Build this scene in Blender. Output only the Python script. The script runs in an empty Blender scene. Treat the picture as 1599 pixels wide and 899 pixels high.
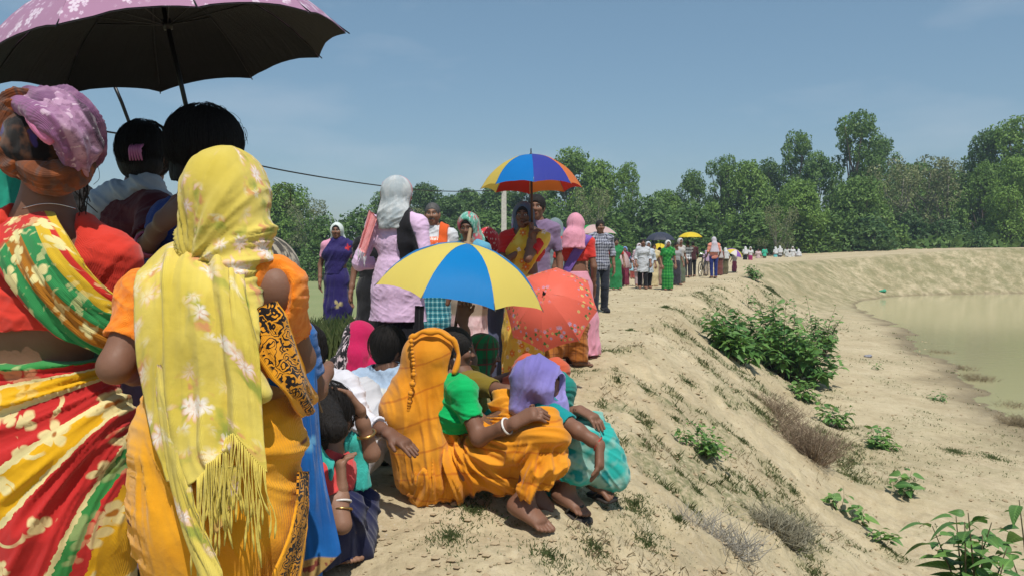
import bpy, math, random
import numpy as np
from mathutils import Vector, Matrix

# ------------------------------------------------------------------ camera, sky, sun, exposure
SC = bpy.context.scene
COL = SC.collection
PW, PH, FPX = 1599.0, 899.0, 1230.0          # photograph size, focal length in its pixels
CAM_Z, HORIZON = 1.1, 392.0
PITCH = math.atan((PH/2 - HORIZON)/FPX)      # camera looks a little down
cam = bpy.data.cameras.new('camera'); cam_o = bpy.data.objects.new('camera', cam); COL.objects.link(cam_o)
cam.sensor_width = 36.0; cam.lens = 36.0*FPX/PW; cam.clip_end = 3000; cam.clip_start = 0.05
cam_o.location = (0, 0, CAM_Z); cam_o.rotation_euler = (math.pi/2 - PITCH, 0, 0)
SC.camera = cam_o
SUN_EL, SUN_AZ = 63.0, 166.0                 # azimuth clockwise from +Y (view direction); the sun stands behind the camera, a little right
W = bpy.data.worlds.new('World'); SC.world = W; W.use_nodes = True
_nt = W.node_tree; _bg = _nt.nodes['Background']
_sky = _nt.nodes.new('ShaderNodeTexSky'); _sky.sky_type = 'NISHITA'; _sky.sun_disc = False
_sky.sun_elevation = math.radians(SUN_EL); _sky.sun_rotation = math.radians(SUN_AZ)
_sky.air_density = 1.0; _sky.dust_density = 1.0; _sky.ozone_density = 2.0
_hsv = _nt.nodes.new('ShaderNodeHueSaturation'); _hsv.inputs['Saturation'].default_value = 1.08; _hsv.inputs['Value'].default_value = 1.0; _hsv.inputs['Hue'].default_value = 0.489
_tc = _nt.nodes.new('ShaderNodeTexCoord'); _mp = _nt.nodes.new('ShaderNodeMapping'); _mp.inputs['Scale'].default_value = (2.2, 2.2, 7.5)
_nz = _nt.nodes.new('ShaderNodeTexNoise'); _nz.inputs['Scale'].default_value = 1.7; _nz.inputs['Detail'].default_value = 6
_mr = _nt.nodes.new('ShaderNodeMapRange'); _mr.inputs[1].default_value = 0.52; _mr.inputs[2].default_value = 0.85; _mr.inputs[4].default_value = 0.28
_mx = _nt.nodes.new('ShaderNodeMix'); _mx.data_type = 'RGBA'; _mx.inputs[7].default_value = (7.6, 7.9, 8.4, 1)
L = _nt.links
_fl = _nt.nodes.new('ShaderNodeMix'); _fl.data_type = 'RGBA'; _fl.inputs[0].default_value = .30; _fl.inputs[7].default_value = (2.75, 4.25, 5.7, 1)   # even haze over the whole sky
L.new(_hsv.outputs[0], _fl.inputs[6])
L.new(_sky.outputs[0], _hsv.inputs['Color']); L.new(_tc.outputs['Generated'], _mp.inputs[0]); L.new(_mp.outputs[0], _nz.inputs['Vector'])
L.new(_nz.outputs[0], _mr.inputs[0]); L.new(_mr.outputs[0], _mx.inputs[0]); L.new(_fl.outputs[2], _mx.inputs[6]); L.new(_mx.outputs[2], _bg.inputs[0])
_bg.inputs[1].default_value = 0.099
sun = bpy.data.lights.new('sun', 'SUN'); sun.energy = 4.4; sun.angle = math.radians(0.6); sun.color = (1.0, 0.95, 0.87)
sun_o = bpy.data.objects.new('sun', sun); COL.objects.link(sun_o)
_e, _a = math.radians(SUN_EL), math.radians(SUN_AZ)
SUN_DIR = Vector((math.cos(_e)*math.sin(_a), math.cos(_e)*math.cos(_a), math.sin(_e)))
sun_o.rotation_euler = SUN_DIR.to_track_quat('Z', 'Y').to_euler(); sun_o.location = (8, -4, 20)
SC.view_settings.view_transform = 'Standard'; SC.view_settings.look = 'None'
SC.view_settings.exposure = 0.0; SC.view_settings.gamma = 1.0; SC.view_settings.use_curve_mapping = False
SC.render.engine = 'CYCLES'

rng = np.random.default_rng(7); random.seed(7)
A = np.asarray
def V3(*a): return np.array(a, float)
def unit(v): v = A(v, float); return v/(np.linalg.norm(v)+1e-9)

def P(px, py, d):
    """photo pixel + distance along the view (world Y) -> world point"""
    x = (px-PW/2)/FPX; y = (PH/2-py)/FPX
    c, s = math.cos(PITCH), math.sin(PITCH)
    dy = c + y*s; dz = -s + y*c
    k = d/dy
    return V3(x*k, d, CAM_Z + dz*k)

# ------------------------------------------------------------------ noise
def _hash(ix, iy, iz, seed):
    h = (ix.astype(np.int64)*374761393 + iy.astype(np.int64)*668265263 + iz.astype(np.int64)*2147483647 + seed*974711) & 0xffffffff
    h = ((h ^ (h >> 13))*1274126177) & 0xffffffff
    h = ((h ^ (h >> 16))*2246822519) & 0xffffffff
    return ((h ^ (h >> 15)) & 0xffffff)/float(0xffffff)
def noise(p, scale=1.0, seed=0):
    p = A(p, float)*scale
    i = np.floor(p); f = p-i; f = f*f*(3-2*f); i = i.astype(np.int64)
    r = 0
    for dx in (0, 1):
        wx = f[..., 0] if dx else 1-f[..., 0]
        for dy in (0, 1):
            wy = f[..., 1] if dy else 1-f[..., 1]
            for dz in (0, 1):
                wz = f[..., 2] if dz else 1-f[..., 2]
                r = r + wx*wy*wz*_hash(i[..., 0]+dx, i[..., 1]+dy, i[..., 2]+dz, seed)
    return r*2-1
def fbm(p, scale=1.0, oct=4, seed=0, gain=.5):
    r = 0; a = 1; t = 0
    for o in range(oct):
        r = r + a*noise(p, scale, seed+o*17); t += a; a *= gain; scale *= 2.03
    return r/t
def sstep(a, b, x):
    t = np.clip((x-a)/(b-a), 0, 1); return t*t*(3-2*t)

# ------------------------------------------------------------------ objects
def mesh_of(name, v, f, smooth=True, attrs=None):
    me = bpy.data.meshes.new(name)
    v = A(v, np.float32)
    if isinstance(f, np.ndarray):
        n, k = f.shape
        me.vertices.add(len(v)); me.vertices.foreach_set('co', v.ravel())
        me.loops.add(n*k); me.loops.foreach_set('vertex_index', f.ravel().astype(np.int32))
        me.polygons.add(n); me.polygons.foreach_set('loop_start', np.arange(0, n*k, k, dtype=np.int32))
        me.update(calc_edges=True)
    else:
        me.from_pydata(v.tolist(), [], f)
    me.validate()
    if smooth: me.polygons.foreach_set('use_smooth', np.ones(len(me.polygons), bool))
    for k, a in (attrs or {}).items():
        a = A(a, np.float32)
        if a.ndim == 1: at = me.attributes.new(k, 'FLOAT', 'POINT'); at.data.foreach_set('value', a)
        elif a.shape[1] == 3: at = me.attributes.new(k, 'FLOAT_VECTOR', 'POINT'); at.data.foreach_set('vector', a.ravel())
    return me
def obj(name, me, mat=None, parent=None):
    o = bpy.data.objects.new(name, me); COL.objects.link(o)
    if mat is not None and me is not None:
        if not me.materials: me.materials.append(mat)
    if parent is not None: o.parent = parent
    return o
def tag(o, label=None, cat=None, group=None, kind=None):
    if label: o['label'] = label
    if cat: o['category'] = cat
    if group: o['group'] = group
    if kind: o['kind'] = kind
    return o
def thing(name, label, cat, loc=(0, 0, 0), rz=0.0, group=None):
    o = obj(name, None); o.location = tuple(float(q) for q in loc); o.rotation_euler = (0, 0, rz)
    return tag(o, label, cat, group)
def copy_tree(o, parent=None):
    c = o.copy(); COL.objects.link(c); c.parent = parent
    for ch in list(o.children): copy_tree(ch, c)
    return c

def tube(pts, rad, n=8, cap=True):
    """tapered tube through points -> verts, faces"""
    pts = A(pts, float); rad = np.broadcast_to(A(rad, float), (len(pts),))
    t = np.gradient(pts, axis=0); t /= np.linalg.norm(t, axis=1)[:, None]+1e-9
    ref = V3(0, 0, 1) if abs(t[0][2]) < .9 else V3(1, 0, 0)
    vs = []; fs = []
    u = unit(np.cross(t[0], ref))
    for i in range(len(pts)):
        u = unit(u - t[i]*np.dot(u, t[i])); w = np.cross(t[i], u)
        for k in range(n):
            a = 2*math.pi*k/n; vs.append(pts[i]+rad[i]*(math.cos(a)*u+math.sin(a)*w))
    for i in range(len(pts)-1):
        for k in range(n):
            a, b = i*n+k, i*n+(k+1) % n
            fs.append((a, b, b+n, a+n))
    if cap:
        fs.append(tuple(range(n-1, -1, -1))); fs.append(tuple((len(pts)-1)*n+k for k in range(n)))
    return vs, fs
class MB:
    """collects pieces of ONE part"""
    def __init__(s): s.v = []; s.f = []
    def add(s, vf):
        o = len(s.v); s.v.extend([tuple(q) for q in vf[0]]); s.f.extend([tuple(i+o for i in q) for q in vf[1]]); return s
    def build(s, name, mat, parent=None, smooth=True, base=None):
        v = A(s.v, float)
        if base is not None: v = v-A(base)
        return obj(name, mesh_of(name, v, s.f, smooth), mat, parent)
def smooth_path(pts, n=24):
    """catmull-rom through points"""
    pts = A(pts, float); m = len(pts)
    q = np.vstack([2*pts[0]-pts[1], pts, 2*pts[-1]-pts[-2]])
    out = []
    for t in np.linspace(0, m-1, n):
        i = min(int(t), m-2); f = t-i
        p0, p1, p2, p3 = q[i], q[i+1], q[i+2], q[i+3]
        out.append(.5*((2*p1)+(-p0+p2)*f+(2*p0-5*p1+4*p2-p3)*f*f+(-p0+3*p1-3*p2+p3)*f**3))
    return A(out)

# ------------------------------------------------------------------ material helpers
class NT:
    def __init__(s, name):
        s.m = bpy.data.materials.new(name); s.m.use_nodes = True; s.t = s.m.node_tree
        s.b = s.t.nodes['Principled BSDF']; s.out = s.t.nodes['Material Output']
    def n(s, k): return s.t.nodes.new(k)
    def l(s, a, b): s.t.links.new(a, b)
    def put(s, sock, v):
        if isinstance(v, bpy.types.NodeSocket): s.l(v, sock)
        elif v is not None:
            if isinstance(v, (tuple, list)) and sock.type == 'RGBA' and len(v) == 3: v = (*v, 1)
            sock.default_value = v
    def attr(s, name, out='Vector'):
        a = s.n('ShaderNodeAttribute'); a.attribute_name = name; return a.outputs[out]
    def coord(s, out='Object'): return s.n('ShaderNodeTexCoord').outputs[out]
    def math(s, op, a, b=None, c=None, clamp=False):
        q = s.n('ShaderNodeMath'); q.operation = op; q.use_clamp = clamp
        s.put(q.inputs[0], a); s.put(q.inputs[1], b)
        if c is not None: s.put(q.inputs[2], c)
        return q.outputs[0]
    def vmath(s, op, a, b=None, out=0):
        q = s.n('ShaderNodeVectorMath'); q.operation = op; s.put(q.inputs[0], a)
        if op == 'SCALE': s.put(q.inputs['Scale'], b)
        elif b is not None: s.put(q.inputs[1], b)
        return q.outputs[out]
    def sep(s, v): q = s.n('ShaderNodeSeparateXYZ'); s.l(v, q.inputs[0]); return q.outputs
    def comb(s, x, y, z=0.0):
        q = s.n('ShaderNodeCombineXYZ'); s.put(q.inputs[0], x); s.put(q.inputs[1], y); s.put(q.inputs[2], z); return q.outputs[0]
    def mix(s, f, a, b, mode='MIX'):
        q = s.n('ShaderNodeMix'); q.data_type = 'RGBA'; q.blend_type = mode
        s.put(q.inputs[0], f); s.put(q.inputs[6], a); s.put(q.inputs[7], b); return q.outputs[2]
    def noise(s, v, scale=5.0, detail=3.0, rough=.5, out=0):
        q = s.n('ShaderNodeTexNoise'); s.put(q.inputs['Vector'], v); q.inputs['Scale'].default_value = scale
        q.inputs['Detail'].default_value = detail; q.inputs['Roughness'].default_value = rough; return q.outputs[out]
    def voro(s, v, scale=1.0, dim='2D', rand=1.0, feat='F1'):
        q = s.n('ShaderNodeTexVoronoi'); q.voronoi_dimensions = dim; q.feature = feat
        s.put(q.inputs['Vector'], v); q.inputs['Scale'].default_value = scale; q.inputs['Randomness'].default_value = rand; return q.outputs
    def ramp(s, f, stops, const=False):
        q = s.n('ShaderNodeValToRGB'); cr = q.color_ramp; cr.interpolation = 'CONSTANT' if const else 'LINEAR'
        while len(cr.elements) < len(stops): cr.elements.new(.5)
        for e, (p, c) in zip(cr.elements, stops): e.position = p
        for e, (p, c) in zip(cr.elements, stops):
            e.position = p; e.color = (*c, 1) if len(c) == 3 else c
        s.put(q.inputs[0], f); return q.outputs[0]
    def mapr(s, v, a, b, c=0.0, d=1.0):
        q = s.n('ShaderNodeMapRange'); s.put(q.inputs[0], v)
        for i, x in enumerate((a, b, c, d)): q.inputs[i+1].default_value = x
        return q.outputs[0]
    def bump(s, h, strength=.3, dist=.01):
        q = s.n('ShaderNodeBump'); q.inputs['Strength'].default_value = strength; q.inputs['Distance'].default_value = dist
        s.l(h, q.inputs['Height']); s.l(q.outputs[0], s.b.inputs['Normal']); return q.outputs[0]
    def fin(s, col=None, rough=.6, spec=.3, sheen=0.0):
        if col is not None: s.put(s.b.inputs['Base Color'], col)
        s.put(s.b.inputs['Roughness'], rough); s.b.inputs['Specular IOR Level'].default_value = spec
        if sheen: s.b.inputs['Sheen Weight'].default_value = sheen; s.b.inputs['Sheen Roughness'].default_value = .5
        return s.m
    def translucent(s, col, fac=.3):
        t = s.n('ShaderNodeBsdfTranslucent'); s.put(t.inputs[0], col)
        m = s.n('ShaderNodeMixShader'); m.inputs[0].default_value = fac
        s.l(s.b.outputs[0], m.inputs[1]); s.l(t.outputs[0], m.inputs[2]); s.l(m.outputs[0], s.out.inputs[0])
def lin(r, g, b):
    """display colour (0-255) -> scene colour"""
    f = lambda c: (c/255.0/12.92) if c/255.0 <= .04045 else ((c/255.0+.055)/1.055)**2.4
    return (f(r), f(g), f(b))
# ------------------------------------------------------------------ terrain
CREST = A([(-1.6, -6), (-.55, 0), (.02, 3), (.38, 5), (.95, 8), (1.7, 10.6), (3.15, 16), (5.7, 23), (8.8, 31), (10.7, 36),
           (14.6, 45), (21, 53.5), (30, 58), (45, 59.8), (90, 61), (200, 62)], float)     # pond-side edge of the embankment top
CREST = smooth_path(CREST, 160)
CREST_Z = sstep(36, 46, CREST[:, 1])*.45 + sstep(18, 40, CREST[:, 0])*.9
WATER_Z = -1.86
def edge_dist(x, y):
    """signed distance to the crest edge (+ towards the pond), Y along it and crest height there"""
    x = A(x, float).ravel(); y = A(y, float).ravel()
    best = np.full(len(x), 1e9); sg = np.zeros(len(x)); cz = np.zeros(len(x)); yy = np.zeros(len(x))
    for i in range(len(CREST)-1):
        a, b = CREST[i], CREST[i+1]; d = b-a; l2 = d@d
        t = np.clip(((x-a[0])*d[0]+(y-a[1])*d[1])/l2, 0, 1)
        qx, qy = a[0]+t*d[0], a[1]+t*d[1]
        r = (x-qx)**2+(y-qy)**2
        m = r < best
        best = np.where(m, r, best)
        sg = np.where(m, np.sign((x-a[0])*d[1]-(y-a[1])*d[0]), sg)
        cz = np.where(m, CREST_Z[i]*(1-t)+CREST_Z[i+1]*t, cz); yy = np.where(m, qy, yy)
    return np.sqrt(best)*np.where(sg == 0, 1, sg), cz, yy
def land(x, y, detail=True):
    sh = np.shape(x); x = A(x, float).ravel(); y = A(y, float).ravel()
    s, cz, cy = edge_dist(x, y)
    p = np.stack([x, y, np.zeros_like(x)], 1)
    s2 = s + .28*fbm(p, .35, 3, 5)*sstep(2, 9, y+4)
    wide = 4.6 + 8*sstep(38, 55, cy)
    z = cz.copy()
    fall = -1.58 - cz
    w0 = 2.75 + 1.0*sstep(30, 50, cy)
    t = np.clip(s2/w0, 0, 1)
    z += fall*(.55*t*t*(3-2*t)+.45*np.clip((s2-.1)/w0, 0, 1))
    sw = 7.15 - 2.75*sstep(30, 52, cy) + .30*fbm(p, .28, 3, 9)
    z += -.36*np.clip((s2-w0)/(sw-w0), 0, 1) - .7*sstep(0, 1, (s2-sw)/3.0) - .05*sstep(0, .25, s2-sw)
    l = np.clip((-s2-wide)/3.5, 0, 1)
    z += (-1.15-cz)*l*l*(3-2*l)
    z -= .2*sstep(-.25, -.75, x)*sstep(3.0, 2.2, y)*sstep(-4, 0, y)          # the near women stand in a dip
    z += .05*np.exp(-(((x+.25)/.35)**2+((y-3.4)/.3)**2))
    if detail:
        nearw = 1/(1+np.maximum(y, 0)*.03)
        slope = sstep(-.5, .4, s)*(1-sstep(w0, w0+1.2, s))
        z += .05*fbm(p, .9, 3, 21)*(1-l*.5)
        z += nearw*(.020*fbm(p, 4.2, 4, 31) + .016*fbm(p, 13, 4, 41, .6))
        # trampled footprints along the path
        cell = noise(p, 3.4, 47); z -= nearw*.022*sstep(.42, .62, cell)*(s < .8)*sstep(-5, -4, s)
        z += slope*(.08*fbm(p, 2.3, 4, 51, .6) + .045*fbm(p, 7, 4, 61, .6))
        # rills that run down the slope
        q = np.stack([cy*1.0, s*.35, 0*s], 1)
        z -= slope*.07*np.maximum(0, fbm(q, 2.4, 3, 71)-.05)
        far = sstep(20, 40, s*0+cy)*slope
        z += far*.10*fbm(p, .8, 3, 81)
    return z.reshape(sh)
def gz(x, y): return float(land(A([x]), A([y]))[0])
def tilt(x, y):
    """ground height and slope round a point"""
    e = .15; z = land(A([x, x+e, x, x-e, x]), A([y, y, y+e, y, y-e])); return z[0], (z[1]-z[3])/(2*e), (z[2]-z[4])/(2*e)
VEG_SEED = 91
def veg_mask(x, y):
    """where low green cover grows (0..1)"""
    sh = np.shape(x); x = A(x, float).ravel(); y = A(y, float).ravel()
    s, cz, cy = edge_dist(x, y)
    p = np.stack([x, y, 0*x], 1)
    m = sstep(-.08, .36, fbm(p, 1.1, 4, VEG_SEED)+.3*fbm(p, 5, 2, VEG_SEED+3))
    zone = 1.0*sstep(-.5, .4, s)*(1-sstep(2.4, 3.8, s)) + .12*sstep(-1.6, 0, s)*(s < .5) + .30*(s > 3)
    # the green patch in front of the seated women and one on the slope
    zone += 1.0*np.exp(-(((x-.13)/.22)**2+((y-3.15)/.28)**2)) + 1.2*np.exp(-(((x-.3)/.22)**2+((y-2.7)/.2)**2))
    return np.clip(m*zone, 0, 1).reshape(sh)

def build_ground():
    az = np.concatenate([np.linspace(-180, -48, 34)[:-1], np.linspace(-48, 48, 620), np.linspace(48, 180, 34)[1:]])
    az = np.radians(az)
    r = np.concatenate([np.linspace(.3, 1.2, 8)[:-1], 1.2*np.exp(np.linspace(0, math.log(140/1.2), 640)), [180, 260, 400, 700, 1200, 2200]])
    R, T = np.meshgrid(r, az, indexing='ij')
    X = R*np.sin(T); Y = R*np.cos(T)
    Z = land(X, Y)
    n, m = X.shape
    v = np.stack([X, Y, Z], -1).reshape(-1, 3)
    i = np.arange((n-1)*(m-1)); a = (i//(m-1))*m + i % (m-1)
    f = np.stack([a, a+1, a+m+1, a+m], 1)[:, ::-1]
    s, cz, cy = edge_dist(v[:, 0], v[:, 1])
    vm = veg_mask(v[:, 0], v[:, 1])
    wet = sstep(.10, -.02, v[:, 2]-WATER_Z)*(s > 1)
    left = sstep(-4.4-7*sstep(38, 55, cy), -6.5-7*sstep(38, 55, cy), s)
    farb = sstep(30, 48, cy)*sstep(-.5, .3, s)
    me = mesh_of('ground', v, np.ascontiguousarray(f), True, {'veg': vm, 'wet': wet, 'left': left, 'farb': farb})
    n_ = NT('sandy_earth'); c = n_.coord()
    big = n_.noise(c, .55, 5, .6); mid = n_.noise(c, 3.2, 6, .65); fine = n_.noise(c, 34, 5, .7); vf = n_.noise(c, 160, 3, .7)
    col = n_.ramp(big, [(.3, (.40, .325, .195)), (.5, (.485, .405, .255)), (.72, (.55, .465, .305))])
    col = n_.mix(n_.mapr(mid, .42, .72, 0, .55), col, (.33, .25, .15))
    col = n_.mix(n_.mapr(fine, .5, .78, 0, .5), col, (.56, .47, .33))
    col = n_.mix(n_.mapr(fine, .46, .22, 0, .55), col, (.22, .165, .10))
    col = n_.mix(n_.mapr(vf, .6, .8, 0, .5), col, (.19, .15, .095))
    ft = n_.noise(c, 7.5, 5, .7); col = n_.mix(n_.mapr(ft, .52, .68, 0, .42), col, (.30, .25, .155)); col = n_.mix(n_.mapr(ft, .46, .30, 0, .4), col, (.60, .52, .37))
    pe = n_.voro(c, 26, '3D')
    col = n_.mix(n_.math('MULTIPLY', n_.mapr(pe[0], .16, .05), n_.mapr(mid, .5, .6)), col, (.5, .45, .38))
    gn = n_.noise(c, 22, 4, .7)
    vg = n_.attr('veg', 'Fac')
    gcol = n_.mix(n_.noise(c, 9, 3), (.10, .125, .05), (.21, .20, .10))
    vfac = n_.math('MULTIPLY', vg, n_.mapr(gn, .38, .62, 0, .95), clamp=True)
    col = n_.mix(vfac, col, gcol)
    fb = n_.math('MULTIPLY', n_.attr('farb', 'Fac'), n_.mapr(n_.noise(c, 1.3, 7, .8), .40, .58, 0, .9))
    col = n_.mix(fb, col, n_.mix(n_.noise(c, .5, 3), (.24, .20, .105), (.17, .18, .08)))
    lf = n_.attr('left', 'Fac')
    field = n_.mix(n_.noise(c, .25, 4), (.17, .22, .085), (.28, .29, .14))
    col = n_.mix(lf, col, field)
    col = n_.mix(n_.attr('wet', 'Fac'), col, (.19, .145, .08))
    n_.fin(col, n_.mapr(n_.attr('wet', 'Fac'), 0, 1, .95, .45), .2)
    hgt = n_.math('ADD', n_.math('MULTIPLY', fine, .7), n_.math('ADD', n_.math('MULTIPLY', vf, .25), n_.math('MULTIPLY', mid, .8)))
    n_.bump(hgt, .6, .03)
    tag(obj('ground', me, n_.m), kind='structure')
build_ground()

def build_water():
    v = [(2, 4, WATER_Z), (260, 4, WATER_Z), (260, 75, WATER_Z), (2, 75, WATER_Z)]
    n_ = NT('muddy_water'); c = n_.coord()
    mp = n_.n('ShaderNodeMapping'); mp.inputs['Scale'].default_value = (1, 2.6, 1); n_.l(c, mp.inputs[0])
    w = n_.noise(mp.outputs[0], 2.4, 4, .55)
    col = n_.mix(n_.noise(c, .12, 3), (.39, .36, .20), (.43, .395, .225))
    n_.fin(col, .09, .5); n_.b.inputs['IOR'].default_value = 1.33
    n_.bump(w, .10, .03)
    tag(obj('water', mesh_of('water', v, [(0, 1, 2, 3)], False), n_.m), kind='structure')
build_water()
# ------------------------------------------------------------------ leaves and trees
def leaf_cards(c, nrm, size, up=0.3, aspect=.55, seed=0):
    """diamond leaves (4 verts, 2 tris folded) at centres c, normals nrm"""
    g = np.random.default_rng(seed); n = len(c)
    a = g.normal(size=(n, 3)); a -= nrm*(a*nrm).sum(1)[:, None]; a /= np.linalg.norm(a, axis=1)[:, None]+1e-9
    b = np.cross(nrm, a)
    s = (A(size)*np.ones(n))[:, None]
    v = np.stack([c-a*s, c+b*s*aspect+nrm*s*.12, c+a*s, c-b*s*aspect+nrm*s*.12], 1).reshape(-1, 3)
    i = np.arange(n)*4
    f = np.stack([i, i+1, i+2, i+3], 1)
    return v, f
def foliage_mat(name, dark, light, spread=.5, trans=.3):
    n_ = NT(name)
    r = n_.attr('rnd', 'Fac')
    col = n_.mix(r, dark, light)
    ob = n_.n('ShaderNodeObjectInfo').outputs['Random']
    col = n_.mix(n_.math('MULTIPLY', ob, spread), col, tuple(q*1.35 for q in light[:2])+(light[2]*.8,))
    n_.fin(col, .55, .25)
    n_.translucent(col, trans)
    return n_.m
M_LEAF = foliage_mat('tree_leaves', (.055, .125, .034), (.18, .29, .075))
M_LEAF2 = foliage_mat('pale_tree_leaves', (.11, .145, .06), (.25, .27, .14), .3)
M_LEAF3 = foliage_mat('dark_tree_leaves', (.042, .10, .032), (.135, .225, .07), .4)
def bark_mat(name, a, b):
    n_ = NT(name); c = n_.coord(); n_.fin(n_.mix(n_.noise(c, 6, 4), a, b), .9, .15); n_.bump(n_.noise(c, 14, 4), .5, .03); return n_.m
M_BARK = bark_mat('bark', (.09, .07, .05), (.20, .165, .125))
M_PALEBARK = bark_mat('pale_bark', (.17, .155, .125), (.27, .25, .21))

def crown_mesh(name, lobes, per, size, seed, squash=.85):
    """leaf clumps spread over many uneven lobes: lobes = (centre, radius)"""
    g = np.random.default_rng(seed); C = []; N = []; S = []; Rn = []
    for (c, r) in lobes:
        n = int(per*(r*r))
        d = g.normal(size=(n, 3)); d /= np.linalg.norm(d, axis=1)[:, None]
        rad = r*(.72+.42*g.random(n)**.7)
        rad *= 1+.30*noise(d*2.3+A(c), 1.0, seed+5)
        p = d*rad[:, None]*A([1, 1, squash])+A(c)
        keep = noise(p, 1.7/max(r, .6), seed+9) > -.42
        nn = d+.9*g.normal(size=(n, 3))+V3(0, 0, .35); nn /= np.linalg.norm(nn, axis=1)[:, None]
        C.append(p[keep]); N.append(nn[keep]); S.append((size*(.55+.9*g.random(n)))[keep])
        Rn.append(np.clip(.5+.5*noise(p, .9, seed+2)+.3*g.normal(size=n), 0, 1)[keep])
    C, N, S, Rn = np.concatenate(C), np.concatenate(N), np.concatenate(S), np.concatenate(Rn)
    v, f = leaf_cards(C, N, S, seed=seed)
    return mesh_of(name, v, f, False, {'rnd': np.repeat(Rn, 4)})
def tree_proto(seed, h, spread, base=.18, style='full', size=.26, per=100):
    """local lobes and trunk of a tree of height h"""
    g = np.random.default_rng(seed); lobes = []; mb = MB()
    top = V3(g.normal()*.04*h, g.normal()*.04*h, h*.86)
    tr = smooth_path([V3(0, 0, -.4), V3(g.normal()*.02*h, g.normal()*.02*h, h*.35), top], 9)
    tk = .6 if style == 'sparse' else 1.0
    mb.add(tube(tr, np.linspace(h*.024, h*.006, 9)*tk, 7))
    n = {'full': 22, 'tall': 24, 'sparse': 15, 'bush': 12}[style]
    for i in range(n):
        t = base + (1-base)*(i+.5)/n
        prof = {'full': math.sin(math.pi*min(1, .18+.82*t))**.6, 'tall': .75*(1-.55*t)+.18, 'sparse': .55+.45*t, 'bush': (1-t*.7)}[style]
        a = i*2.4+g.random()*1.2; rr = spread*prof*(.35+.65*g.random())
        c = V3(math.cos(a)*rr, math.sin(a)*rr, h*t*.95)
        r = spread*(.26+.24*g.random())*(.75 if style == 'sparse' else 1)*(1-.25*t)
        if style == 'tall': r *= .95
        lobes.append((c, r))
        j = min(8, max(1, int(8*(t*.8)))); p0 = tr[j]
        mb.add(tube(smooth_path([p0-V3(0, 0, .1*h*(1-t)), (p0+c)/2+V3(0, 0, -.05*h), c], 5), np.linspace(h*.010, h*.003, 5)*tk, 5))
    lobes.append((top+V3(0, 0, h*.04), spread*.34))
    return lobes, mb
TREES = []
_proto = []
for k, (h, sp, st, mat, bark, per, size) in enumerate([
        (10, 3.6, 'full', M_LEAF, M_BARK, 620, .125), (12.5, 3.3, 'tall', M_LEAF, M_BARK, 620, .125), (9, 3.4, 'full', M_LEAF3, M_BARK, 600, .125),
        (8, 2.9, 'sparse', M_LEAF2, M_PALEBARK, 420, .09), (4.2, 2.7, 'bush', M_LEAF3, M_BARK, 500, .12), (11, 3.0, 'tall', M_LEAF3, M_BARK, 620, .12),
        (7.5, 3.3, 'full', M_LEAF, M_BARK, 620, .12)]):
    lb, mb = tree_proto(100+k, h, sp, {'sparse': .42, 'bush': .1}.get(st, .16), st)
    cm = crown_mesh('crown', lb, per, size, 200+k); cm.materials.append(mat)
    tm = mesh_of('trunk', mb.v, mb.f); tm.materials.append(bark)
    _proto.append((h, cm, tm))
def tree(kind, px, top_y, d, label, sx=1.0, base_z=-1.1, rz=None):
    """a tree whose top stands at photo height top_y"""
    h, cm, tm = _proto[kind]
    w = P(px, top_y, d); H = w[2]-base_z; s = H/h/.99
    g = thing({3: 'sparse_tree', 4: 'shrub'}.get(kind, 'tree'), label, 'shrub' if kind == 4 else 'tree', (w[0], d, base_z), random.random()*6.28 if rz is None else rz, 'trees beyond the embankment')
    g.scale = (s*sx, s*sx, s)
    obj('trunk', tm, None, g); obj('crown', cm, None, g)
    TREES.append(g)
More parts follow.
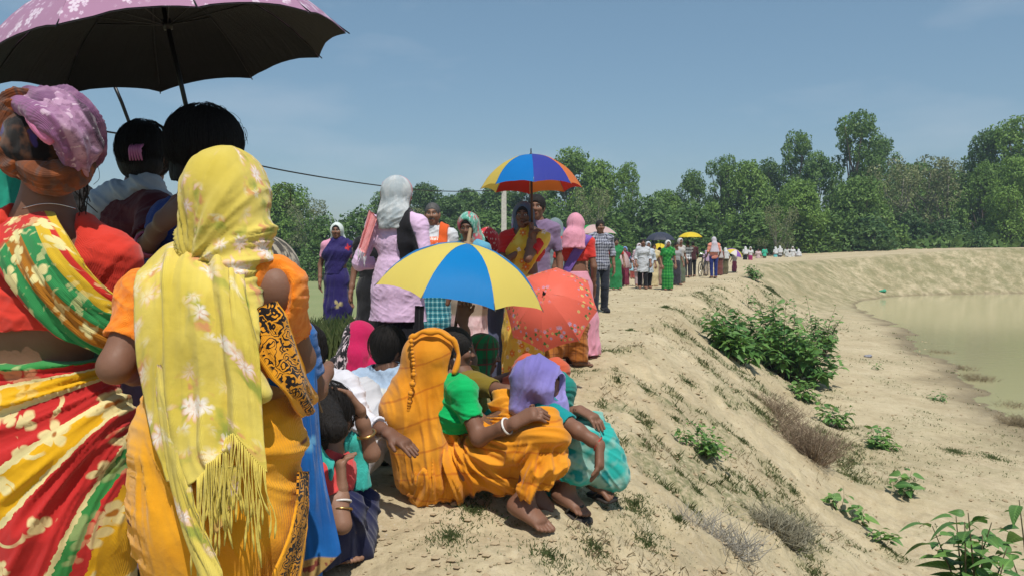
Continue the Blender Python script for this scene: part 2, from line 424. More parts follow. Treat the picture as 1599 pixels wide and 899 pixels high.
TREE_ROWS = [  # kind, px, top y, distance, width factor, label
 (6, 448, 296, 72, 1.0, 'bushy green tree left of the woman in the dark blue saree'),
 (3, 482, 312, 66, 1.0, 'pale thin-leaved tree with a bare whitish trunk behind the dark blue saree woman'),
 (4, 505, 345, 62, .95, 'low dark shrub at the foot of the leftmost trees'),
 (0, 600, 304, 84, .95, 'broad green tree behind the woman in the pale pink coat'),
 (4, 565, 335, 70, 1.1, 'dark shrub between the dark blue saree and the pink coat'),
 (2, 668, 292, 92, .9, 'dark rounded tree above the head of the moustached man'),
 (3, 640, 325, 68, .85, 'grey-green thin tree right of the white headscarf'),
 (2, 735, 301, 96, 1.15, 'dark green tree behind the green turban'),
 (2, 700, 310, 90, 1.1, 'dark green tree between the moustached man and the green turban'),
 (6, 780, 296, 94, 1.1, 'green tree behind the pale utility pole'),
 (0, 832, 268, 92, .95, 'green tree directly behind the multicoloured umbrella'),
 (0, 893, 240, 86, .9, 'tall rounded tree right of the multicoloured umbrella'),
 (6, 935, 262, 84, .75, 'green tree above the pink veil, next to the tall rounded tree'),
 (1, 982, 258, 82, .62, 'narrow green tree left of the gap in the treeline'),
 (3, 928, 296, 66, .8, 'small pale bare-branched tree above the man in the checked shirt'),
 (4, 945, 330, 72, 1.35, 'bright leafy shrub behind the man in the checked shirt'),
 (4, 1010, 318, 78, 1.1, 'dark shrub under the gap in the treeline'),
 (6, 1040, 305, 80, .9, 'small green tree behind the black umbrella'),
 (0, 1082, 274, 84, .72, 'green tree above the yellow umbrella'),
 (4, 1085, 330, 70, 1.2, 'dark shrub behind the yellow umbrella'),
 (1, 1128, 247, 80, .7, 'slender green tree above the grey-scarfed woman in blue trousers'),
 (6, 1168, 262, 80, .75, 'green tree above the purple and white umbrella'),
 (5, 1200, 252, 88, .9, 'dark green tree behind the white-scarfed pair'),
 (1, 1243, 208, 84, .62, 'tall thin tree with a round tuft on top'),
 (0, 1278, 246, 78, .75, 'green tree left of the tallest tree'),
 (1, 1333, 178, 80, .78, 'tallest tree of the treeline with a ragged top'),
 (5, 1378, 215, 88, .7, 'dark tree close to the right of the tallest tree'),
 (6, 1250, 290, 70, .85, 'bright green tree in front of the tallest tree, to its left'),
 (6, 1345, 286, 72, .9, 'green tree in front of the tallest tree'),
 (3, 1217, 322, 64, .9, 'small flat-topped pale tree beside the white-clad villagers'),
 (4, 1170, 340, 68, 1.4, 'dark shrub behind the white-scarfed pair'),
 (4, 1290, 340, 70, 1.4, 'dark shrub right of the white-clad villagers'),
 (4, 1355, 345, 68, 1.2, 'dark shrub at the foot of the tallest tree'),
 (3, 1400, 258, 76, .9, 'pale thin-leaved tree right of the tallest tree'),
 (3, 1440, 246, 80, 1.0, 'pale tree with forked white stems in the clearing'),
 (3, 1475, 252, 78, .95, 'pale thin tree at the right end of the clearing'),
 (6, 1425, 266, 96, 1.0, 'green tree behind the pale stems'),
 (6, 1480, 275, 98, 1.0, 'green tree behind the clearing at its right end'),
 (4, 1420, 340, 74, 1.2, 'dark shrub under the pale trees'),
 (4, 1475, 350, 72, 1.1, 'shrub at the foot of the pale trees on the right'),
 (4, 1528, 364, 66, .75, 'small bright green shrub on the far bank'),
 (5, 1548, 202, 78, .8, 'tall dark tree left of the right picture edge'),
 (1, 1590, 188, 76, .9, 'tall tree cut by the right picture edge'),
 (0, 1535, 262, 74, .75, 'green tree in front of the tall dark tree at the right'),
 (0, 1590, 255, 70, .8, 'wide green tree at the right picture edge'),
 (0, 1680, 230, 72, 1.0, 'green tree beyond the right picture edge'),
 (0, 380, 300, 76, 1.0, 'green tree hidden behind the yellow veil'),
 (2, 300, 310, 80, 1.0, 'dark tree hidden behind the two bare-headed women'),
 (0, 200, 320, 84, 1.0, 'green tree hidden behind the hair clip woman'),
 (4, 870, 335, 74, 1.4, 'dark shrub behind the pink veil'),
 (4, 760, 340, 76, 1.6, 'dark shrub behind the red bandana'),
 (4, 690, 345, 78, 1.4, 'dark shrub right of the moustached man'),
 (4, 620, 350, 76, 1.2, 'dark shrub left of the moustached man'),
 (4, 450, 350, 70, 1.2, 'dark shrub left of the dark blue saree woman'),
]
for (k, px, ty, d, sx, lab) in TREE_ROWS: tree(k, px, ty, d, lab, sx)

def forest_floor():
    """shaded undergrowth under the far trees that reads as one mass"""
    g = np.random.default_rng(3); n = 26000
    az = np.radians(g.uniform(-40, 42, n)); r = g.uniform(76, 104, n)
    x = r*np.sin(az); y = r*np.cos(az); hh = 2.6+1.6*noise(np.stack([x, y, 0*x], 1), .16, 4)
    z = -1.2+hh*g.random(n)**.7
    nn = g.normal(size=(n, 3)); nn /= np.linalg.norm(nn, axis=1)[:, None]
    v, f = leaf_cards(np.stack([x, y, z], 1), nn, .34*(.6+.8*g.random(n)), seed=8)
    me = mesh_of('undergrowth', v, f, False, {'rnd': np.repeat(g.random(n), 4)})
    tag(obj('undergrowth', me, M_LEAF3), 'dense dark undergrowth below the far trees', 'undergrowth', kind='stuff')
forest_floor()
# ------------------------------------------------------------------ implicit modelling: rounded cones and ellipsoids blended into one surface
def cone(a, b, ra, rb, k=.03, e=1.0, ax=None): return ('c', A(a, float), A(b, float), ra, rb, k, e, None if ax is None else unit(ax))
def ell(c, r, fr=None, k=.03): return ('e', A(c, float), A(r, float)*np.ones(3), np.eye(3) if fr is None else A(fr, float), k)
def ball(c, r, k=.02): return ('c', A(c, float), A(c, float)+V3(0, 0, 1e-4), r, r, k, 1.0, None)
def infl(ps, t, k=None):
    o = []
    for p in ps:
        if p[0] == 'c': o.append(('c', p[1], p[2], p[3]+t, p[4]+t, k or p[5], p[6], p[7]))
        else: o.append(('e', p[1], p[2]+t, p[3], k or p[4]))
    return o
def pbox(p):
    if p[0] == 'c':
        r = max(p[3], p[4])*max(1, p[6]); return np.minimum(p[1], p[2])-r, np.maximum(p[1], p[2])+r
    r = np.sqrt(((p[3]*p[2][None, :])**2).sum(1)); return p[1]-r, p[1]+r
def peval(p, X, Y, Z):
    if p[0] == 'c':
        a, b, ra, rb, k, e, ax = p[1:]
        ba = b-a; l2 = ba@ba+1e-12
        qx, qy, qz = X-a[0], Y-a[1], Z-a[2]
        t = np.clip((qx*ba[0]+qy*ba[1]+qz*ba[2])/l2, 0, 1)
        qx = qx-t*ba[0]; qy = qy-t*ba[1]; qz = qz-t*ba[2]
        d2 = qx*qx+qy*qy+qz*qz
        if e != 1.0:
            s = qx*ax[0]+qy*ax[1]+qz*ax[2]; d2 = d2 + s*s*(1/(e*e)-1)
        return np.sqrt(np.maximum(d2, 0))-(ra+t*(rb-ra))
    c, r, fr = p[1], p[2], p[3]
    qx, qy, qz = X-c[0], Y-c[1], Z-c[2]
    l = [fr[0, i]*qx+fr[1, i]*qy+fr[2, i]*qz for i in range(3)]
    k0 = np.sqrt((l[0]/r[0])**2+(l[1]/r[1])**2+(l[2]/r[2])**2)
    return (k0-1)*min(r)*.6+(k0-1)*r.mean()*.4
def solid(ops, h, pad=None):
    """ops: ('u', prim) join, ('x', prim) carve, ('p', point, normal) keep the side the normal points away from"""
    us = [o[1] for o in ops if o[0] == 'u']
    bs = [pbox(p) for p in us]
    lo = np.min([b[0] for b in bs], 0)-3*h; hi = np.max([b[1] for b in bs], 0)+3*h
    for o in ops:
        if o[0] == 'p':   # axis aligned clips shrink the box
            n = unit(o[2])
            for i in range(3):
                if abs(n[i]) > .999:
                    if n[i] > 0: hi[i] = min(hi[i], o[1][i]+3*h)
                    else: lo[i] = max(lo[i], o[1][i]-3*h)
    n = np.maximum(4, np.ceil((hi-lo)/h).astype(int)+1)
    ax = [(lo[i]+h*np.arange(n[i])).astype(np.float32) for i in range(3)]
    D = np.full(n, 1.0, np.float32)
    for o in ops:
        if o[0] in 'ux':
            p = o[1]; b = pbox(p); k = (p[5] if p[0] == 'c' else p[4])
            m = k*1.1+2.5*h
            i0 = [max(0, int((b[0][i]-m-lo[i])/h)) for i in range(3)]; i1 = [min(n[i], int((b[1][i]+m-lo[i])/h)+2) for i in range(3)]
            if any(i1[i] <= i0[i] for i in range(3)): continue
            sl = tuple(slice(i0[i], i1[i]) for i in range(3))
            d = peval(p, ax[0][sl[0]][:, None, None], ax[1][sl[1]][None, :, None], ax[2][sl[2]][None, None, :])
            o_ = D[sl]
            if o[0] == 'u':
                hh = np.maximum(k-np.abs(o_-d), 0)/k
                D[sl] = np.minimum(o_, d)-hh*hh*k*.25
            else:
                kk = max(min(k, .012), 1e-4); nd = -d
                hh = np.maximum(kk-np.abs(o_-nd), 0)/kk
                D[sl] = np.maximum(o_, nd)+hh*hh*kk*.25
        elif o[0] == 'p':
            nn = unit(o[2]); q = A(o[1], float)
            d = (ax[0]-q[0])[:, None, None]*nn[0]+(ax[1]-q[1])[None, :, None]*nn[1]+(ax[2]-q[2])[None, None, :]*nn[2]
            D = np.maximum(D, d.astype(np.float32))
    return nets(D, lo, h)
def nets(D, lo, h):
    """naive surface nets"""
    s = D < 0
    nx, ny, nz = D.shape
    cnt = np.zeros((nx-1, ny-1, nz-1), np.int8)
    cor = [(i, j, k) for i in (0, 1) for j in (0, 1) for k in (0, 1)]
    for (i, j, k) in cor: cnt += s[i:nx-1+i, j:ny-1+j, k:nz-1+k]
    act = (cnt > 0) & (cnt < 8)
    I, J, K = np.nonzero(act)
    idx = np.full(act.shape, -1, np.int64); idx[I, J, K] = np.arange(len(I))
    acc = np.zeros((len(I), 3)); w = np.zeros(len(I))
    cv = {c: D[I+c[0], J+c[1], K+c[2]] for c in cor}
    for c in cor:
        for axn in range(3):
            if c[axn]: continue
            e = list(c); e[axn] = 1; e = tuple(e)
            a, b = cv[c], cv[e]; m = (a < 0) != (b < 0)
            t = np.where(m, a/np.where(m, a-b, 1), 0)
            q = np.zeros((len(I), 3)); q[:] = c; q[:, axn] = t
            acc += q*m[:, None]; w += m
    v = (np.stack([I, J, K], 1)+acc/np.maximum(w, 1)[:, None])*h+lo
    F_ = []
    for axn in range(3):
        a = [slice(None)]*3; b = [slice(None)]*3; a[axn] = slice(0, -1); b[axn] = slice(1, None)
        s0, s1 = s[tuple(a)], s[tuple(b)]
        x = np.nonzero(s0 != s1); fl = s0[x]
        o1, o2 = [(1, 2), (2, 0), (0, 1)][axn]
        ok = (x[o1] > 0) & (x[o2] > 0) & (x[o1] < D.shape[o1]-1) & (x[o2] < D.shape[o2]-1)
        x = [q[ok] for q in x]; fl = fl[ok]
        def at(d1, d2):
            y = list(x); y[o1] = x[o1]-d1; y[o2] = x[o2]-d2; return idx[y[0], y[1], y[2]]
        q = np.stack([at(1, 1), at(0, 1), at(0, 0), at(1, 0)], 1)
        q[~fl] = q[~fl][:, ::-1]
        F_.append(q)
    return v, np.concatenate(F_)
def vnormals(v, f):
    a, b, c, d = (v[f[:, i]] for i in range(4))
    n = np.cross(c-a, d-b); o = np.zeros_like(v)
    for i in range(4): np.add.at(o, f[:, i], n)
    return o/(np.linalg.norm(o, axis=1)[:, None]+1e-12)
def relax(v, f, n=1, w=.5):
    for _ in range(n):
        o = np.zeros_like(v); c = np.zeros(len(v))
        for i in range(4):
            j = (i+1) % 4
            np.add.at(o, f[:, i], v[f[:, j]]); np.add.at(c, f[:, i], 1)
            np.add.at(o, f[:, j], v[f[:, i]]); np.add.at(c, f[:, j], 1)
        v = v*(1-w)+w*o/np.maximum(c, 1)[:, None]
    return v
def join(parts):
    V_ = []; F_ = []; o = 0
    for v, f in parts: V_.append(v); F_.append(f+o); o += len(v)
    return np.concatenate(V_), np.concatenate(F_)
def rfold(u, w, seed=0, lam=.05, stretch=7.0):
    """irregular cloth folds: crests run along w, spaced about lam across u"""
    u = A(u, float); w = A(w, float)
    q = np.stack([u/lam+.6*noise(np.stack([u*6, w*4, 0*u], -1), 1, seed+3), w/(lam*stretch), np.full(u.shape, seed*.73)], -1)
    a = 1-np.minimum(1, 2.6*np.abs(noise(q, .55, seed))); b = 1-np.minimum(1, 2.6*np.abs(noise(q*A([1, 1.6, 1])+3.7, 1.15, seed+1)))
    c = 1-np.minimum(1, 2.6*np.abs(noise(q*A([1, 1.3, 1])+9.1, 2.3, seed+2)))
    return 1.5*a+.8*b+.35*c-1.05
def ridge(ph): return 1-2*np.abs(np.sin(math.pi*ph))**.8     # cloth fold profile: soft valleys, sharp crests

# ------------------------------------------------------------------ cloth and skin materials
def fabric(name, colour, rough=.85, trans=0.0, weave=900.0, sheen=.15, bump=.4, vary=.12):
    """colour: rgb tuple or function(nt, pat vector) -> colour socket"""
    n_ = NT(name); pv = n_.attr('pat'); c = n_.coord()
    col = colour(n_, pv) if callable(colour) else n_.mix(0.0, colour, colour)
    if vary:
        k = n_.noise(c, 3.5, 3); col = n_.mix(n_.mapr(k, .3, .7, 0, vary*2.2), col, n_.mix(1.0, col, (.72, .70, .70), 'MULTIPLY'))
    n_.fin(col, rough, .12, sheen)
    w = n_.n('ShaderNodeTexWave'); w.inputs['Scale'].default_value = weave/6; w.inputs['Distortion'].default_value = .4; n_.l(pv, w.inputs[0])
    cr = n_.noise(c, 26, 4, .6)
    mp_ = n_.n('ShaderNodeMapping'); mp_.inputs['Scale'].default_value = (15, 4, 4); n_.l(pv, mp_.inputs[0]); wk = n_.noise(mp_.outputs[0], 1.0, 2, .5)
    cr = n_.math('ADD', n_.math('MULTIPLY', cr, .6), n_.math('MULTIPLY', n_.math('ABSOLUTE', n_.math('SUBTRACT', wk, .5)), -3.0))
    n_.bump(n_.math('ADD', n_.math('MULTIPLY', cr, 1.2), n_.math('MULTIPLY', w.outputs[0], .12)), bump, .012)
    if trans: n_.translucent(col, trans)
    return n_.m
def checks(base, line, period=.05, width=.18, line2=None):
    def fn(n_, pv):
        x, y, _ = n_.sep(pv)
        fx = n_.math('FRACT', n_.math('DIVIDE', x, period)); fy = n_.math('FRACT', n_.math('DIVIDE', y, period))
        mx = n_.math('LESS_THAN', fx, width); my = n_.math('LESS_THAN', fy, width)
        col = n_.mix(n_.math('MULTIPLY', mx, .55), base, line); col = n_.mix(n_.math('MULTIPLY', my, .55), col, line)
        col = n_.mix(n_.math('MULTIPLY', mx, my), col, line)
        if line2:
            m2 = n_.math('LESS_THAN', n_.math('ABSOLUTE', n_.math('SUBTRACT', fx, .6)), .05); m3 = n_.math('LESS_THAN', n_.math('ABSOLUTE', n_.math('SUBTRACT', fy, .6)), .05)
            col = n_.mix(n_.math('MAXIMUM', m2, m3), col, line2)
        return col
    return fn
def flower(n_, pv, col, scale, R, petals, pc, cc, dens=.7, seed=0.0, soft=40.0):
    """scatter petal flowers in pat space over colour col"""
    q = n_.vmath('ADD', n_.vmath('SCALE', pv, scale), (seed*7.3, seed*3.1, 0))
    vo = n_.voro(q, 1.0, '2D', .85)
    lx, ly, _ = n_.sep(n_.vmath('SUBTRACT', q, vo['Position']))
    r = n_.math('SQRT', n_.math('ADD', n_.math('MULTIPLY', lx, lx), n_.math('MULTIPLY', ly, ly)))
    cr, cg, cb = n_.sep(vo['Color'])
    th = n_.math('ADD', n_.math('ARCTAN2', ly, lx), n_.math('MULTIPLY', cr, 6.28))
    lob = n_.math('POWER', n_.math('ABSOLUTE', n_.math('COSINE', n_.math('MULTIPLY', th, petals/2.0))), .55)
    rad = n_.math('MULTIPLY', n_.math('ADD', .38, n_.math('MULTIPLY', lob, .62)), n_.math('MULTIPLY', R, n_.math('ADD', .65, n_.math('MULTIPLY', cb, .5))))
    m = n_.math('MULTIPLY', n_.math('SUBTRACT', rad, r), soft, clamp=True)
    on = n_.math('LESS_THAN', cg, dens)
    col = n_.mix(n_.math('MULTIPLY', m, on), col, pc)
    m2 = n_.math('MULTIPLY', n_.math('SUBTRACT', R*.24, r), soft*1.5, clamp=True)
    return n_.mix(n_.math('MULTIPLY', m2, on), col, cc)
def leafprint(n_, pv, col, lc, scale=14.0, lo=.56, hi=.6, detail=2):
    return n_.mix(n_.mapr(n_.noise(pv, scale, detail), lo, hi), col, lc)
SKIN_TONES = {'deep': (.165, .080, .050), 'dark': (.205, .102, .064), 'brown': (.26, .138, .088)}
def skin_material():
    n_ = NT('skin'); c = n_.coord(); col = n_.attr('col', 'Color')
    k = n_.noise(c, 22, 4)
    col2 = n_.mix(n_.mapr(k, .35, .75, 0, .35), col, n_.mix(1.0, col, (.70, .62, .60), 'MULTIPLY'))
    n_.fin(col2, n_.mapr(n_.noise(c, 40, 3), .3, .7, .45, .65), .3)
    n_.b.inputs['Subsurface Weight'].default_value = .06; n_.b.inputs['Subsurface Radius'].default_value = (.012, .005, .003)
    n_.bump(n_.noise(c, 120, 4, .65), .18, .004)
    return n_.m
M_SKIN = skin_material()
def hair_material():
    n_ = NT('black_hair'); c = n_.attr('pat')
    mp = n_.n('ShaderNodeMapping'); mp.inputs['Scale'].default_value = (260, 260, 9); n_.l(c, mp.inputs[0])
    s = n_.noise(mp.outputs[0], 1, 3)
    n_.fin(n_.mix(s, (.008, .007, .007), (.026, .022, .020)), n_.mapr(s, .3, .7, .5, .75), .22); n_.bump(s, .9, .008); return n_.m
M_HAIR = hair_material()
def plain_mat(name, col, rough=.5, spec=.4, metal=0.0):
    n_ = NT(name); c = n_.coord(); n_.fin(n_.mix(n_.mapr(n_.noise(c, 18, 3), .35, .65), tuple(q*.8 for q in col), col), rough, spec); n_.b.inputs['Metallic'].default_value = metal; return n_.m

# ------------------------------------------------------------------ people
def frame_of(fwd, up=(0, 0, 1)):
    f = unit(fwd); r = unit(np.cross(f, up)); u = np.cross(r, f); return np.stack([r, f, u], 1)   # columns right, forward, up
def default_skel(H, wom=True):
    sw = .100 if wom else .112
    J = dict(pelvis=V3(0, 0, .53*H), waist=V3(0, .005, .615*H), chest=V3(0, .012, .735*H), neck=V3(0, -.008, .83*H), head=V3(0, .022, .925*H))
    for s, n in ((-1, 'L'), (1, 'R')):
        J['sh'+n] = V3(s*sw*H, -.005, .80*H); J['el'+n] = V3(s*(sw*H+.055), -.02, .625*H); J['wr'+n] = V3(s*(sw*H+.065), .05, .485*H)
        J['hd'+n] = V3(s*(sw*H+.06), .075, .385*H)
        J['hip'+n] = V3(s*.055*H, 0, .51*H); J['kn'+n] = V3(s*.055*H, .012, .28*H); J['an'+n] = V3(s*.05*H, -.02, .048*H); J['to'+n] = V3(s*.06*H, .13*H*.9, .014*H)
    return J
class Person:
    def __init__(s, label, loc, face=0.0, H=1.55, wom=True, h=.008, tone='dark', J=None, group=None, look=None, name='person', cat='person', fat=1.0, hs=None):
        """face: heading in degrees, 0 looks away from the camera, 180 towards it, -90 to the right"""
        s.root = thing(name, label, cat, loc, math.radians(face), group); s.loc = A(loc, float); s.rz = math.radians(face)
        s.H = H; s.sc = H/1.6; s.h = h; s.tone = A(SKIN_TONES[tone] if isinstance(tone, str) else tone); s.fat = fat; s.hs = hs or s.sc*.94
        s.J = default_skel(H, wom)
        if J: s.J.update({k: A(q, float) for k, q in J.items()})
        J = s.J
        s.HF = frame_of(look if look is not None else V3(0, 1, 0))           # head frame
        s.side = unit(J['shR']-J['shL']); s.hside = unit(J['hipR']-J['hipL'])
        cd = -s.loc; c_, n_ = math.cos(-s.rz), math.sin(-s.rz)
        s.cam = unit(V3(c_*cd[0]-n_*cd[1], n_*cd[0]+c_*cd[1], 0))            # direction to the camera in local axes
        s.camside = V3(s.cam[1], -s.cam[0], 0)
    def loc_of(s, w):
        """world point -> local"""
        d = A(w, float)-s.loc; c_, n_ = math.cos(-s.rz), math.sin(-s.rz)
        return V3(c_*d[0]-n_*d[1], n_*d[0]+c_*d[1], d[2])
    # --- prims
    def torso(s):
        J, q, f = s.J, s.sc, s.fat
        sp = unit(J['neck']-J['chest'])
        return [cone(J['pelvis'], J['waist'], .112*q*f, .094*q*f, .03, 1.32, s.hside), cone(J['waist'], J['chest'], .094*q*f, .102*q*f, .03, 1.32, s.side),
                cone(J['chest'], (J['shL']+J['shR'])/2-sp*.035*q, .102*q*f, .066*q, .04, 1.75, s.side),
                cone(J['shL'], J['shR'], .044*q, .044*q, .05)]+[cone(J['neck']*.8+J['head']*.2, J['sh'+n]-V3(0, 0, .008), .043*q, .041*q, .05) for n in 'LR']
    def neck(s): return [cone(s.J['neck']-unit(s.J['neck']-s.J['chest'])*.03, s.J['head']-s.HF[:, 2]*.05*s.hs-s.HF[:, 1]*.012, .056*s.sc, .049*s.sc, .04)]
    def uarm(s, n): return [cone(s.J['sh'+n], s.J['el'+n], .044*s.sc*s.fat, .034*s.sc*s.fat, .03)]
    def farm(s, n): return [cone(s.J['el'+n], s.J['wr'+n]*.7+s.J['el'+n]*.3, .034*s.sc, .027*s.sc, .02), cone(s.J['wr'+n]*.7+s.J['el'+n]*.3, s.J['wr'+n], .027*s.sc, .0215*s.sc, .02)]
    def leg(s, n):
        J, q = s.J, s.sc
        return [cone(J['hip'+n], J['kn'+n], .085*q, .058*q, .04), cone(J['kn'+n], J['kn'+n]*.65+J['an'+n]*.35, .056*q, .055*q, .02), cone(J['kn'+n]*.65+J['an'+n]*.35, J['an'+n], .055*q, .034*q, .03)]
    def foot(s, n, toes=True, up=(0, 0, 1)):
        J, q = s.J, s.sc; a, t = J['an'+n], J['to'+n]; d = unit(t-a-V3(0, 0, (t-a)[2]*.0)); F_ = frame_of(V3(*(t-a)[:2], (t-a)[2]*1.0), up)
        hl = a-F_[:, 1]*.035*q+V3(0, 0, -.022*q); m = a*.35+t*.65
        o = [cone(hl, a, .032*q, .034*q, .03), cone(a, m, .036*q, .020*q, .04, 1.5, F_[:, 0]), cone(hl, m-V3(0, 0, .004), .026*q, .020*q, .03, 1.7, F_[:, 0])]
        if toes:
            sd = -1 if n == 'R' else 1
            for i, (w, l, r) in enumerate([(.030, .056, .0135), (.009, .056, .0100), (-.008, .049, .0092), (-.023, .041, .0088), (-.036, .030, .0085)]):
                b = m+F_[:, 0]*w*sd*q; o.append(cone(b, b+F_[:, 1]*l*q-F_[:, 2]*.006, r*q*.95, r*q, .004))
        else: o.append(cone(m, t, .026*q, .018*q, .02, 1.5, F_[:, 0]))
        return o
    def hand(s, n, curl=.5, thumb=None, palm=None, spread=.2):
        """palm normal given, thumb leaves the side of the palm"""
        J, q = s.J, s.sc; w, t = J['wr'+n], J['hd'+n]; d = unit(t-w)
        pn = unit(palm if palm is not None else V3(0, -1, .2)); pn = unit(pn-d*(pn@d))
        sd = np.cross(d, pn)
        if thumb is not None and sd@A(thumb) < 0: sd = -sd
        Lh = .178*q; kn = w+d*Lh*.50
        o = [cone(w, kn, .020*q, .0215*q, .015, 1.75, sd)]
        for i, (x, l) in enumerate([(.0285, .072), (.0095, .080), (-.0095, .074), (-.027, .058)]):
            b = kn+sd*x*q-d*.008*q; dd = unit(d+sd*x*spread*12)
            c1 = curl*.7; d1 = unit(dd*math.cos(c1)+pn*math.sin(c1)); d2 = unit(dd*math.cos(c1*2.1)+pn*math.sin(c1*2.1))
            p1 = b+d1*l*.55*q; p2 = p1+d2*l*.5*q
            o += [cone(b, p1, .0098*q, .0088*q, .006), cone(p1, p2, .0088*q, .0068*q, .004)]
        b = w+d*.030*q+sd*.020*q; p1 = b+unit(d*.75+sd*.7+pn*.25)*.042*q; p2 = p1+unit(d*.95+sd*.2+pn*.35)*.032*q
        o += [cone(b, p1, .0125*q, .0105*q, .012), cone(p1, p2, .0105*q, .008*q, .004)]
        return o
    def headprims(s, detail=True):
        c, F_, q = s.J['head'], s.HF, s.hs
        def w(x, y, z): return c+F_@(V3(x, y, z)*q)
        def e(x, y, z, rx, ry, rz, k=.02): return ell(w(x, y, z), V3(rx, ry, rz)*q, F_, k)
        o = [e(0, -.012, .022, .073, .092, .086), e(0, .022, -.045, .055, .062, .068, .03), e(0, .058, -.092, .024, .022, .022, .025)]
        if detail:
            o += [e(0, .075, .022, .048, .016, .012, .015), e(-.036, .060, -.025, .026, .024, .022), e(.036, .060, -.025, .026, .024, .022),
                  cone(w(0, .084, .008), w(0, .102, -.026), .008*q, .0125*q, .012), e(-.012, .094, -.030, .009, .009, .008, .006), e(.012, .094, -.030, .009, .009, .008, .006),
                  e(0, .086, -.060, .022, .010, .007, .005), e(0, .084, -.071, .019, .010, .0075, .005),
                  e(-.075, -.008, -.012, .010, .020, .030, .01), e(.075, -.008, -.012, .010, .020, .030, .01)]
        return o
    def headops(s, detail=True):
        c, F_, q = s.J['head'], s.HF, s.hs
        ops = [('u', p) for p in s.headprims(detail)]
        if detail:
            for sx in (-1, 1):
                ops.append(('x', ell(c+F_@(V3(sx*.031, .090, -.001)*q), V3(.017, .014, .0095)*q, F_, .01)))
                ops.append(('u', ell(c+F_@(V3(sx*.030, .071, -.001)*q), V3(.0135, .0125, .0105)*q, F_, .002)))
        return ops
    def paint(s, v, detail=True, moust=False, grey=False, beard=0.0):
        col = np.tile(s.tone, (len(v), 1)); q = s.hs
        l = (v-s.J['head'])@s.HF/q; x, y, z = l.T
        if detail:
            eye = np.zeros(len(v), bool)
            for sx in (-1, 1):
                e = (((x-sx*.030)/.0135)**2+((z+.001)/.0075)**2 < 1) & (y > .068) & (y < .095)
                ir = ((x-sx*.030)**2+(z+.001)**2 < .0062**2) & e
                col[e] = (.42, .38, .34); col[ir] = (.008, .005, .004)
                br = (np.abs(z-.0225-.006*(1-((np.abs(x)-.032)/.02)**2)) < .0048) & (np.abs(np.abs(x)-.032) < .021) & (y > .06); col[br] = (.010, .008, .007)
            lip = (np.abs(x) < .023) & (np.abs(z+.0655) < .0115*(1-(x/.026)**2)) & (y > .078); col[lip] = s.tone*A([1.15, .72, .70])
            mouth = (np.abs(x) < .021) & (np.abs(z+.0655) < .0022) & (y > .078); col[mouth] = s.tone*.25
            nost = (np.abs(np.abs(x)-.008) < .004) & (np.abs(z+.0385) < .004) & (y > .088); col[nost] = s.tone*.3
            if moust:
                mm = (np.abs(x) < .034) & (np.abs(z+.050-.012*(np.abs(x)/.034)**2*-1) < .008) & (y > .072); col[mm] = (.10, .095, .09) if grey else (.012, .01, .009)
            if beard:
                bb = (z < -.055) & (y > .01) & ~lip; col[bb] = col[bb]*(1-beard)
        return col
    # --- builders
    def put(s, name, v, f, mat, pat=None, parent=None, label=None):
        if pat is None: pat = s.cyl(v)
        o = obj(name, mesh_of(name, v, f, True, {'pat': pat}), mat, parent or s.root)
        if label: o['label'] = label
        return o
    def cyl(s, v, r=.17):
        c = s.J['waist']; d = v-V3(c[0], c[1], 0)
        return np.stack([np.arctan2(d@s.camside, d@s.cam)*r, v[:, 2], d@s.cam], 1)
    def body(s, arms='LR', hands='', curl=.4, thumb=None, palm=None, legs='', feet='LR', face=True, fine=None, neck=True, toes=True, torso=True, moust=False, grey=False, beard=0.0, head=True):
        """one continuous skin mesh; head, hands and feet are sampled finer"""
        h = s.h; P_ = []; ops = []
        legs = legs or feet
        hf = fine or h*.55
        if torso: ops += [('u', p) for p in infl(s.torso(), -.006)]
        if neck: ops += [('u', p) for p in s.neck()]
        for n in arms: ops += [('u', p) for p in s.uarm(n)+s.farm(n)]
        for n in legs: ops += [('u', p) for p in s.leg(n)]
        if not face and head: ops += s.headops(False)
        if ops: P_.append(solid(ops, h))
        if face and head: P_.append(solid(s.headops(True)+[('u', p) for p in s.neck()], hf))
        pal = palm or {}; th = thumb or {}; cu = curl if isinstance(curl, dict) else {'L': curl, 'R': curl}
        for n in hands: P_.append(solid([('u', p) for p in s.hand(n, cu.get(n, .4), th.get(n), pal.get(n))+s.farm(n)[1:]], min(hf, .0045) if h < .012 else hf))
        for n in feet: P_.append(solid([('u', p) for p in s.foot(n, toes)]+[('u', s.leg(n)[2])]+([('p', s.J['an'+n]+unit(s.J['kn'+n]-s.J['an'+n])*.12, unit(s.J['kn'+n]-s.J['an'+n]))]), min(hf, .0045) if h < .012 else hf))
        v, f = join(P_); v = relax(v, f, 1, .2)
        col = s.paint(v, face, moust, grey, beard)
        me = mesh_of('body', v, f, True, {'col': col})
        return obj('body', me, M_SKIN, s.root)
    def hair(s, bun=0.0, vol=.012, long=None, mat=None, short=False, ops=(), disp=.003):
        c, F_, q = s.J['head'], s.HF, s.hs
        def w(x, y, z): return c+F_@(V3(x, y, z)*q)
        o = [('u', ell(w(0, -.016, .026), V3(.073+vol, .092+vol, .086+vol)*q, F_)), ('x', ell(w(0, .112, -.055), V3(.064, .070, .112)*q, F_, .012)), ('p', w(0, 0, -.085 if not short else -.045), -F_[:, 2])]
        o.append(('u', ell(w(0, -.048, -.028), V3(.064, .050, .070)*q, F_)))
        if bun: o.append(('u', ell(w(0, -.105, -.045), V3(bun, bun*.85, bun)*q, F_, .015)))
        for p in (long or []): o.append(('u', p))
        o += list(ops)
        v, f = solid(o, max(s.h*.8, .004)); nn = vnormals(v, f)
        v = v+nn*(disp*fbm(v*A([1, 1, .25]), 90, 3, 3))[:, None]
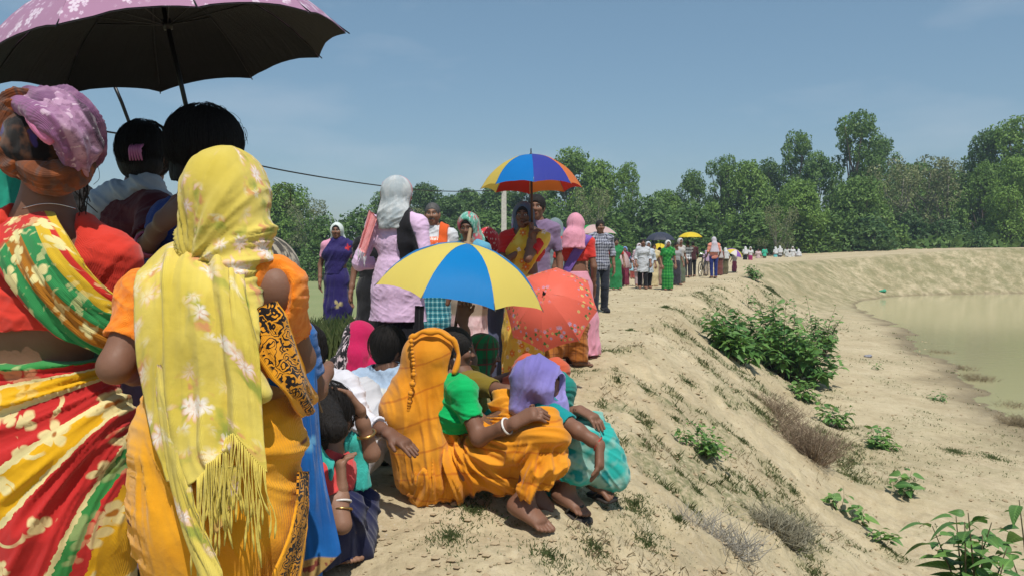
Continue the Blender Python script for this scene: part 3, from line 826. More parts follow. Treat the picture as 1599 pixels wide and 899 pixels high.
        return s.put('hair', v, f, mat or M_HAIR, pat=v)
    def strands(s, c, rad, n=420, seed=1, length=1.0, r=.0007, lift=.003, fr=None, gather=None):
        """single hairs combed from the crown over an ellipsoid of hair"""
        g = np.random.default_rng(seed); mb = MB(); rad = A(rad)*np.ones(3); fr = np.eye(3) if fr is None else fr
        for i in range(n):
            a = g.random()*6.283; t0 = g.random()**.8*1.2; t1 = t0+(.5+.9*g.random())*length; off = 1+lift/rad.mean()*(g.random()**2*1.6-.15); pts = []; da = g.normal()*.18
            for k in range(6):
                t = t0+(t1-t0)*k/5; aa = a+da*k/5; q = V3(math.sin(t)*math.cos(aa), math.sin(t)*math.sin(aa), math.cos(t))*rad*(off+.01*math.sin(k+i))
                pts.append(c+fr@q)
            mb.add(tube(pts, [r, r, r, r*.9, r*.7, r*.4], 3, False))
        return tag(mb.build('hair_strands', M_HAIR, s.root), kind='stuff')
    def blouse(s, mat, sleeve=.62, low=None, deep=.06, t=.010, name='blouse', sleeves='LR', back=.0, wr=.0025, extra=(), k=None):
        """fitted top: body surface blown up a little, cut at waist, neck and sleeve"""
        J = s.J; ops = [('u', p) for p in infl(s.torso(), t)]
        for n in sleeves:
            e = J['sh'+n]+(J['el'+n]-J['sh'+n])*min(sleeve, 1.0)
            ops.append(('u', cone(J['sh'+n], e, (.044+.003)*s.sc*s.fat+t, (.046-.010*min(sleeve, 1))*s.sc*s.fat+t, .02)))
            if sleeve > 1:
                e2 = J['el'+n]+(J['wr'+n]-J['el'+n])*(sleeve-1); ops.append(('u', cone(e, e2, .038*s.sc+t, (.038-.014*(sleeve-1))*s.sc+t+.003, .02)))
                ops.append(('x', cone(e2+unit(J['wr'+n]-J['el'+n])*.012, e2+unit(J['wr'+n]-J['el'+n])*.10, .06, .06, .004)))
            else: ops.append(('x', cone(e+unit(J['el'+n]-J['sh'+n])*.062, e+unit(J['el'+n]-J['sh'+n])*.20, .062, .08, .004)))
        ops += list(extra)
        up = unit(J['neck']-J['chest']); fw = np.cross(up, s.side)*1.0
        fw = np.cross(unit(up), s.side); fw = -fw if fw@V3(0, 1, 0) < 0 and abs(fw[1]) > .3 else fw
        nk = J['neck']
        ops.append(('x', ell(nk+up*.035*s.sc+fw*deep*.35, V3(.085*s.sc, (.075+deep*.5)*s.sc, (.05+deep)*s.sc), np.stack([s.side, fw, up], 1), .01)))
        if back: ops.append(('x', ell(nk-fw*.09*s.sc+up*.02, V3(.098*s.sc, .10*s.sc, back), np.stack([s.side, fw, up], 1), .01)))
        if low is None: low = J['waist']*.55+J['chest']*.45
        ops.append(('p', low, -unit(J['chest']-J['pelvis'])))
        v, f = solid(ops, s.h); nn = vnormals(v, f)
        v = v+nn*(wr*1.2*fbm(v, 9, 3, 4)+wr*1.3*rfold(v[:, 2]*.9+v@s.side*.35, v@s.side-.4*v[:, 2], 8, .034, 4)+(wr*.6*rfold(v[:, 2]*.6-v@s.side*.8, v@s.side+.4*v[:, 2], 18, .017, 5) if s.h < .008 else 0))[:, None]
        return s.put(name, v, f, mat)
    def skirt(s, mat, top=None, hem=.04, flare=.165, name='skirt', amp=.010, lam=.075, wrap=0.0, hip=.140, e=1.18):
        J = s.J; H, q = s.H, s.sc
        z0 = top or J['waist'][2]-.02; c = J['pelvis']
        ops = [('u', cone(V3(c[0], c[1], z0), V3(c[0], c[1], .50*H), .112*q, hip*q*.98, .05, e+.06, s.hside)), ('u', cone(V3(c[0], c[1], .50*H), V3(c[0], c[1]+.01, .27*H), hip*q, (hip*.45+flare*.55)*q, .05, e, s.hside)),
               ('u', cone(V3(c[0], c[1]+.01, .27*H), V3(c[0], c[1]+.005, hem-.1), (hip*.45+flare*.55)*q, flare*q, .05, e, s.hside)), ('p', V3(0, 0, hem), V3(0, 0, -1)), ('p', V3(0, 0, z0), V3(0, 0, 1))]
        v, f = solid(ops, s.h); nn = vnormals(v, f)
        d = v-V3(c[0], c[1], 0); th = np.arctan2(d@s.camside, d@s.cam)
        sarc = th*.15+wrap*v[:, 2]
        t = np.clip((z0-v[:, 2])/(z0-hem), 0, 1)
        sd_ = int(abs(s.loc[0])*10) % 50
        v = v+nn*(amp*(.3+1.1*t)*rfold(sarc, v[:, 2]+.5*sarc, sd_, lam*.75, 6)+.006*fbm(v, 9, 2, 5)*(.3+t))[:, None]*(np.abs(nn[:, 2]) < .8)[:, None]
        return s.put(name, v, f, mat)
    def band(s, mat, over='L', w=.10, t=.022, name='pallu', k=.35, low=None, fall=None, off=0.0, fold=.006):
        """cloth band that runs over one shoulder diagonally across chest and back"""
        J = s.J; sg = -1 if over == 'L' else 1
        ops = [('u', p) for p in infl(s.torso(), t)]
        a = J['sh'+over]-s.side*sg*.055+V3(0, 0, .02); b = J['pelvis']+(-s.side*sg)*.13+V3(0, 0, .06)
        d = unit(b-a); nrm = unit(np.cross(d, V3(0, 1, 0))); nrm = nrm if nrm[2] > 0 else -nrm
        ops += [('p', a+nrm*(w+off), nrm), ('p', a-nrm*(w-off), -nrm), ('p', low if low is not None else J['pelvis']+V3(0, 0, .02), V3(0, 0, -1))]
        if fall: ops = [('u', p) for p in fall]+ops
        v, f = solid(ops, s.h); nn = vnormals(v, f)
        v = v+nn*(fold*rfold(v@nrm, v@d, 3, .034, 7))[:, None]
        return s.put(name, v, f, mat, pat=np.stack([v@nrm, v@d, v[:, 0]], 1))
    def veil(s, mat, drop=.30, t=.022, wide=.13, open_=1.0, name='veil', back=.06, amp=.007, extra=(), cut=(), e=1.45, fwd=.0, up=.0, fd=(1.0, .25)):
        """cloth over the head that falls behind the shoulders, open round the face"""
        c, F_, q = s.J['head'], s.HF, s.hs
        def w(x, y, z): return c+F_@(V3(x, y, z)*q)
        bk = unit(np.cross(s.side, unit(s.J['neck']-s.J['chest']))); bk = -bk if bk@F_[:, 1] > 0 and abs(bk@F_[:, 1]) > .2 else bk
        if bk@F_[:, 1] > 0: bk = -bk
        n0 = s.J['neck']+bk*back
        ops = [('u', ell(w(0, -.014+fwd, .022+up), V3(.073+t, .094+t, .088+t)*q, F_)), ('u', cone(w(0, -.03, -.01), n0+V3(0, 0, .02), .074*q, .080*q, .06, 1.1, s.side)),
               ('u', cone(n0+V3(0, 0, .02), n0+bk*.015+V3(0, 0, -drop), .080*q, wide*q, .06, e, s.side))]
        ops += [('u', p) for p in extra]
        ops.append(('x', ell(w(0, .112, -.035), V3(.070*open_, .092, .122)*q, F_, .012)))
        ops += list(cut)
        ops.append(('p', n0+V3(0, 0, -drop), V3(0, 0, -1)))
        v, f = solid(ops, s.h); nn = vnormals(v, f)
        d = v-n0; th = np.arctan2(d@s.camside, d@s.cam+.0)
        tt = np.clip((c[2]+.05-v[:, 2])/.25, .15, 1)
        v = v+nn*(amp*1.1*tt*rfold(fd[0]*th*.15+fd[1]*v[:, 2], fd[0]*v[:, 2]-fd[1]*th*.15, 6, .042, 5)+.004*fbm(v, 13, 2, 9))[:, None]
        return s.put(name, v, f, mat)
    def trousers(s, mat, hem=.05, w=.03, name='trousers', top=None, wr=.004):
        J, q = s.J, s.sc; ops = [('u', p) for p in infl(s.torso()[:1], .008)]
        for n in 'LR':
            ops += [('u', cone(J['hip'+n], J['kn'+n], .092*q, .062*q+w*.6, .02)), ('u', cone(J['kn'+n], J['an'+n]-V3(0, 0, .02), .062*q+w*.6, .040*q+w, .02))]
        ops += [('p', V3(0, 0, hem), V3(0, 0, -1)), ('p', V3(0, 0, top or J['waist'][2]), V3(0, 0, 1))]
        v, f = solid(ops, s.h); nn = vnormals(v, f); v = v+nn*(wr*rfold(v[:, 2], v[:, 0]+v[:, 1], 3, .06, 3))[:, None]
        return s.put(name, v, f, mat)
    def sandals(s, mat, feet='LR'):
        for n in feet:
            J = s.J; a, t = J['an'+n], J['to'+n]; F_ = frame_of(V3(*(t-a)[:2], 0)); F_[:, 1] = unit(t-a+V3(0, 0, a[2]-t[2]-.0)) if True else F_[:, 1]
            zb = min(t[2], a[2]-.055*s.sc)-.018
            p0 = V3(a[0], a[1], 0)-F_[:, 1]*.05; p1 = V3(t[0], t[1], 0)+F_[:, 1]*.045
            ops = [('u', cone(V3(p0[0], p0[1], a[2]-.060*s.sc), V3(p1[0], p1[1], t[2]-.012), .032, .040, .01)), ('x', cone(V3(p0[0], p0[1], a[2]-.060*s.sc+.052), V3(p1[0], p1[1], t[2]+.040), .050, .052, .01, 3.0, F_[:, 0]))]
            v, f = solid(ops, .0045); s.put('sandal', v, f, mat)
# ------------------------------------------------------------------ umbrellas
M_RIB = plain_mat('steel_rib', (.35, .35, .36), .35, .5, .8)
M_BLACKMETAL = plain_mat('black_metal', (.012, .012, .013), .35, .5, .3)
M_WOOD = plain_mat('pale_wood', (.30, .20, .11), .6, .3)
M_DARKWOOD = plain_mat('brown_wood', (.10, .045, .025), .5, .3)
M_REDPLASTIC = plain_mat('red_plastic', (.55, .05, .04), .35, .5)
M_BLACKCLOTH = fabric('black_lining', (.012, .012, .014), .8, .0)
def umbrella(label, centre, axis, R, depth, n, mats, spin=0.0, shaft=.62, shaft_mat=None, shaft_r=.006, lining=None, ferrule=.06, fer_mat=None, handle=None, name='umbrella', ferr=.006, phi=62, group=None):
    """centre: middle of the rim plane, axis: towards the tip, mats: one per panel in turn"""
    z = unit(axis); ref = V3(0, 1, 0) if abs(z[1]) < .9 else V3(1, 0, 0)
    x = unit(np.cross(ref, z)); y = np.cross(z, x)
    root = thing(name, label, 'umbrella', (0, 0, 0), 0, group)
    root.matrix_world = Matrix(((x[0], y[0], z[0], centre[0]), (x[1], y[1], z[1], centre[1]), (x[2], y[2], z[2], centre[2]), (0, 0, 0, 1)))
    ph = math.radians(phi)
    def prof(t): return R*np.sin(t*ph)/math.sin(ph), depth*((np.cos(t*ph)-math.cos(ph))/(1-math.cos(ph)))
    nt_, ns = 12, 9
    for i in range(n):
        a0, a1 = spin+2*math.pi*i/n, spin+2*math.pi*(i+1)/n
        S = np.linspace(0, 1, ns)[None, :]; T0 = np.linspace(0.02, 1, nt_)[:, None]
        T = T0*(1-.022*4*S*(1-S)*T0**2)
        r, h = prof(T)
        bow = 4*S*(1-S)*.018*T**1.0*R*2
        X = r*((1-S)*math.cos(a0)+S*math.cos(a1)); Y = r*((1-S)*math.sin(a0)+S*math.sin(a1)); Z = h+0*S+bow*.55
        Z = Z+.002*R*noise(np.stack([X*14, Y*14, Z*14+i], -1))*4
        v = np.stack([X, Y, Z], -1).reshape(-1, 3)
        q = np.arange((nt_-1)*(ns-1)); a = (q//(ns-1))*ns+q % (ns-1)
        f = np.stack([a, a+ns, a+ns+1, a+1], 1)
        pat = np.stack([np.broadcast_to((S-.5)*1.0, X.shape)*r/R*.8, np.broadcast_to(T, X.shape), np.full(X.shape, i*.37)], -1).reshape(-1, 3)
        po = obj('panel', mesh_of('panel', v, f, True, {'pat': pat}), mats[i % len(mats)], root)
        if lining is not None:
            obj('lining', mesh_of('lining', v-V3(0, 0, .004), np.ascontiguousarray(f[:, ::-1]), True, {'pat': pat}), lining, po)
    for i in range(n):
        a = spin+2*math.pi*i/n; t = np.linspace(0.02, 1.0, 9); r, h = prof(t)
        pts = np.stack([r*math.cos(a), r*math.sin(a), h-.007], 1)
        pts[-1] *= A([1.02, 1.02, 1]); mb = MB(); mb.add(tube(pts, .0022, 5))
        r5, h5 = prof(.48); mb.add(tube([V3(0, 0, depth*.38), V3(r5*math.cos(a), r5*math.sin(a), h5-.012)], .002, 5))
        mb.build('rib', M_RIB if lining is None else M_BLACKMETAL, root)
    s = MB(); s.add(tube([V3(0, 0, depth-.02), V3(0, 0, depth-.02-shaft)], shaft_r, 8)); s.add(tube([V3(0, 0, depth*.33), V3(0, 0, depth*.45)], shaft_r*1.9, 8)); s.build('shaft', shaft_mat or M_BLACKMETAL, root)
    if ferrule: MB().add(tube([V3(0, 0, depth-.012), V3(0, 0, depth+.006), V3(0, 0, depth+.012), V3(0, 0, depth+ferrule)], [ferr*2.6, ferr*2.2, ferr, ferr*.7], 8)).build('ferrule', fer_mat or M_BLACKMETAL, root)
    if handle is not None:
        zb = depth-.02-shaft
        if handle == 'hook': pts = [V3(0, 0, zb+.1), V3(0, 0, zb)]+[V3(.045-.045*math.cos(q), 0, zb-.045*math.sin(q)) for q in np.linspace(.3, math.pi, 7)]
        else: pts = [V3(0, 0, zb+.1), V3(0, 0, zb-.02)]
        MB().add(tube(pts, .011, 8)).build('handle', {'hook': M_REDPLASTIC}.get(handle, M_BLACKMETAL), root)
    return root
def nylon(name, col, pattern=None, trans=.35):
    def fn(n_, pv):
        c = n_.mix(0.0, col, col)
        return pattern(n_, pv, c) if pattern else c
    return fabric(name, fn, .45, trans, 1500, .05, .12, .10)
def nyl(name, rgb, pattern=None, trans=.35): return nylon(name, lin(*rgb), pattern, trans)
def pale_blossoms(n_, pv, c):
    x, y, z = n_.sep(pv); q = n_.comb(n_.math('ADD', x, z), y)
    zone = n_.mapr(n_.noise(q, 5, 2), .42, .55)
    c2 = flower(n_, q, c, 11, .42, 5, (.72, .60, .70), (.55, .38, .52), .75, 1.0, 12)
    c2 = flower(n_, q, c2, 19, .36, 5, (.66, .50, .62), (.5, .33, .47), .5, 2.0, 12)
    return n_.mix(n_.math('MULTIPLY', zone, n_.mapr(y, .35, .6)), c, c2)
def rim_flowers(n_, pv, c):
    x, y, z = n_.sep(pv); q = n_.comb(n_.math('ADD', x, z), y)
    c2 = flower(n_, q, c, 6.5, .30, 6, lin(200, 175, 205), lin(120, 80, 160), .55, 1.0, 14)
    c2 = flower(n_, q, c2, 5.5, .26, 7, lin(225, 205, 130), lin(150, 90, 60), .40, 2.0, 14)
    c2 = flower(n_, q, c2, 8, .30, 3, lin(70, 125, 70), lin(60, 110, 60), .5, 3.0, 14)
    ring = n_.math('MULTIPLY', n_.mapr(y, .60, .68), n_.mapr(y, .97, .92))
    hub = n_.mapr(y, .22, .14)
    return n_.mix(n_.math('MAXIMUM', ring, n_.math('MULTIPLY', hub, .6)), c, c2)
U_PINK = nyl('mauve_blossom_nylon', (172, 130, 158), pale_blossoms, .12)
U_YEL, U_BLUE = nyl('pale_yellow_nylon', (238, 216, 110)), nyl('bright_blue_nylon', (20, 135, 208))
U_YEL2, U_BLUE2, U_NAVY, U_ORANGE, U_RED = nyl('yellow_nylon', (230, 205, 90)), nyl('sky_blue_nylon', (25, 125, 205)), nyl('royal_blue_nylon', (62, 72, 165)), nyl('orange_nylon', (235, 130, 60)), nyl('red_nylon', (190, 50, 40))
U_CORAL = nyl('coral_flower_nylon', (236, 112, 92), rim_flowers, .25)
U_GREEN, U_PALE, U_BLACK, U_YEL3 = nyl('green_nylon', (40, 165, 80)), nyl('pale_pink_nylon', (212, 182, 182)), nyl('charcoal_nylon', (62, 66, 80), None, .1), nyl('lemon_nylon', (232, 205, 60))
U_PURPLE, U_WHITE, U_VIOLET = nyl('purple_nylon', (150, 105, 190)), nyl('white_nylon', (225, 220, 215)), nyl('violet_nylon', (110, 85, 160))

# the big one over the bare-headed women: rim ellipse measured in the photograph
umbrella('large mauve umbrella with pale blossoms and a black inside, held over the bare-headed women', P(273, 89, 2.45), V3(-.185, -.075, 1), .525, .25, 10, [U_PINK], .18, .62, M_BLACKMETAL, .0075, M_BLACKCLOTH, handle='straight')
umbrella('yellow and blue panelled umbrella with a stubby wooden tip held by a seated woman', P(719, 458, 4.3), V3(.16, -.06, 1), .475, .275, 8, [U_BLUE, U_YEL], -math.pi/2-math.pi/8+.05, .62, M_DARKWOOD, .009, None, .085, M_WOOD, ferr=.011, handle='straight')
umbrella('blue, yellow and orange panelled umbrella held up by the woman in the yellow saree', P(830, 294, 6.5), V3(-.015, .04, 1), .415, .275, 8, [U_BLUE2, U_NAVY, U_ORANGE, U_RED, U_ORANGE, U_RED, U_YEL2, U_YEL2], -math.pi/2-math.pi/4+.02, .62, M_DARKWOOD, .010, None, .05, handle='straight')
umbrella('coral red umbrella with a ring of printed flowers and a red hook handle, tilted low', P(860, 482, 6.15), unit(V3(-.24, -.82, .52)), .37, .25, 8, [U_CORAL], .25, .52, M_RIB, .006, None, .04, handle='hook')
umbrella('green and pale pink umbrella behind the man in the checked shirt', P(927, 366, 15.8), V3(0, 0, 1), .50, .19, 8, [U_GREEN, U_PALE, U_PALE, U_GREEN], .2, .7, handle='straight')
umbrella('small purple umbrella glimpsed left of the pink veil', P(860, 362, 12.5), V3(.1, 0, 1), .30, .15, 8, [U_VIOLET], 0, .6, handle='straight')
umbrella('pale pink umbrella tilted beside the maroon skirt', P(966, 402, 24.0), unit(V3(.75, -.35, .75)), .47, .24, 8, [U_PALE], .1, .62, handle='straight')
umbrella('charcoal black umbrella in the far walking group', P(1031, 376, 25.0), V3(0, 0, 1), .50, .27, 8, [U_BLACK], .2, .7, handle='straight')
umbrella('low yellow umbrella just under the charcoal one', P(1030, 387, 28.0), V3(0, -.4, 1), .27, .14, 8, [U_YEL3], .2, .6, handle='straight')
umbrella('bright yellow umbrella over the man in the chequered shirt', P(1078, 371, 32.5), V3(0, 0, 1), .50, .22, 8, [U_YEL3], .3, .7, handle='straight')
umbrella('small purple, yellow and white umbrella tilted right on the far path', P(1147, 396, 38.0), unit(V3(.35, -.35, .85)), .42, .2, 8, [U_PURPLE, U_YEL2, U_WHITE], .1, .6, handle='straight')
# ------------------------------------------------------------------ standing people in the middle distance
def spot(px, top, d, veil=0.0, z=None):
    """location and height of someone whose crown reaches photo height top"""
    w = P(px, top, d); g = gz(w[0], d) if z is None else z
    return (w[0], d, g), w[2]-veil-g
C = lambda *a: lin(*a)
def fab(name, r, g, b, **k): return fabric(name, lin(r, g, b), **k)
F_WHITE, F_BLACK = fab('white_cotton', 200, 200, 200), fab('black_cotton', 26, 26, 30)

# woman in a dark blue saree
loc, H = spot(526, 345, 9.8, .015)
p = Person('woman in a dark blue saree with red flowers and a pale headscarf, facing the camera', loc, 183, H, True, .009, 'dark', look=V3(.05, 1, 0))
def navy_flowers(n_, pv):
    c = n_.mix(0, C(44, 36, 92), C(44, 36, 92))
    pv = n_.vmath('ADD', pv, n_.vmath('SCALE', n_.noise(pv, 14, 3, .6, 1), .07))
    c = flower(n_, pv, c, 4.2, .26, 3, C(170, 155, 110), C(120, 110, 80), .30, 2.0, 9)
    return flower(n_, pv, c, 4.2, .19, 4, C(205, 52, 46), C(120, 26, 30), .36, 5.2, 9)
m = fabric('dark_blue_flowered_silk', navy_flowers, .6)
p.J['elR'] += V3(.02, -.02, 0); p.J['elL'] += V3(-.02, -.02, 0)
p.body(hands='LR', feet='LR', toes=False, palm={'L': V3(1, 0, 0), 'R': V3(-1, 0, 0)}); p.hair(0, .010)
p.blouse(fab('rose_cotton', 215, 150, 175), .55); p.skirt(m, flare=.175, amp=.012); p.band(m, 'L', .155, .024)
p.veil(fab('thin_white_muslin', 205, 215, 210), .12, .014, .085, 1.15, 'headscarf')

# person in black half hidden by the pink coat
loc, H = spot(583, 332, 7.4)
p = Person('person in black half hidden to the left of the pale pink coat', loc, 170, H, True, .010, 'dark')
p.body(hands='LR', feet='', legs='LR', palm={'L': V3(1, 0, 0), 'R': V3(-1, 0, 0)}); p.hair(); p.blouse(F_BLACK, .7, p.J['pelvis']); p.skirt(F_BLACK)

# woman in a pale pink coat seen from behind
loc, H = spot(619, 270, 5.2, .02)
p = Person('woman in a long pale pink coat with a white and pink headscarf, seen from behind', loc, -28, H, False, .006, 'brown', look=V3(.35, 1, 0), fat=.95)
J = p.J; q = .165
J['elL'] = J['shL']+V3(-.085, -.06, -.255); J['wrL'] = J['elL']+V3(.045, .175, .0); J['hdL'] = J['wrL']+V3(.13, .08, -.02)
J['elR'] = J['shR']+V3(.085, -.02, -.27); J['wrR'] = J['elR']+V3(-.08, .22, .05); J['hdR'] = J['wrR']+V3(-.12, .08, .02)
m = fab('pale_pink_poplin', 214, 182, 212, bump=.3); mb_ = fab('black_crepe', 30, 29, 34, rough=.8)
p.body(hands='LR', feet='', palm={'L': V3(0, 1, 0), 'R': V3(0, 1, 0)})
coat = [('u', cone(p.J['pelvis']+V3(0, 0, .06), V3(0, .01, .34*H), .130, .178, .05, 1.25, p.side)), ('u', cone(p.J['waist'], p.J['pelvis'], .112, .135, .04, 1.32, p.side))]
p.blouse(m, 1.8, V3(0, 0, .40*H), .02, .011, 'coat', extra=coat, wr=.0024)
p.skirt(mb_, top=.45*H, flare=.17, name='skirt', amp=.013)
# black shoulder panel of the coat, then the long black end hanging on the right
ops = [('u', pr) for pr in infl(p.torso(), .026)]+[('u', pr) for pr in infl(p.uarm('R'), .024)]
v, f = solid(ops+[('p', V3(.150, 0, .8*H), V3(1, .2, .35)), ('p', V3(.062, 0, .8*H), V3(-1, 0, -.12)), ('p', V3(0, .035, 0), V3(0, 1, 0)), ('p', V3(0, 0, .60*H), V3(0, 0, -1))], p.h)
p.put('shoulder_panel', v, f, mb_)
def hang(U, V): return np.stack([.205+.04*(U-.5)*2+.006*np.sin(9*U+3*V), -.06-.02*V+.012*np.sin(14*U+1.2*V), .47*H-.34*H*V], -1)
def sheet(fn, nu, nv, t=.004):
    U, V = np.meshgrid(np.linspace(0, 1, nu), np.linspace(0, 1, nv), indexing='xy')
    g = fn(U, V); v = g.reshape(-1, 3); i = np.arange((nv-1)*(nu-1)); a = (i//(nu-1))*nu+i % (nu-1)
    f = np.stack([a, a+nu, a+nu+1, a+1], 1); n = vnormals(v, f)
    v2 = v-n*t; o = len(v)
    edge = []
    r = list(range(nu)); bl = [(nv-1)*nu+k for k in range(nu)]; le = [k*nu for k in range(nv)]; ri = [k*nu+nu-1 for k in range(nv)]
    for L_, fl in ((r, 0), (bl, 1), (le, 1), (ri, 0)):
        for a_, b_ in zip(L_[:-1], L_[1:]): edge.append((a_, b_, b_+o, a_+o) if fl else (b_, a_, a_+o, b_+o))
    pat = np.stack([U, V, 0*U], -1).reshape(-1, 3)
    return np.vstack([v, v2]), np.vstack([f, f[:, ::-1]+o, A(edge)]), np.vstack([pat, pat])
v, f, pt = sheet(hang, 12, 20); p.put('coat_tail', v, f, mb_, pat=pt)
def scarf_pat(n_, pv):
    x, y, z = n_.sep(pv)
    c = n_.mix(n_.mapr(n_.noise(pv, 9, 3), .45, .6), C(176, 186, 190), C(202, 206, 206))
    return n_.mix(n_.mapr(n_.math('ABSOLUTE', x), .22, .25), c, C(215, 140, 150))
ms = fabric('white_pink_bordered_gauze', scarf_pat, .95, bump=.6)
p.veil(ms, .075, .024, .075, .95, 'headscarf', .03, .007, fd=(.35, 1.0))
def tail(U, V): return np.stack([-.115-.055*V+.075*(U-.5)+.008*np.sin(11*U), -.105-.05*V+.012*np.sin(16*U+2*V), p.J['neck'][2]+.045-.245*V-.09*np.abs(U-.3)], -1)
v, f, pt = sheet(tail, 14, 20); t_ = p.put('scarf_end', v, f, fab('coral_gauze', 228, 150, 150), pat=pt)
fr = MB()
for k in range(15):
    b = tail(A([[k/14]]), A([[1.0]])).reshape(3); fr.add(tube(smooth_path([b, b+V3(.004*math.sin(k*2), 0, -.03), b+V3(.006*math.sin(k), -.004, -.065)], 4), .0022, 4))
o = fr.build('fringe', F_WHITE, t_); tag(o, kind='stuff')

# moustached man
loc, H = spot(676, 315, 7.5, 0)
p = Person('grey-haired moustached man in a white tee with an orange print and an orange shoulder towel', loc, 172, H, False, .008, 'brown', look=V3(-.12, 1, -.02))
def tee(n_, pv):
    x, y, z = n_.sep(pv); c = n_.mix(0, C(205, 208, 212), C(205, 208, 212))
    zc = H*.735
    m_ = n_.math('MULTIPLY', n_.math('LESS_THAN', n_.math('ABSOLUTE', n_.math('SUBTRACT', x, -.02)), .085), n_.math('LESS_THAN', n_.math('ABSOLUTE', n_.math('SUBTRACT', y, zc-.04)), .115))
    pr = n_.mix(n_.mapr(n_.noise(pv, 30, 3), .52, .60), C(220, 95, 50), C(225, 200, 180))
    wd = n_.math('MULTIPLY', n_.math('LESS_THAN', n_.math('ABSOLUTE', n_.math('SUBTRACT', y, zc+.055)), .012), n_.math('LESS_THAN', n_.math('FRACT', n_.math('MULTIPLY', x, 45)), .6))
    return n_.mix(n_.math('MULTIPLY', m_, wd), n_.mix(m_, c, pr), C(235, 225, 215))
p.body(hands='LR', feet='LR', toes=False, moust=True, grey=True, palm={'L': V3(1, 0, 0), 'R': V3(-1, 0, 0)}, beard=.15)
n_ = NT('grey_hair'); n_.fin(n_.mix(n_.noise(n_.attr('pat'), 60, 3), (.02, .02, .02), (.13, .125, .12)), .6); p.hair(0, .006, short=True, mat=n_.m)
p.blouse(fabric('printed_white_tee', tee, .85), .75, p.J['pelvis']+V3(0, 0, .03), .0, .014, 'tee_shirt', wr=.004)
p.skirt(fabric('teal_checked_cotton', checks(C(40, 120, 135), C(160, 205, 205), .05, .2, C(20, 60, 80))), flare=.15, name='lungi', hem=.12)
mo = fab('orange_towelling', 214, 92, 40)
ops = [('u', pr) for pr in infl(p.torso(), .030)]
v, f = solid(ops+[('p', V3(-.155, 0, 0), V3(-1, 0, .0)), ('p', V3(-.075, 0, 0), V3(1, 0, 0)), ('p', V3(0, 0, .62*H), V3(0, 0, -1))], p.h); p.put('towel', v, f, mo)

# green turban
loc, H = spot(734, 330, 6.3, .015)
p = Person('person with a green and pink wrapped headcloth behind the wooden umbrella tip', loc, 140, H, True, .009, 'deep', look=V3(-.5, 1, -.25))
def green_wrap(n_, pv): return n_.mix(n_.mapr(n_.noise(pv, 11, 2), .5, .58), n_.mix(n_.mapr(n_.noise(pv, 34, 2), .5, .6), C(90, 160, 140), C(165, 200, 190)), C(185, 90, 100))
p.body(hands='', feet='LR', toes=False); p.hair()
p.veil(fabric('green_pink_wrap', green_wrap), .05, .028, .075, 1.0, 'headcloth', .03, .010)
p.blouse(fab('teal_blue_cotton', 95, 160, 185), .6)
def pinkbeige(n_, pv):
    x, y, z = n_.sep(pv)
    return n_.mix(n_.mapr(y, .62, .60), C(170, 150, 130), n_.mix(n_.mapr(n_.noise(pv, 20, 3), .4, .6), C(205, 165, 165), C(222, 190, 190)))
p.skirt(fabric('pink_beige_cotton', pinkbeige), flare=.16, wrap=.25)
# red bandana
loc, H = spot(762, 357, 6.9, .015)
p = Person('short person in a red spotted headcloth between the green headcloth and the lavender shawl', loc, 165, H, True, .009, 'deep', hs=.9, look=V3(.2, 1, -.3))
def spots(a, b, s): return lambda n_, pv: flower(n_, pv, n_.mix(0, a, a), s, .28, 5, b, b, .8, 1.0, 12)
p.body(hands='', feet='', face=True); p.hair(); p.veil(fabric('red_spotted_cotton', spots(C(200, 55, 62), C(225, 200, 190), 22)), .12, .026, .11, 1.0, 'headcloth')
p.blouse(fab('slate_cotton', 70, 72, 90), .7, p.J['pelvis']); p.skirt(fab('slate_blue_cotton', 80, 85, 110))

# woman with the multicoloured umbrella
loc, H = spot(818, 312, 6.6, .015)
p = Person('woman in a yellow saree and red blouse holding the blue, yellow and orange umbrella', loc, 168, H, True, .007, 'deep', look=V3(-.05, 1, 0))
J = p.J
hand_w = p.loc_of(P(830, 352, 6.5))
J['elL'] = p.loc_of(P(824, 404, 6.42)); J['wrL'] = hand_w+V3(.0, -.0, -.075); J['hdL'] = hand_w+V3(-.0, .0, .05)
J['elR'] = p.loc_of(P(845, 392, 6.4)); J['wrR'] = hand_w+V3(-.02, .01, -.14); J['hdR'] = hand_w+V3(-.01, .03, -.02)
J['elR'] = J['shR']+V3(.02, .14, -.22)
def yellow_floral(n_, pv):
    c = n_.mix(n_.mapr(n_.noise(pv, 5, 2), .45, .55), C(222, 170, 50), C(228, 190, 80))
    c = flower(n_, pv, c, 9, .36, 6, C(225, 120, 45), C(235, 215, 170), .6, 1.0, 12)
    return flower(n_, pv, c, 13, .3, 5, C(235, 215, 190), C(190, 70, 40), .4, 3.0, 12)
m = fabric('yellow_flowered_cotton', yellow_floral)
p.body(hands='LR', feet='', curl=1.3, palm={'L': V3(1, .3, 0), 'R': V3(-1, .3, 0)}); p.hair()
p.blouse(fab('red_cotton', 196, 42, 40), .6); p.skirt(m, flare=.17); p.band(m, 'L', .13, .022)
p.veil(fab('slate_head_wrap', 84, 98, 120), .05, .02, .08, 1.05, 'headcloth', .03)
def shawl(n_, pv):
    x, y, z = n_.sep(pv); return n_.mix(n_.mapr(n_.math('FRACT', n_.math('MULTIPLY', y, 9)), .8, .85), C(176, 178, 212), C(196, 160, 190))
ops = [cone(J['neck']+V3(.02, -.05, .03), J['neck']+V3(.16, -.06, -.22), .06, .09, .05), cone(J['neck']+V3(.16, -.06, -.22), J['neck']+V3(.2, -.05, -.36), .09, .10, .05), cone(J['head']+V3(.03, -.06, .0), J['neck']+V3(.05, -.05, .02), .08, .07, .04)]
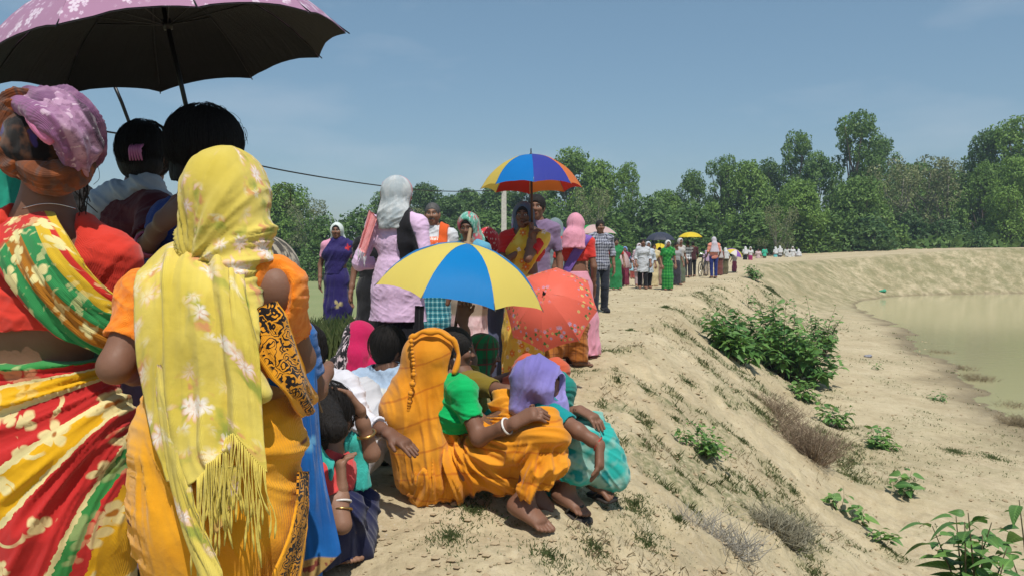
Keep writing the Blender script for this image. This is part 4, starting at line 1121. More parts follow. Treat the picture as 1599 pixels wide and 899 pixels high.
v, f = solid([('u', o_) for o_ in ops]+[('p', J['neck']+V3(0, 0, -.35), V3(0, 0, -1))], p.h); n0 = vnormals(v, f)
v = v+n0*(.008*ridge(v[:, 0]/.03+.8*fbm(v, 6, 2, 3)))[:, None]; p.put('shawl', v, f, fabric('lavender_shawl', shawl))
# young man behind her
loc, H = spot(838, 303, 7.5)
p = Person('young man with black hair behind the shaft of the multicoloured umbrella', loc, 175, H, True, .010, 'dark', look=V3(.1, 1, 0), fat=.85)
p.body(hands='', feet=''); p.hair(0, .016, short=True); p.blouse(fab('mauve_shirt', 128, 108, 138), .7, p.J['pelvis'], .0, .014, 'shirt'); p.trousers(F_BLACK)

# woman left of the pink veil
loc, H = spot(868, 338, 8.9, .02)
p = Person('woman with a grey-green veil standing left of the pink-veiled woman, seen from behind', loc, 15, H, True, .010, 'deep', look=V3(.5, 1, 0))
p.body(hands='LR', feet=''); p.hair(); p.veil(fab('grey_green_veil', 112, 128, 130), .34, .024, .15); p.blouse(F_BLACK, .6); p.skirt(fab('olive_saree', 130, 125, 80), flare=.16)
# pink veil
loc, H = spot(898, 330, 8.2, .022)
p = Person('woman in a long pink veil, red blouse and pink saree, seen from behind', loc, -10, H, True, .008, 'dark', look=V3(-.25, 1, 0))
J = p.J; J['elR'] = J['shR']+V3(.05, -.03, -.25); J['wrR'] = J['elR']+V3(-.01, .09, -.20); J['hdR'] = J['wrR']+V3(-.02, .06, -.13)
mp = fab('sheer_pink_georgette', 240, 168, 188, rough=.7, trans=.25)
p.body(hands='LR', feet='LR', toes=False); p.hair(.045); p.blouse(fab('red_gold_blouse', 205, 60, 52), .6); 
p.skirt(mp, flare=.25, amp=.013, hip=.15)
ex = [cone(p.J['neck']+V3(-.03, -.10, .02), p.J['waist']+V3(-.055, -.145, -.02), .075, .085, .05, 1.2, p.side)]
p.veil(mp, .10, .026, .10, 1.0, 'veil', .05, .009, extra=ex, cut=[])
m_ = fab('purple_edge_cloth', 120, 90, 165); p.band(m_, 'R', .05, .020, 'stole', off=-.01)
# man in checked shirt
loc, H = spot(937, 343, 14.2)
p = Person('man in a grey checked shirt and dark trousers walking towards the camera', loc, 186, H, False, .010, 'dark', look=V3(0, 1, 0))
J = p.J; J['anL'] += V3(-.02, -.06, 0); J['toL'] += V3(-.03, -.06, 0); J['anR'] += V3(.03, .12, 0); J['toR'] += V3(.03, .12, 0); J['knR'] += V3(0, .07, 0)
p.body(hands='LR', feet='LR', toes=False, palm={'L': V3(1, 0, 0), 'R': V3(-1, 0, 0)}); p.hair(0, .012, short=True)
p.blouse(fabric('grey_checked_shirt', checks(C(160, 162, 175), C(50, 54, 72), .055, .42)), 1.25, V3(0, 0, .46*H), .01, .018, 'shirt', wr=.005, extra=[('u', cone(V3(0, 0, .56*H), V3(0, 0, .44*H), .125, .13, .04, 1.3, (1, 0, 0)))])
p.trousers(fab('dark_denim', 42, 46, 56), .05, .022)
p.put('shoes', *solid([('u', pr) for n in 'LR' for pr in infl(p.foot(n, False), .008)], .008), F_BLACK)
# ------------------------------------------------------------------ people sitting on the path
def seat_skel(H, lean=.10):
    k = H/1.55; J = dict(pelvis=V3(0, 0, .12), waist=V3(0, .0, .25), chest=V3(0, lean*.45, .42), neck=V3(0, lean*.95, .545), head=V3(0, lean*1.5, .68))
    for s, n in ((-1, 'L'), (1, 'R')):
        J['sh'+n] = V3(s*.145, lean*.9, .51); J['el'+n] = V3(s*.20, lean+.17, .34); J['wr'+n] = V3(s*.10, lean+.32, .42); J['hd'+n] = V3(s*.03, lean+.40, .42)
        J['hip'+n] = V3(s*.08, .02, .12); J['kn'+n] = V3(s*.13, .40, .40); J['an'+n] = V3(s*.10, .44, .06); J['to'+n] = V3(s*.12, .58, .02)
    return {a: b*k for a, b in J.items()}
def lap(p, mat, hem=.08, extra=(), t=.03, name='skirt', amp=.012, seed=2, lam=.05, fan=None, shin=None, cuts=(), floor=-.02, sides='LR', k=.09, cut_feet=True):
    """skirt cloth spread over thighs and shins of a seated figure"""
    J, q = p.J, p.sc; ops = [('u', cone(J['pelvis'], J['waist'], .135*q, .112*q, .05, 1.3, p.hside))]
    for n in sides:
        ops += [('u', cone(J['hip'+n], J['kn'+n], .100*q, .068*q+t*.5, k)), ('u', cone(J['kn'+n], J['an'+n]+unit(J['kn'+n]-J['an'+n])*hem, .066*q+t*.5, .062*q+t, .05))]
    if len(sides) > 1: ops.append(('u', cone((J['hipL']+J['hipR'])/2+V3(0, 0, -.02), (J['knL']+J['knR'])/2+V3(0, 0, -.12), .10, .08, .1)))
    ops += [('u', e) for e in extra]
    if cut_feet:
        for n in sides:
            d = unit(J['an'+n]-J['kn'+n]); c = J['an'+n]-d*hem
            ops.append(('x', cone(c+d*.125, c+d*.3, .125, .14, .004)))
    ops += list(cuts); ops.append(('p', V3(0, 0, floor), V3(0, 0, -1)))
    v, f = solid(ops, p.h); nn = vnormals(v, f)
    d = v-J['pelvis']
    fw = np.cross(V3(0, 0, 1), p.hside)
    if fan is None: fan = J['waist']+unit((J['knL']+J['knR'])/2-J['pelvis'])*.02+V3(0, 0, .12)
    e = v-fan; fwd = unit(((J['knL']+J['knR'])/2-J['pelvis'])*A([1, 1, 0])); ang = np.arctan2(-e[:, 2], e@fwd); rr = np.sqrt(e[:, 2]**2+(e@fwd)**2)
    fo = rfold(ang*.28+.35*(v@p.hside), rr, seed, lam, 9)*sstep(.02, .15, rr)
    if shin is not None:
        a_ = (v-shin[0])@shin[1]; mk = sstep(-.02, .05, a_)*sstep(.0, -.05, v[:, 2]-J['knR'][2]); fo = fo*(1-mk)+mk*rfold(a_-.35*(v[:, 2]-shin[0][2]), v[:, 2], seed+9, lam*.9, 9)
    v = v+nn*(amp*fo+.006*fbm(v, 8, 2, 5))[:, None]
    return p.put(name, v, f, mat, pat=np.stack([v@p.camside, v[:, 2], v@p.cam], 1))
def wp(p, **k):
    """set joints from photo pixels: name=(px, py, depth)"""
    for n, a in k.items(): p.J[n] = p.loc_of(P(*a))
def ring_on(p, n, at, mat, R=None, name='bangle', r=.0035, count=1, gap=.009, upper=False):
    a, b = (p.J['el'+n], p.J['wr'+n]) if not upper else (p.J['sh'+n], p.J['el'+n])
    d = unit(b-a); u = unit(np.cross(d, V3(.3, .2, 1))); w = np.cross(d, u)
    rad = R or (.036-.011*at)*p.sc*1.12+.003
    for k in range(count):
        c = a+(b-a)*at+d*gap*k; pts = [c+rad*(math.cos(t)*u+math.sin(t)*w) for t in np.linspace(0, 2*math.pi, 19)]
        MB().add(tube(pts, r, 6, False)).build(name, mat, p.root)
M_WHITEB = plain_mat('white_plastic', (.75, .72, .68), .35, .5); M_GOLD = plain_mat('brass', (.55, .34, .12), .3, .5, .9); M_REDT = plain_mat('red_thread', (.5, .04, .03), .8); M_PINKB = plain_mat('pink_glass', (.55, .10, .16), .2, .6); M_SILVER = plain_mat('silver', (.7, .7, .72), .25, .5, 1.0)
M_RUBBER = plain_mat('dark_rubber', (.035, .028, .025), .7)

# --- two squatting behind the coral umbrella
loc = P(803, 562, 8.0); loc[2] = gz(*loc[:2])
p = Person('person in orange cloth sitting to the left behind the coral umbrella', loc, -60, 1.5, True, .012, 'deep', J=seat_skel(1.5, .12))
mo = fab('deep_orange_cotton', 222, 122, 40); p.body(hands='', feet='', face=False); p.hair(); p.blouse(mo, .6); lap(p, mo)
p.veil(mo, .22, .022, .14)
loc = P(842, 572, 7.5); loc[2] = gz(*loc[:2])
p = Person('person in a brown checked saree squatting behind the coral umbrella', loc, -75, 1.5, True, .010, 'deep', J=seat_skel(1.5, .16))
for n in 'LR': p.J['kn'+n] += V3(0, -.02, .0); p.J['an'+n] += V3(0, -.06, 0); p.J['to'+n] += V3(0, -.06, 0)
mo = fabric('brown_checked_cotton', checks(C(172, 105, 45), C(120, 62, 32), .07, .12)); p.body(hands='', feet='LR', face=False); p.hair(); p.blouse(fab('brick_cotton', 165, 72, 50), .6); lap(p, mo, .04)
p.veil(mo, .2, .022, .14)

# --- magenta tie-dye scarf
loc = P(548, 660, 4.75); loc[2] = gz(*loc[:2])
p = Person('person wrapped in a magenta and white tie-dyed headscarf, seen from behind', loc, -25, 1.5, True, .008, 'deep', J=seat_skel(1.5, .08), look=V3(.5, 1, 0))
dz = P(548, 503, 4.75)[2]-loc[2]-.115-p.J['head'][2]
for a in ('head', 'neck', 'chest', 'shL', 'shR', 'waist', 'elL', 'elR', 'wrL', 'wrR', 'hdL', 'hdR'): p.J[a] = p.J[a]+V3(0, 0, dz)
def tiedye(n_, pv):
    c = n_.mix(n_.mapr(n_.noise(pv, 6, 2), .4, .6), C(198, 36, 92), C(170, 24, 76)); x, y, z = n_.sep(pv)
    vo = n_.voro(pv, 17, '2D', .7); r = n_.math('ABSOLUTE', n_.math('SUBTRACT', vo[0], .24))
    c = n_.mix(n_.mapr(r, .10, .05), c, C(228, 200, 205))
    return n_.mix(n_.mapr(x, .055, .07), n_.mix(n_.mapr(x, .035, .05), n_.mix(0, C(190, 32, 86), C(176, 28, 80)), c), n_.mix(n_.mapr(n_.noise(pv, 30, 2), .55, .62), C(28, 26, 32), C(220, 200, 205)))
p.body(hands='', feet='', face=False); m = fabric('magenta_tie_dye', tiedye); p.veil(m, .22, .026, .15, 1.0, 'headscarf', .05); p.blouse(m, .8); lap(p, fab('dark_red_cotton', 120, 30, 50))

# --- black hair, pale blue shirt
loc = P(596, 690, 4.1); loc[2] = gz(*loc[:2])
p = Person('person with short black hair and a pale blue and white shirt, seated', loc, -20, 1.55, False, .007, 'deep', J=seat_skel(1.55, .06), look=V3(.35, 1, -.1))
dz = P(590, 513, 4.1)[2]-loc[2]-.115-p.J['head'][2]
for a in ('head', 'neck', 'chest', 'shL', 'shR', 'waist', 'elL', 'elR', 'wrL', 'wrR', 'hdL', 'hdR'): p.J[a] = p.J[a]+V3(0, 0, dz)
def yoke(n_, pv):
    x, y, z = n_.sep(pv); return n_.mix(n_.mapr(y, p.J['shL'][2]-.01, p.J['shL'][2]-.02), C(165, 185, 208), C(212, 212, 206))
p.body(hands='', feet='', face=True); p.hair(0, .02, ops=[]); p.strands(p.J['head']+V3(0, -.02, .02), (.098, .118, .11), 420, 4); p.blouse(fabric('white_shirt_blue_yoke', yoke), .9, p.J['pelvis'], .0, .016, 'shirt', wr=.005)
def leafy(n_, pv):
    c = n_.mix(n_.mapr(n_.noise(pv, 26, 3), .48, .56), C(32, 40, 30), C(84, 96, 58)); return n_.mix(n_.mapr(n_.noise(pv, 19, 2), .6, .66), c, C(170, 150, 120))
lap(p, fabric('dark_leaf_print', leafy))

# --- white-sleeved arm round the orange veil
loc = P(508, 770, 3.45); loc[2] = gz(*loc[:2])
p = Person('long-haired person in a white shirt reaching towards the orange-veiled woman', loc, -30, 1.55, True, .006, 'deep', J=seat_skel(1.55, .05), look=V3(.2, 1, -.15))
wp(p, head=(480, 545, 3.45), neck=(497, 592, 3.45), chest=(512, 640, 3.45), waist=(515, 700, 3.45), shL=(468, 615, 3.5), shR=(538, 600, 3.35), elR=(566, 655, 3.25), wrR=(607, 676, 3.12), hdR=(655, 706, 3.04), elL=(470, 680, 3.6), wrL=(500, 720, 3.6), hdL=(520, 730, 3.6))
p.side = unit(p.J['shR']-p.J['shL'])
p.body(hands='R', feet='', face=False, palm={'R': V3(0, 0, -1)}, curl={'R': .22}, thumb={'R': V3(0, -1, 0)}, fine=.0035)
p.blouse(fab('white_poplin', 214, 214, 222, bump=.35), 1.82, p.J['pelvis'], .0, .014, 'shirt', wr=.006)
p.hair(0, .016, long=[cone(p.J['head']+V3(-.01, -.06, -.02), p.J['head']+V3(-.02, -.08, -.17), .065, .05, .04)], disp=.005); p.strands(p.J['head']+V3(0, -.03, .0), (.095, .115, .12), 500, 6, 1.5); lap(p, fab('white_lap_cotton', 196, 196, 200))
d_ = unit(p.J['hdR']-p.J['wrR']); cR = p.J['wrR']+d_*.098; sdv = unit(np.cross(d_, V3(0, 0, 1)))
MB().add(tube([cR-sdv*.008+.0115*(math.cos(t)*sdv+math.sin(t)*V3(0, 0, 1)) for t in np.linspace(0, 6.283, 15)], .0022, 6, False)).build('ring', M_SILVER, p.root)

# --- seated holder of the yellow and blue umbrella
loc = P(745, 700, 4.05); loc[2] = gz(*loc[:2])
p = Person('dark-haired woman in an olive blouse sitting under the yellow and blue umbrella', loc, -75, 1.55, True, .007, 'deep', J=seat_skel(1.55, .12), look=V3(.2, 1, -.1))
wp(p, head=(712, 545, 4.0), neck=(722, 588, 4.0), chest=(722, 620, 4.0), shR=(742, 600, 3.9), shL=(735, 596, 4.2), elR=(793, 612, 3.75), wrR=(835, 608, 3.85), hdR=(862, 612, 3.9), elL=(735, 560, 4.25), wrL=(722, 500, 4.3), hdL=(724, 478, 4.3))
p.side = unit(p.J['shR']-p.J['shL'])
p.body(hands='LR', feet='', face=True, palm={'L': V3(1, 0, 0), 'R': V3(0, 0, -1)}, curl={'L': 1.3, 'R': .6}); p.hair(.05, .016)
p.blouse(fab('olive_cotton', 122, 104, 34), .55); lap(p, fab('teal_green_saree', 22, 128, 116), amp=.014)
ring_on(p, 'R', .72, M_WHITEB, r=.004)
# --- green plaid headscarf just behind
loc = P(768, 700, 4.5); loc[2] = gz(*loc[:2])
p = Person('person with a green and brown checked headscarf behind the olive blouse', loc, -50, 1.5, True, .008, 'deep', J=seat_skel(1.5, .10), look=V3(.6, 1, -.2))
wp(p, head=(756, 552, 4.5), neck=(752, 598, 4.5), chest=(750, 640, 4.5), shR=(775, 612, 4.4), shL=(728, 610, 4.6), elR=(800, 632, 4.35), wrR=(815, 615, 4.4), hdR=(828, 605, 4.4)); p.side = unit(p.J['shR']-p.J['shL'])
m = fabric('green_checked_scarf', checks(C(66, 74, 50), C(30, 118, 66), .085, .5, C(120, 60, 50)))
p.body(hands='R', feet='', face=True, curl=.8); p.hair(); p.veil(m, .2, .026, .14, 1.0, 'headscarf'); p.blouse(fab('brown_red_cotton', 130, 60, 40), .6); lap(p, fab('orange_red_cotton', 200, 92, 60))

# --- orange veil woman
loc = P(690, 770, 3.4); loc[2] = gz(*loc[:2])
p = Person('woman with an orange saree drawn over her head and a green blouse, seated', loc, -78, 1.55, True, .0048, 'dark', J=seat_skel(1.55), look=V3(.1, 1, -.12))
wp(p, pelvis=(682, 728, 3.42), waist=(690, 684, 3.41), chest=(703, 640, 3.40), neck=(697, 590, 3.40), head=(684, 556, 3.40), shR=(722, 612, 3.26), shL=(700, 606, 3.54), elR=(748, 683, 3.18), wrR=(803, 660, 3.10), hdR=(842, 640, 3.08),
   elL=(760, 668, 3.52), wrL=(810, 652, 3.40), hdL=(846, 640, 3.32), hipR=(700, 742, 3.32), hipL=(700, 738, 3.50), knR=(846, 678, 3.16), anR=(816, 788, 3.13), toR=(856, 826, 3.05), knL=(792, 648, 3.46), anL=(838, 778, 3.36), toL=(866, 798, 3.34))
p.side = unit(p.J['shR']-p.J['shL']); p.hside = unit(p.J['hipR']-p.J['hipL'])
def amber(n_, pv):
    x, y, z = n_.sep(pv); w = n_.noise(pv, 5, 3)
    c = n_.mix(n_.mapr(w, .35, .65), C(212, 134, 24), C(226, 152, 44))
    l = n_.mapr(n_.math('ABSOLUTE', n_.math('SUBTRACT', n_.math('FRACT', n_.math('ADD', n_.math('MULTIPLY', y, 8.5), n_.math('MULTIPLY', w, .5))), .5)), .05, .02)
    return n_.mix(n_.math('MULTIPLY', l, .55), c, C(178, 88, 22))
m = fabric('amber_striped_cotton', amber, .8, bump=.3)
p.body(hands='LR', feet='LR', face=True, palm={'R': V3(0, 1, -.2), 'L': V3(0, -1, -.2)}, curl={'R': .8, 'L': .7}, fine=.0035); p.hair(.0, .012)
p.blouse(fab('green_jersey', 0, 172, 92, rough=.7), .55, p.J['waist']*.45+p.J['chest']*.55, .02, .010, wr=.003)
J = p.J
h_ = lambda *a: p.loc_of(P(*a))
kx = [cone(J['pelvis']+V3(.0, -.03, -.04), h_(770, 735, 3.24), .115, .075, .08), cone(h_(770, 735, 3.24), h_(790, 768, 3.22), .07, .055, .06), cone(J['knR'], h_(826, 760, 3.13), .078, .075, .05), cone(J['knR']+V3(0, .01, -.01), h_(862, 735, 3.15), .066, .05, .05),
      cone(J['pelvis']+V3(.03, -.05, -.02), J['waist']+V3(-.01, -.05, 0), .12, .10, .06)]
gro = [('x', cone(h_(828, 704, 3.055), h_(803, 735, 3.10), .006, .026, .012)), ('x', cone(h_(803, 735, 3.10), h_(799, 795, 3.12), .028, .050, .012))]
o = lap(p, m, .07, kx, .012, 'saree', .030, 4, .034, k=.05, shin=(h_(806, 740, 3.12), unit(h_(900, 740, 3.12)-h_(800, 740, 3.12))), cuts=gro+[('p', p.loc_of(P(835, 764, 3.15)), unit(np.cross(p.loc_of(P(878, 747, 3.15))-p.loc_of(P(793, 782, 3.15)), p.cam)))], cut_feet=False)
ring_on(p, 'R', .80, M_WHITEB, r=.0045)
# veil: falls from the crown down her back to the ground
h_ = lambda *a: p.loc_of(P(*a))
vo = [ell(h_(677, 552, 3.39), V3(.100, .108, .115), p.HF, .03), cone(h_(662, 560, 3.39), h_(640, 640, 3.39), .09, .105, .07, 1.35, p.side), cone(h_(640, 640, 3.39), h_(655, 735, 3.39), .105, .105, .07, 1.3, p.side),
      cone(h_(690, 600, 3.33), h_(676, 700, 3.29), .05, .06, .06), cone(h_(676, 700, 3.29), h_(680, 745, 3.27), .06, .07, .06)]
co = [('x', ell(h_(738, 575, 3.39), V3(.13, .115, .16), p.HF, .015)), ('x', ell(h_(742, 645, 3.29), V3(.14, .10, .14), np.eye(3), .015)), ('p', V3(0, 0, .005), V3(0, 0, -1))]
v, f = solid([('u', a) for a in vo]+co, p.h); nn = vnormals(v, f); c0 = h_(668, 555, 3.39); d = v-c0
xs = v@p.camside; t = np.clip((c0[2]+.06-v[:, 2])/.25, .1, 1)
v = v+nn*(.012*t*rfold(xs*.9+.45*(v@p.cam)*.5-.10*v[:, 2], v[:, 2], 12, .05, 8)+.004*fbm(v, 14, 3, 9))[:, None]
vl = p.put('veil', v, f, m, pat=np.stack([xs, v[:, 2]+.3*xs, v@p.cam], 1))
# rolled hem round the face side and the bobbled seam down the back
hem = smooth_path([h_(640, 530, 3.29), h_(655, 520, 3.29), h_(680, 518, 3.29), h_(706, 530, 3.31), h_(716, 556, 3.31), h_(708, 585, 3.29)], 26)
hem = hem+A([0, 0, 1])*(.004*np.sin(np.arange(26)*1.3))[:, None]
MB().add(tube(hem, .011+.003*np.sin(np.arange(26)*.9), 8)).build('veil_hem', m, vl)
bob = smooth_path([h_(642, 532, 3.27), h_(646, 580, 3.25), h_(640, 620, 3.23), h_(636, 655, 3.25), h_(632, 690, 3.27)], 34)
mb2 = MB()
for k, b in enumerate(bob):
    r = .0065+.004*(k % 3 == 0)+.002*math.sin(k*1.7); mb2.add(tube([b-V3(0, 0, r), b-V3(0, 0, r*.4), b+V3(0, 0, r*.4), b+V3(0, 0, r)], [r*.3, r, r, r*.3], 7))
tag(mb2.build('tassel_seam', m, vl), kind='stuff')

# --- purple scarf woman
loc = P(862, 755, 3.5); loc[2] = gz(*loc[:2])
p = Person('woman in a purple headscarf and teal blouse sitting at the path edge', loc, -62, 1.5, True, .0055, 'dark', J=seat_skel(1.5), look=V3(-.3, 1, -.55))
wp(p, pelvis=(838, 735, 3.6), waist=(838, 700, 3.58), chest=(835, 655, 3.52), neck=(840, 622, 3.46), head=(850, 598, 3.42), shR=(856, 640, 3.36), shL=(830, 632, 3.62), elR=(902, 672, 3.25), wrR=(936, 694, 3.22), hdR=(936, 735, 3.18),
   elL=(880, 650, 3.62), wrL=(905, 640, 3.58), hdL=(928, 652, 3.52), hipR=(846, 740, 3.48), hipL=(846, 735, 3.7), knR=(902, 690, 3.40), anR=(882, 770, 3.42), toR=(912, 800, 3.36), knL=(918, 672, 3.62), anL=(935, 752, 3.6), toL=(950, 768, 3.56))
p.side = unit(p.J['shR']-p.J['shL']); p.hside = unit(p.J['hipR']-p.J['hipL'])
p.body(hands='LR', feet='LR', face=True, palm={'R': V3(-.5, -.6, 0), 'L': V3(0, 0, -1)}, curl={'R': .45, 'L': .55}, fine=.0035); p.hair(0, .001)
p.blouse(fab('teal_jersey', 20, 138, 140, rough=.75), .62, p.J['waist'], .02, .010)
def aqua(n_, pv):
    k = n_.noise(pv, 7, 3); c = n_.mix(n_.mapr(k, .42, .55), C(40, 175, 165), C(150, 190, 175)); return n_.mix(n_.mapr(n_.noise(pv, 13, 2), .56, .64), c, C(20, 140, 140))
J = p.J; m = fabric('aqua_white_cotton', aqua, .75)
lap(p, m, .11, [cone(J['knL']+V3(0, .02, 0), J['anL']+V3(.02, .03, .05), .075, .085, .05), cone(J['knL']+V3(.04, .06, -.03), J['anL']+V3(.06, .07, .02), .05, .06, .04)], .02, 'saree', .014, 6, .045, cut_feet=False, cuts=[('x', cone(J['anR']+V3(0, .0, .0), J['anR']+V3(0, .02, -.2), .10, .14, .01))])
v, f = solid([('u', cone(J['knR']+V3(0, 0, -.06), J['anR']+V3(0, .01, .085), .062, .075, .03)), ('p', J['anR']+V3(0, 0, .07), V3(0, 0, -1))], p.h); p.put('petticoat', v, f, fab('brick_pink_cotton', 175, 82, 82))
ring_on(p, 'R', .93, M_REDT, r=.003)
h_ = lambda *a: p.loc_of(P(*a))
def lilac(n_, pv):
    x, y, z = n_.sep(pv); k = n_.mapr(n_.noise(pv, 4, 2), .42, .58); return n_.mix(k, C(120, 112, 180), C(146, 138, 200))
m = fabric('lilac_cotton', lilac, .7)
vo = [ell(h_(843, 592, 3.42), V3(.100, .112, .105), p.HF, .03), cone(h_(826, 590, 3.42), h_(820, 636, 3.40), .075, .06, .05), cone(h_(862, 588, 3.38), h_(876, 648, 3.36), .05, .035, .04), cone(h_(852, 610, 3.34), h_(856, 628, 3.34), .055, .04, .03), cone(h_(822, 620, 3.42), h_(815, 650, 3.44), .05, .03, .04)]
v, f = solid([('u', a) for a in vo]+[('x', ell(h_(872, 606, 3.36), V3(.045, .05, .06), p.HF, .01))], p.h); nn = vnormals(v, f)
v = v+nn*(.009*rfold(v@p.camside+.3*v[:, 2], v[:, 2], 22, .040, 6)+.004*fbm(v, 14, 2, 3))[:, None]; p.put('headscarf', v, f, m)
for n in 'LR':
    a, t = J['an'+n], J['to'+n]; F_ = frame_of(t-a+V3(0, 0, .03)); b0 = a-F_[:, 1]*.055-V3(0, 0, .060); b1 = t+F_[:, 1]*.03-V3(0, 0, .026)
    pts = []; U = np.linspace(0, 1, 14)
    mbx = MB(); vs = []; fs = []
    for i, u in enumerate(U):
        wd = .036+.012*u; wd *= min(1, .55+4*u) * min(1, .6+5*(1-u)); c = b0*(1-u)+b1*u
        for sx, dz_ in ((-1, 0), (1, 0), (1, -.012), (-1, -.012)): vs.append(c+F_[:, 0]*wd*sx+V3(0, 0, dz_))
        if i: 
            for k in range(4): fs.append(((i-1)*4+k, (i-1)*4+(k+1) % 4, i*4+(k+1) % 4, i*4+k))
    fs += [(3, 2, 1, 0), tuple((len(U)-1)*4+k for k in range(4))]
    mbx.add((vs, fs)); so = mbx.build('sandal', M_RUBBER, p.root)
    mid = b0*.38+b1*.62
    MB().add(tube(smooth_path([mid-F_[:, 0]*.044-F_[:, 1]*.03, mid-F_[:, 0]*.034+V3(0, 0, .04), mid+F_[:, 1]*.035+V3(0, 0, .050), mid+F_[:, 0]*.034+V3(0, 0, .04), mid+F_[:, 0]*.044-F_[:, 1]*.03], 14), .0055, 6)).build('strap', M_RUBBER, so)

# --- girl shading her head with her hand
loc = P(505, 865, 2.8); loc[2] = gz(*loc[:2])
p = Person('crouching girl with loose black hair, teal scarf and a hand laid on her head', loc, -55, 1.4, True, .005, 'brown', J=seat_skel(1.4), look=V3(.15, 1, -.25))
wp(p, pelvis=(492, 830, 2.8), waist=(498, 795, 2.8), chest=(508, 752, 2.8), neck=(512, 700, 2.8), head=(516, 648, 2.8), shR=(497, 735, 2.70), shL=(545, 715, 2.92), elR=(534, 818, 2.62), wrR=(533, 760, 2.68), hdR=(530, 690, 2.72),
   elL=(580, 707, 2.86), wrL=(561, 640, 2.82), hdL=(524, 596, 2.78), hipR=(495, 835, 2.72), hipL=(510, 830, 2.9), knR=(545, 800, 2.75), anR=(525, 860, 2.78), toR=(548, 868, 2.76), knL=(562, 790, 2.95), anL=(545, 845, 2.95), toL=(560, 850, 2.95))
p.side = unit(p.J['shR']-p.J['shL']); p.hside = unit(p.J['hipR']-p.J['hipL'])
p.body(hands='LR', feet='R', face=True, palm={'L': V3(.2, -.3, -1), 'R': V3(.2, 1, 0)}, thumb={'L': V3(0, -1, 0)}, curl={'L': .35, 'R': .9}, fine=.0035)
h_ = lambda *a: p.loc_of(P(*a))
p.hair(0, .020, long=[cone(h_(497, 650, 2.74), h_(490, 690, 2.72), .075, .05, .04), cone(h_(500, 640, 2.72), h_(520, 668, 2.68), .06, .05, .03)], disp=.006); p.strands(p.J['head']+V3(0, -.025, .018), (.098, .116, .112), 600, 5, 1.25)
p.blouse(fab('coral_red_cotton', 214, 72, 70), .45, p.J['waist'], .02, .010)
m = fab('teal_muslin', 60, 172, 160)
vo = [cone(h_(500, 705, 2.68), h_(512, 740, 2.68), .022, .026, .03), cone(h_(545, 690, 2.84), h_(552, 735, 2.88), .045, .05, .04), cone(h_(552, 720, 2.88), h_(566, 775, 2.86), .045, .045, .04)]
v, f = solid([('u', a) for a in vo]+[('p', h_(560, 785, 2.7), unit(V3(.0, .12, -1)))], p.h); nn = vnormals(v, f)
v = v+nn*(.010*rfold(v@p.camside, v[:, 2], 31, .035, 6))[:, None]; p.put('scarf', v, f, m)
lap(p, fab('dark_navy_cotton', 34, 38, 72), .03, t=.0)
ring_on(p, 'L', .45, M_GOLD, r=.0055, count=1); ring_on(p, 'R', .60, M_WHITEB, r=.004); ring_on(p, 'R', .38, M_GOLD, r=.004)
# ------------------------------------------------------------------ the women standing nearest, seen from behind
def grid_sheet(rows, nu, nv, fold=None, t=.003):
    """cloth sheet through a net of (px, py, depth) points, smooth in both directions -> world verts, faces, pat"""
    G = A([[P(*c) for c in r] for r in rows])
    cols = np.stack([smooth_path(G[:, j], nv) for j in range(G.shape[1])], 1)
    S = np.stack([smooth_path(cols[i], nu) for i in range(nv)], 0)
    du = np.linalg.norm(np.diff(S, axis=1), axis=2); u = np.concatenate([np.zeros((nv, 1)), np.cumsum(du, 1)], 1); u -= u.mean(1)[:, None]
    dv = np.linalg.norm(np.diff(S, axis=0), axis=2); w = np.concatenate([np.zeros((1, nu)), np.cumsum(dv, 0)], 0)
    n = np.cross(np.gradient(S, axis=1), np.gradient(S, axis=0)); n /= np.linalg.norm(n, axis=2)[..., None]+1e-9
    if n[..., 1].mean() > 0: n = -n
    if fold is not None: S = S+n*fold(u, w)[..., None]
    v = S.reshape(-1, 3); i = np.arange((nv-1)*(nu-1)); a = (i//(nu-1))*nu+i % (nu-1)
    f = np.stack([a, a+1, a+nu+1, a+nu], 1); nn = vnormals(v, f); v2 = v-nn*t; o = len(v)
    r = list(range(nu)); bl = [(nv-1)*nu+k for k in range(nu)]; le = [k*nu for k in range(nv)]; ri = [k*nu+nu-1 for k in range(nv)]
    edge = []
    for L_ in (r, bl, le, ri):
        for a_, b_ in zip(L_[:-1], L_[1:]): edge.append((a_, b_, b_+o, a_+o))
    pt = np.stack([u, -w, 0*u], -1).reshape(-1, 3)
    return np.vstack([v, v2]), np.vstack([f, f[:, ::-1]+o, A(edge)]), np.vstack([pt, pt]), S

# ================= yellow veil
D2 = 1.65
loc = P(330, 700, D2); loc[2] = gz(loc[0], loc[1])
p = Person('woman in a yellow daisy-printed shawl over her head, orange blouse and marigold saree, seen from behind', loc, 0, 1.5, True, .005, 'dark', look=V3(.25, 1, -.05), fat=1.0)
p.root['label'] = 'woman with a yellow daisy-printed shawl over her head and an orange blouse'
wp(p, pelvis=(335, 720, D2), waist=(330, 600, D2), chest=(328, 510, D2), neck=(345, 412, D2), head=(360, 322, D2+.01), shL=(228, 462, D2+.02), shR=(432, 448, D2-.01), elL=(180, 572, D2-.06), wrL=(222, 585, D2+.16), hdL=(270, 560, D2+.26),
   elR=(468, 560, D2+.10), wrR=(430, 570, D2+.27), hdR=(380, 560, D2+.33), hipL=(275, 740, D2), hipR=(395, 740, D2))
for n, s_ in (('L', -1), ('R', 1)): p.J['kn'+n] = V3(s_*.09, .02, .44); p.J['an'+n] = V3(s_*.08, 0, .07); p.J['to'+n] = V3(s_*.09, .16, .02)
p.side = unit(p.J['shR']-p.J['shL'])
p.body(hands='LR', feet='LR', face=True, fine=.004, curl=.8)
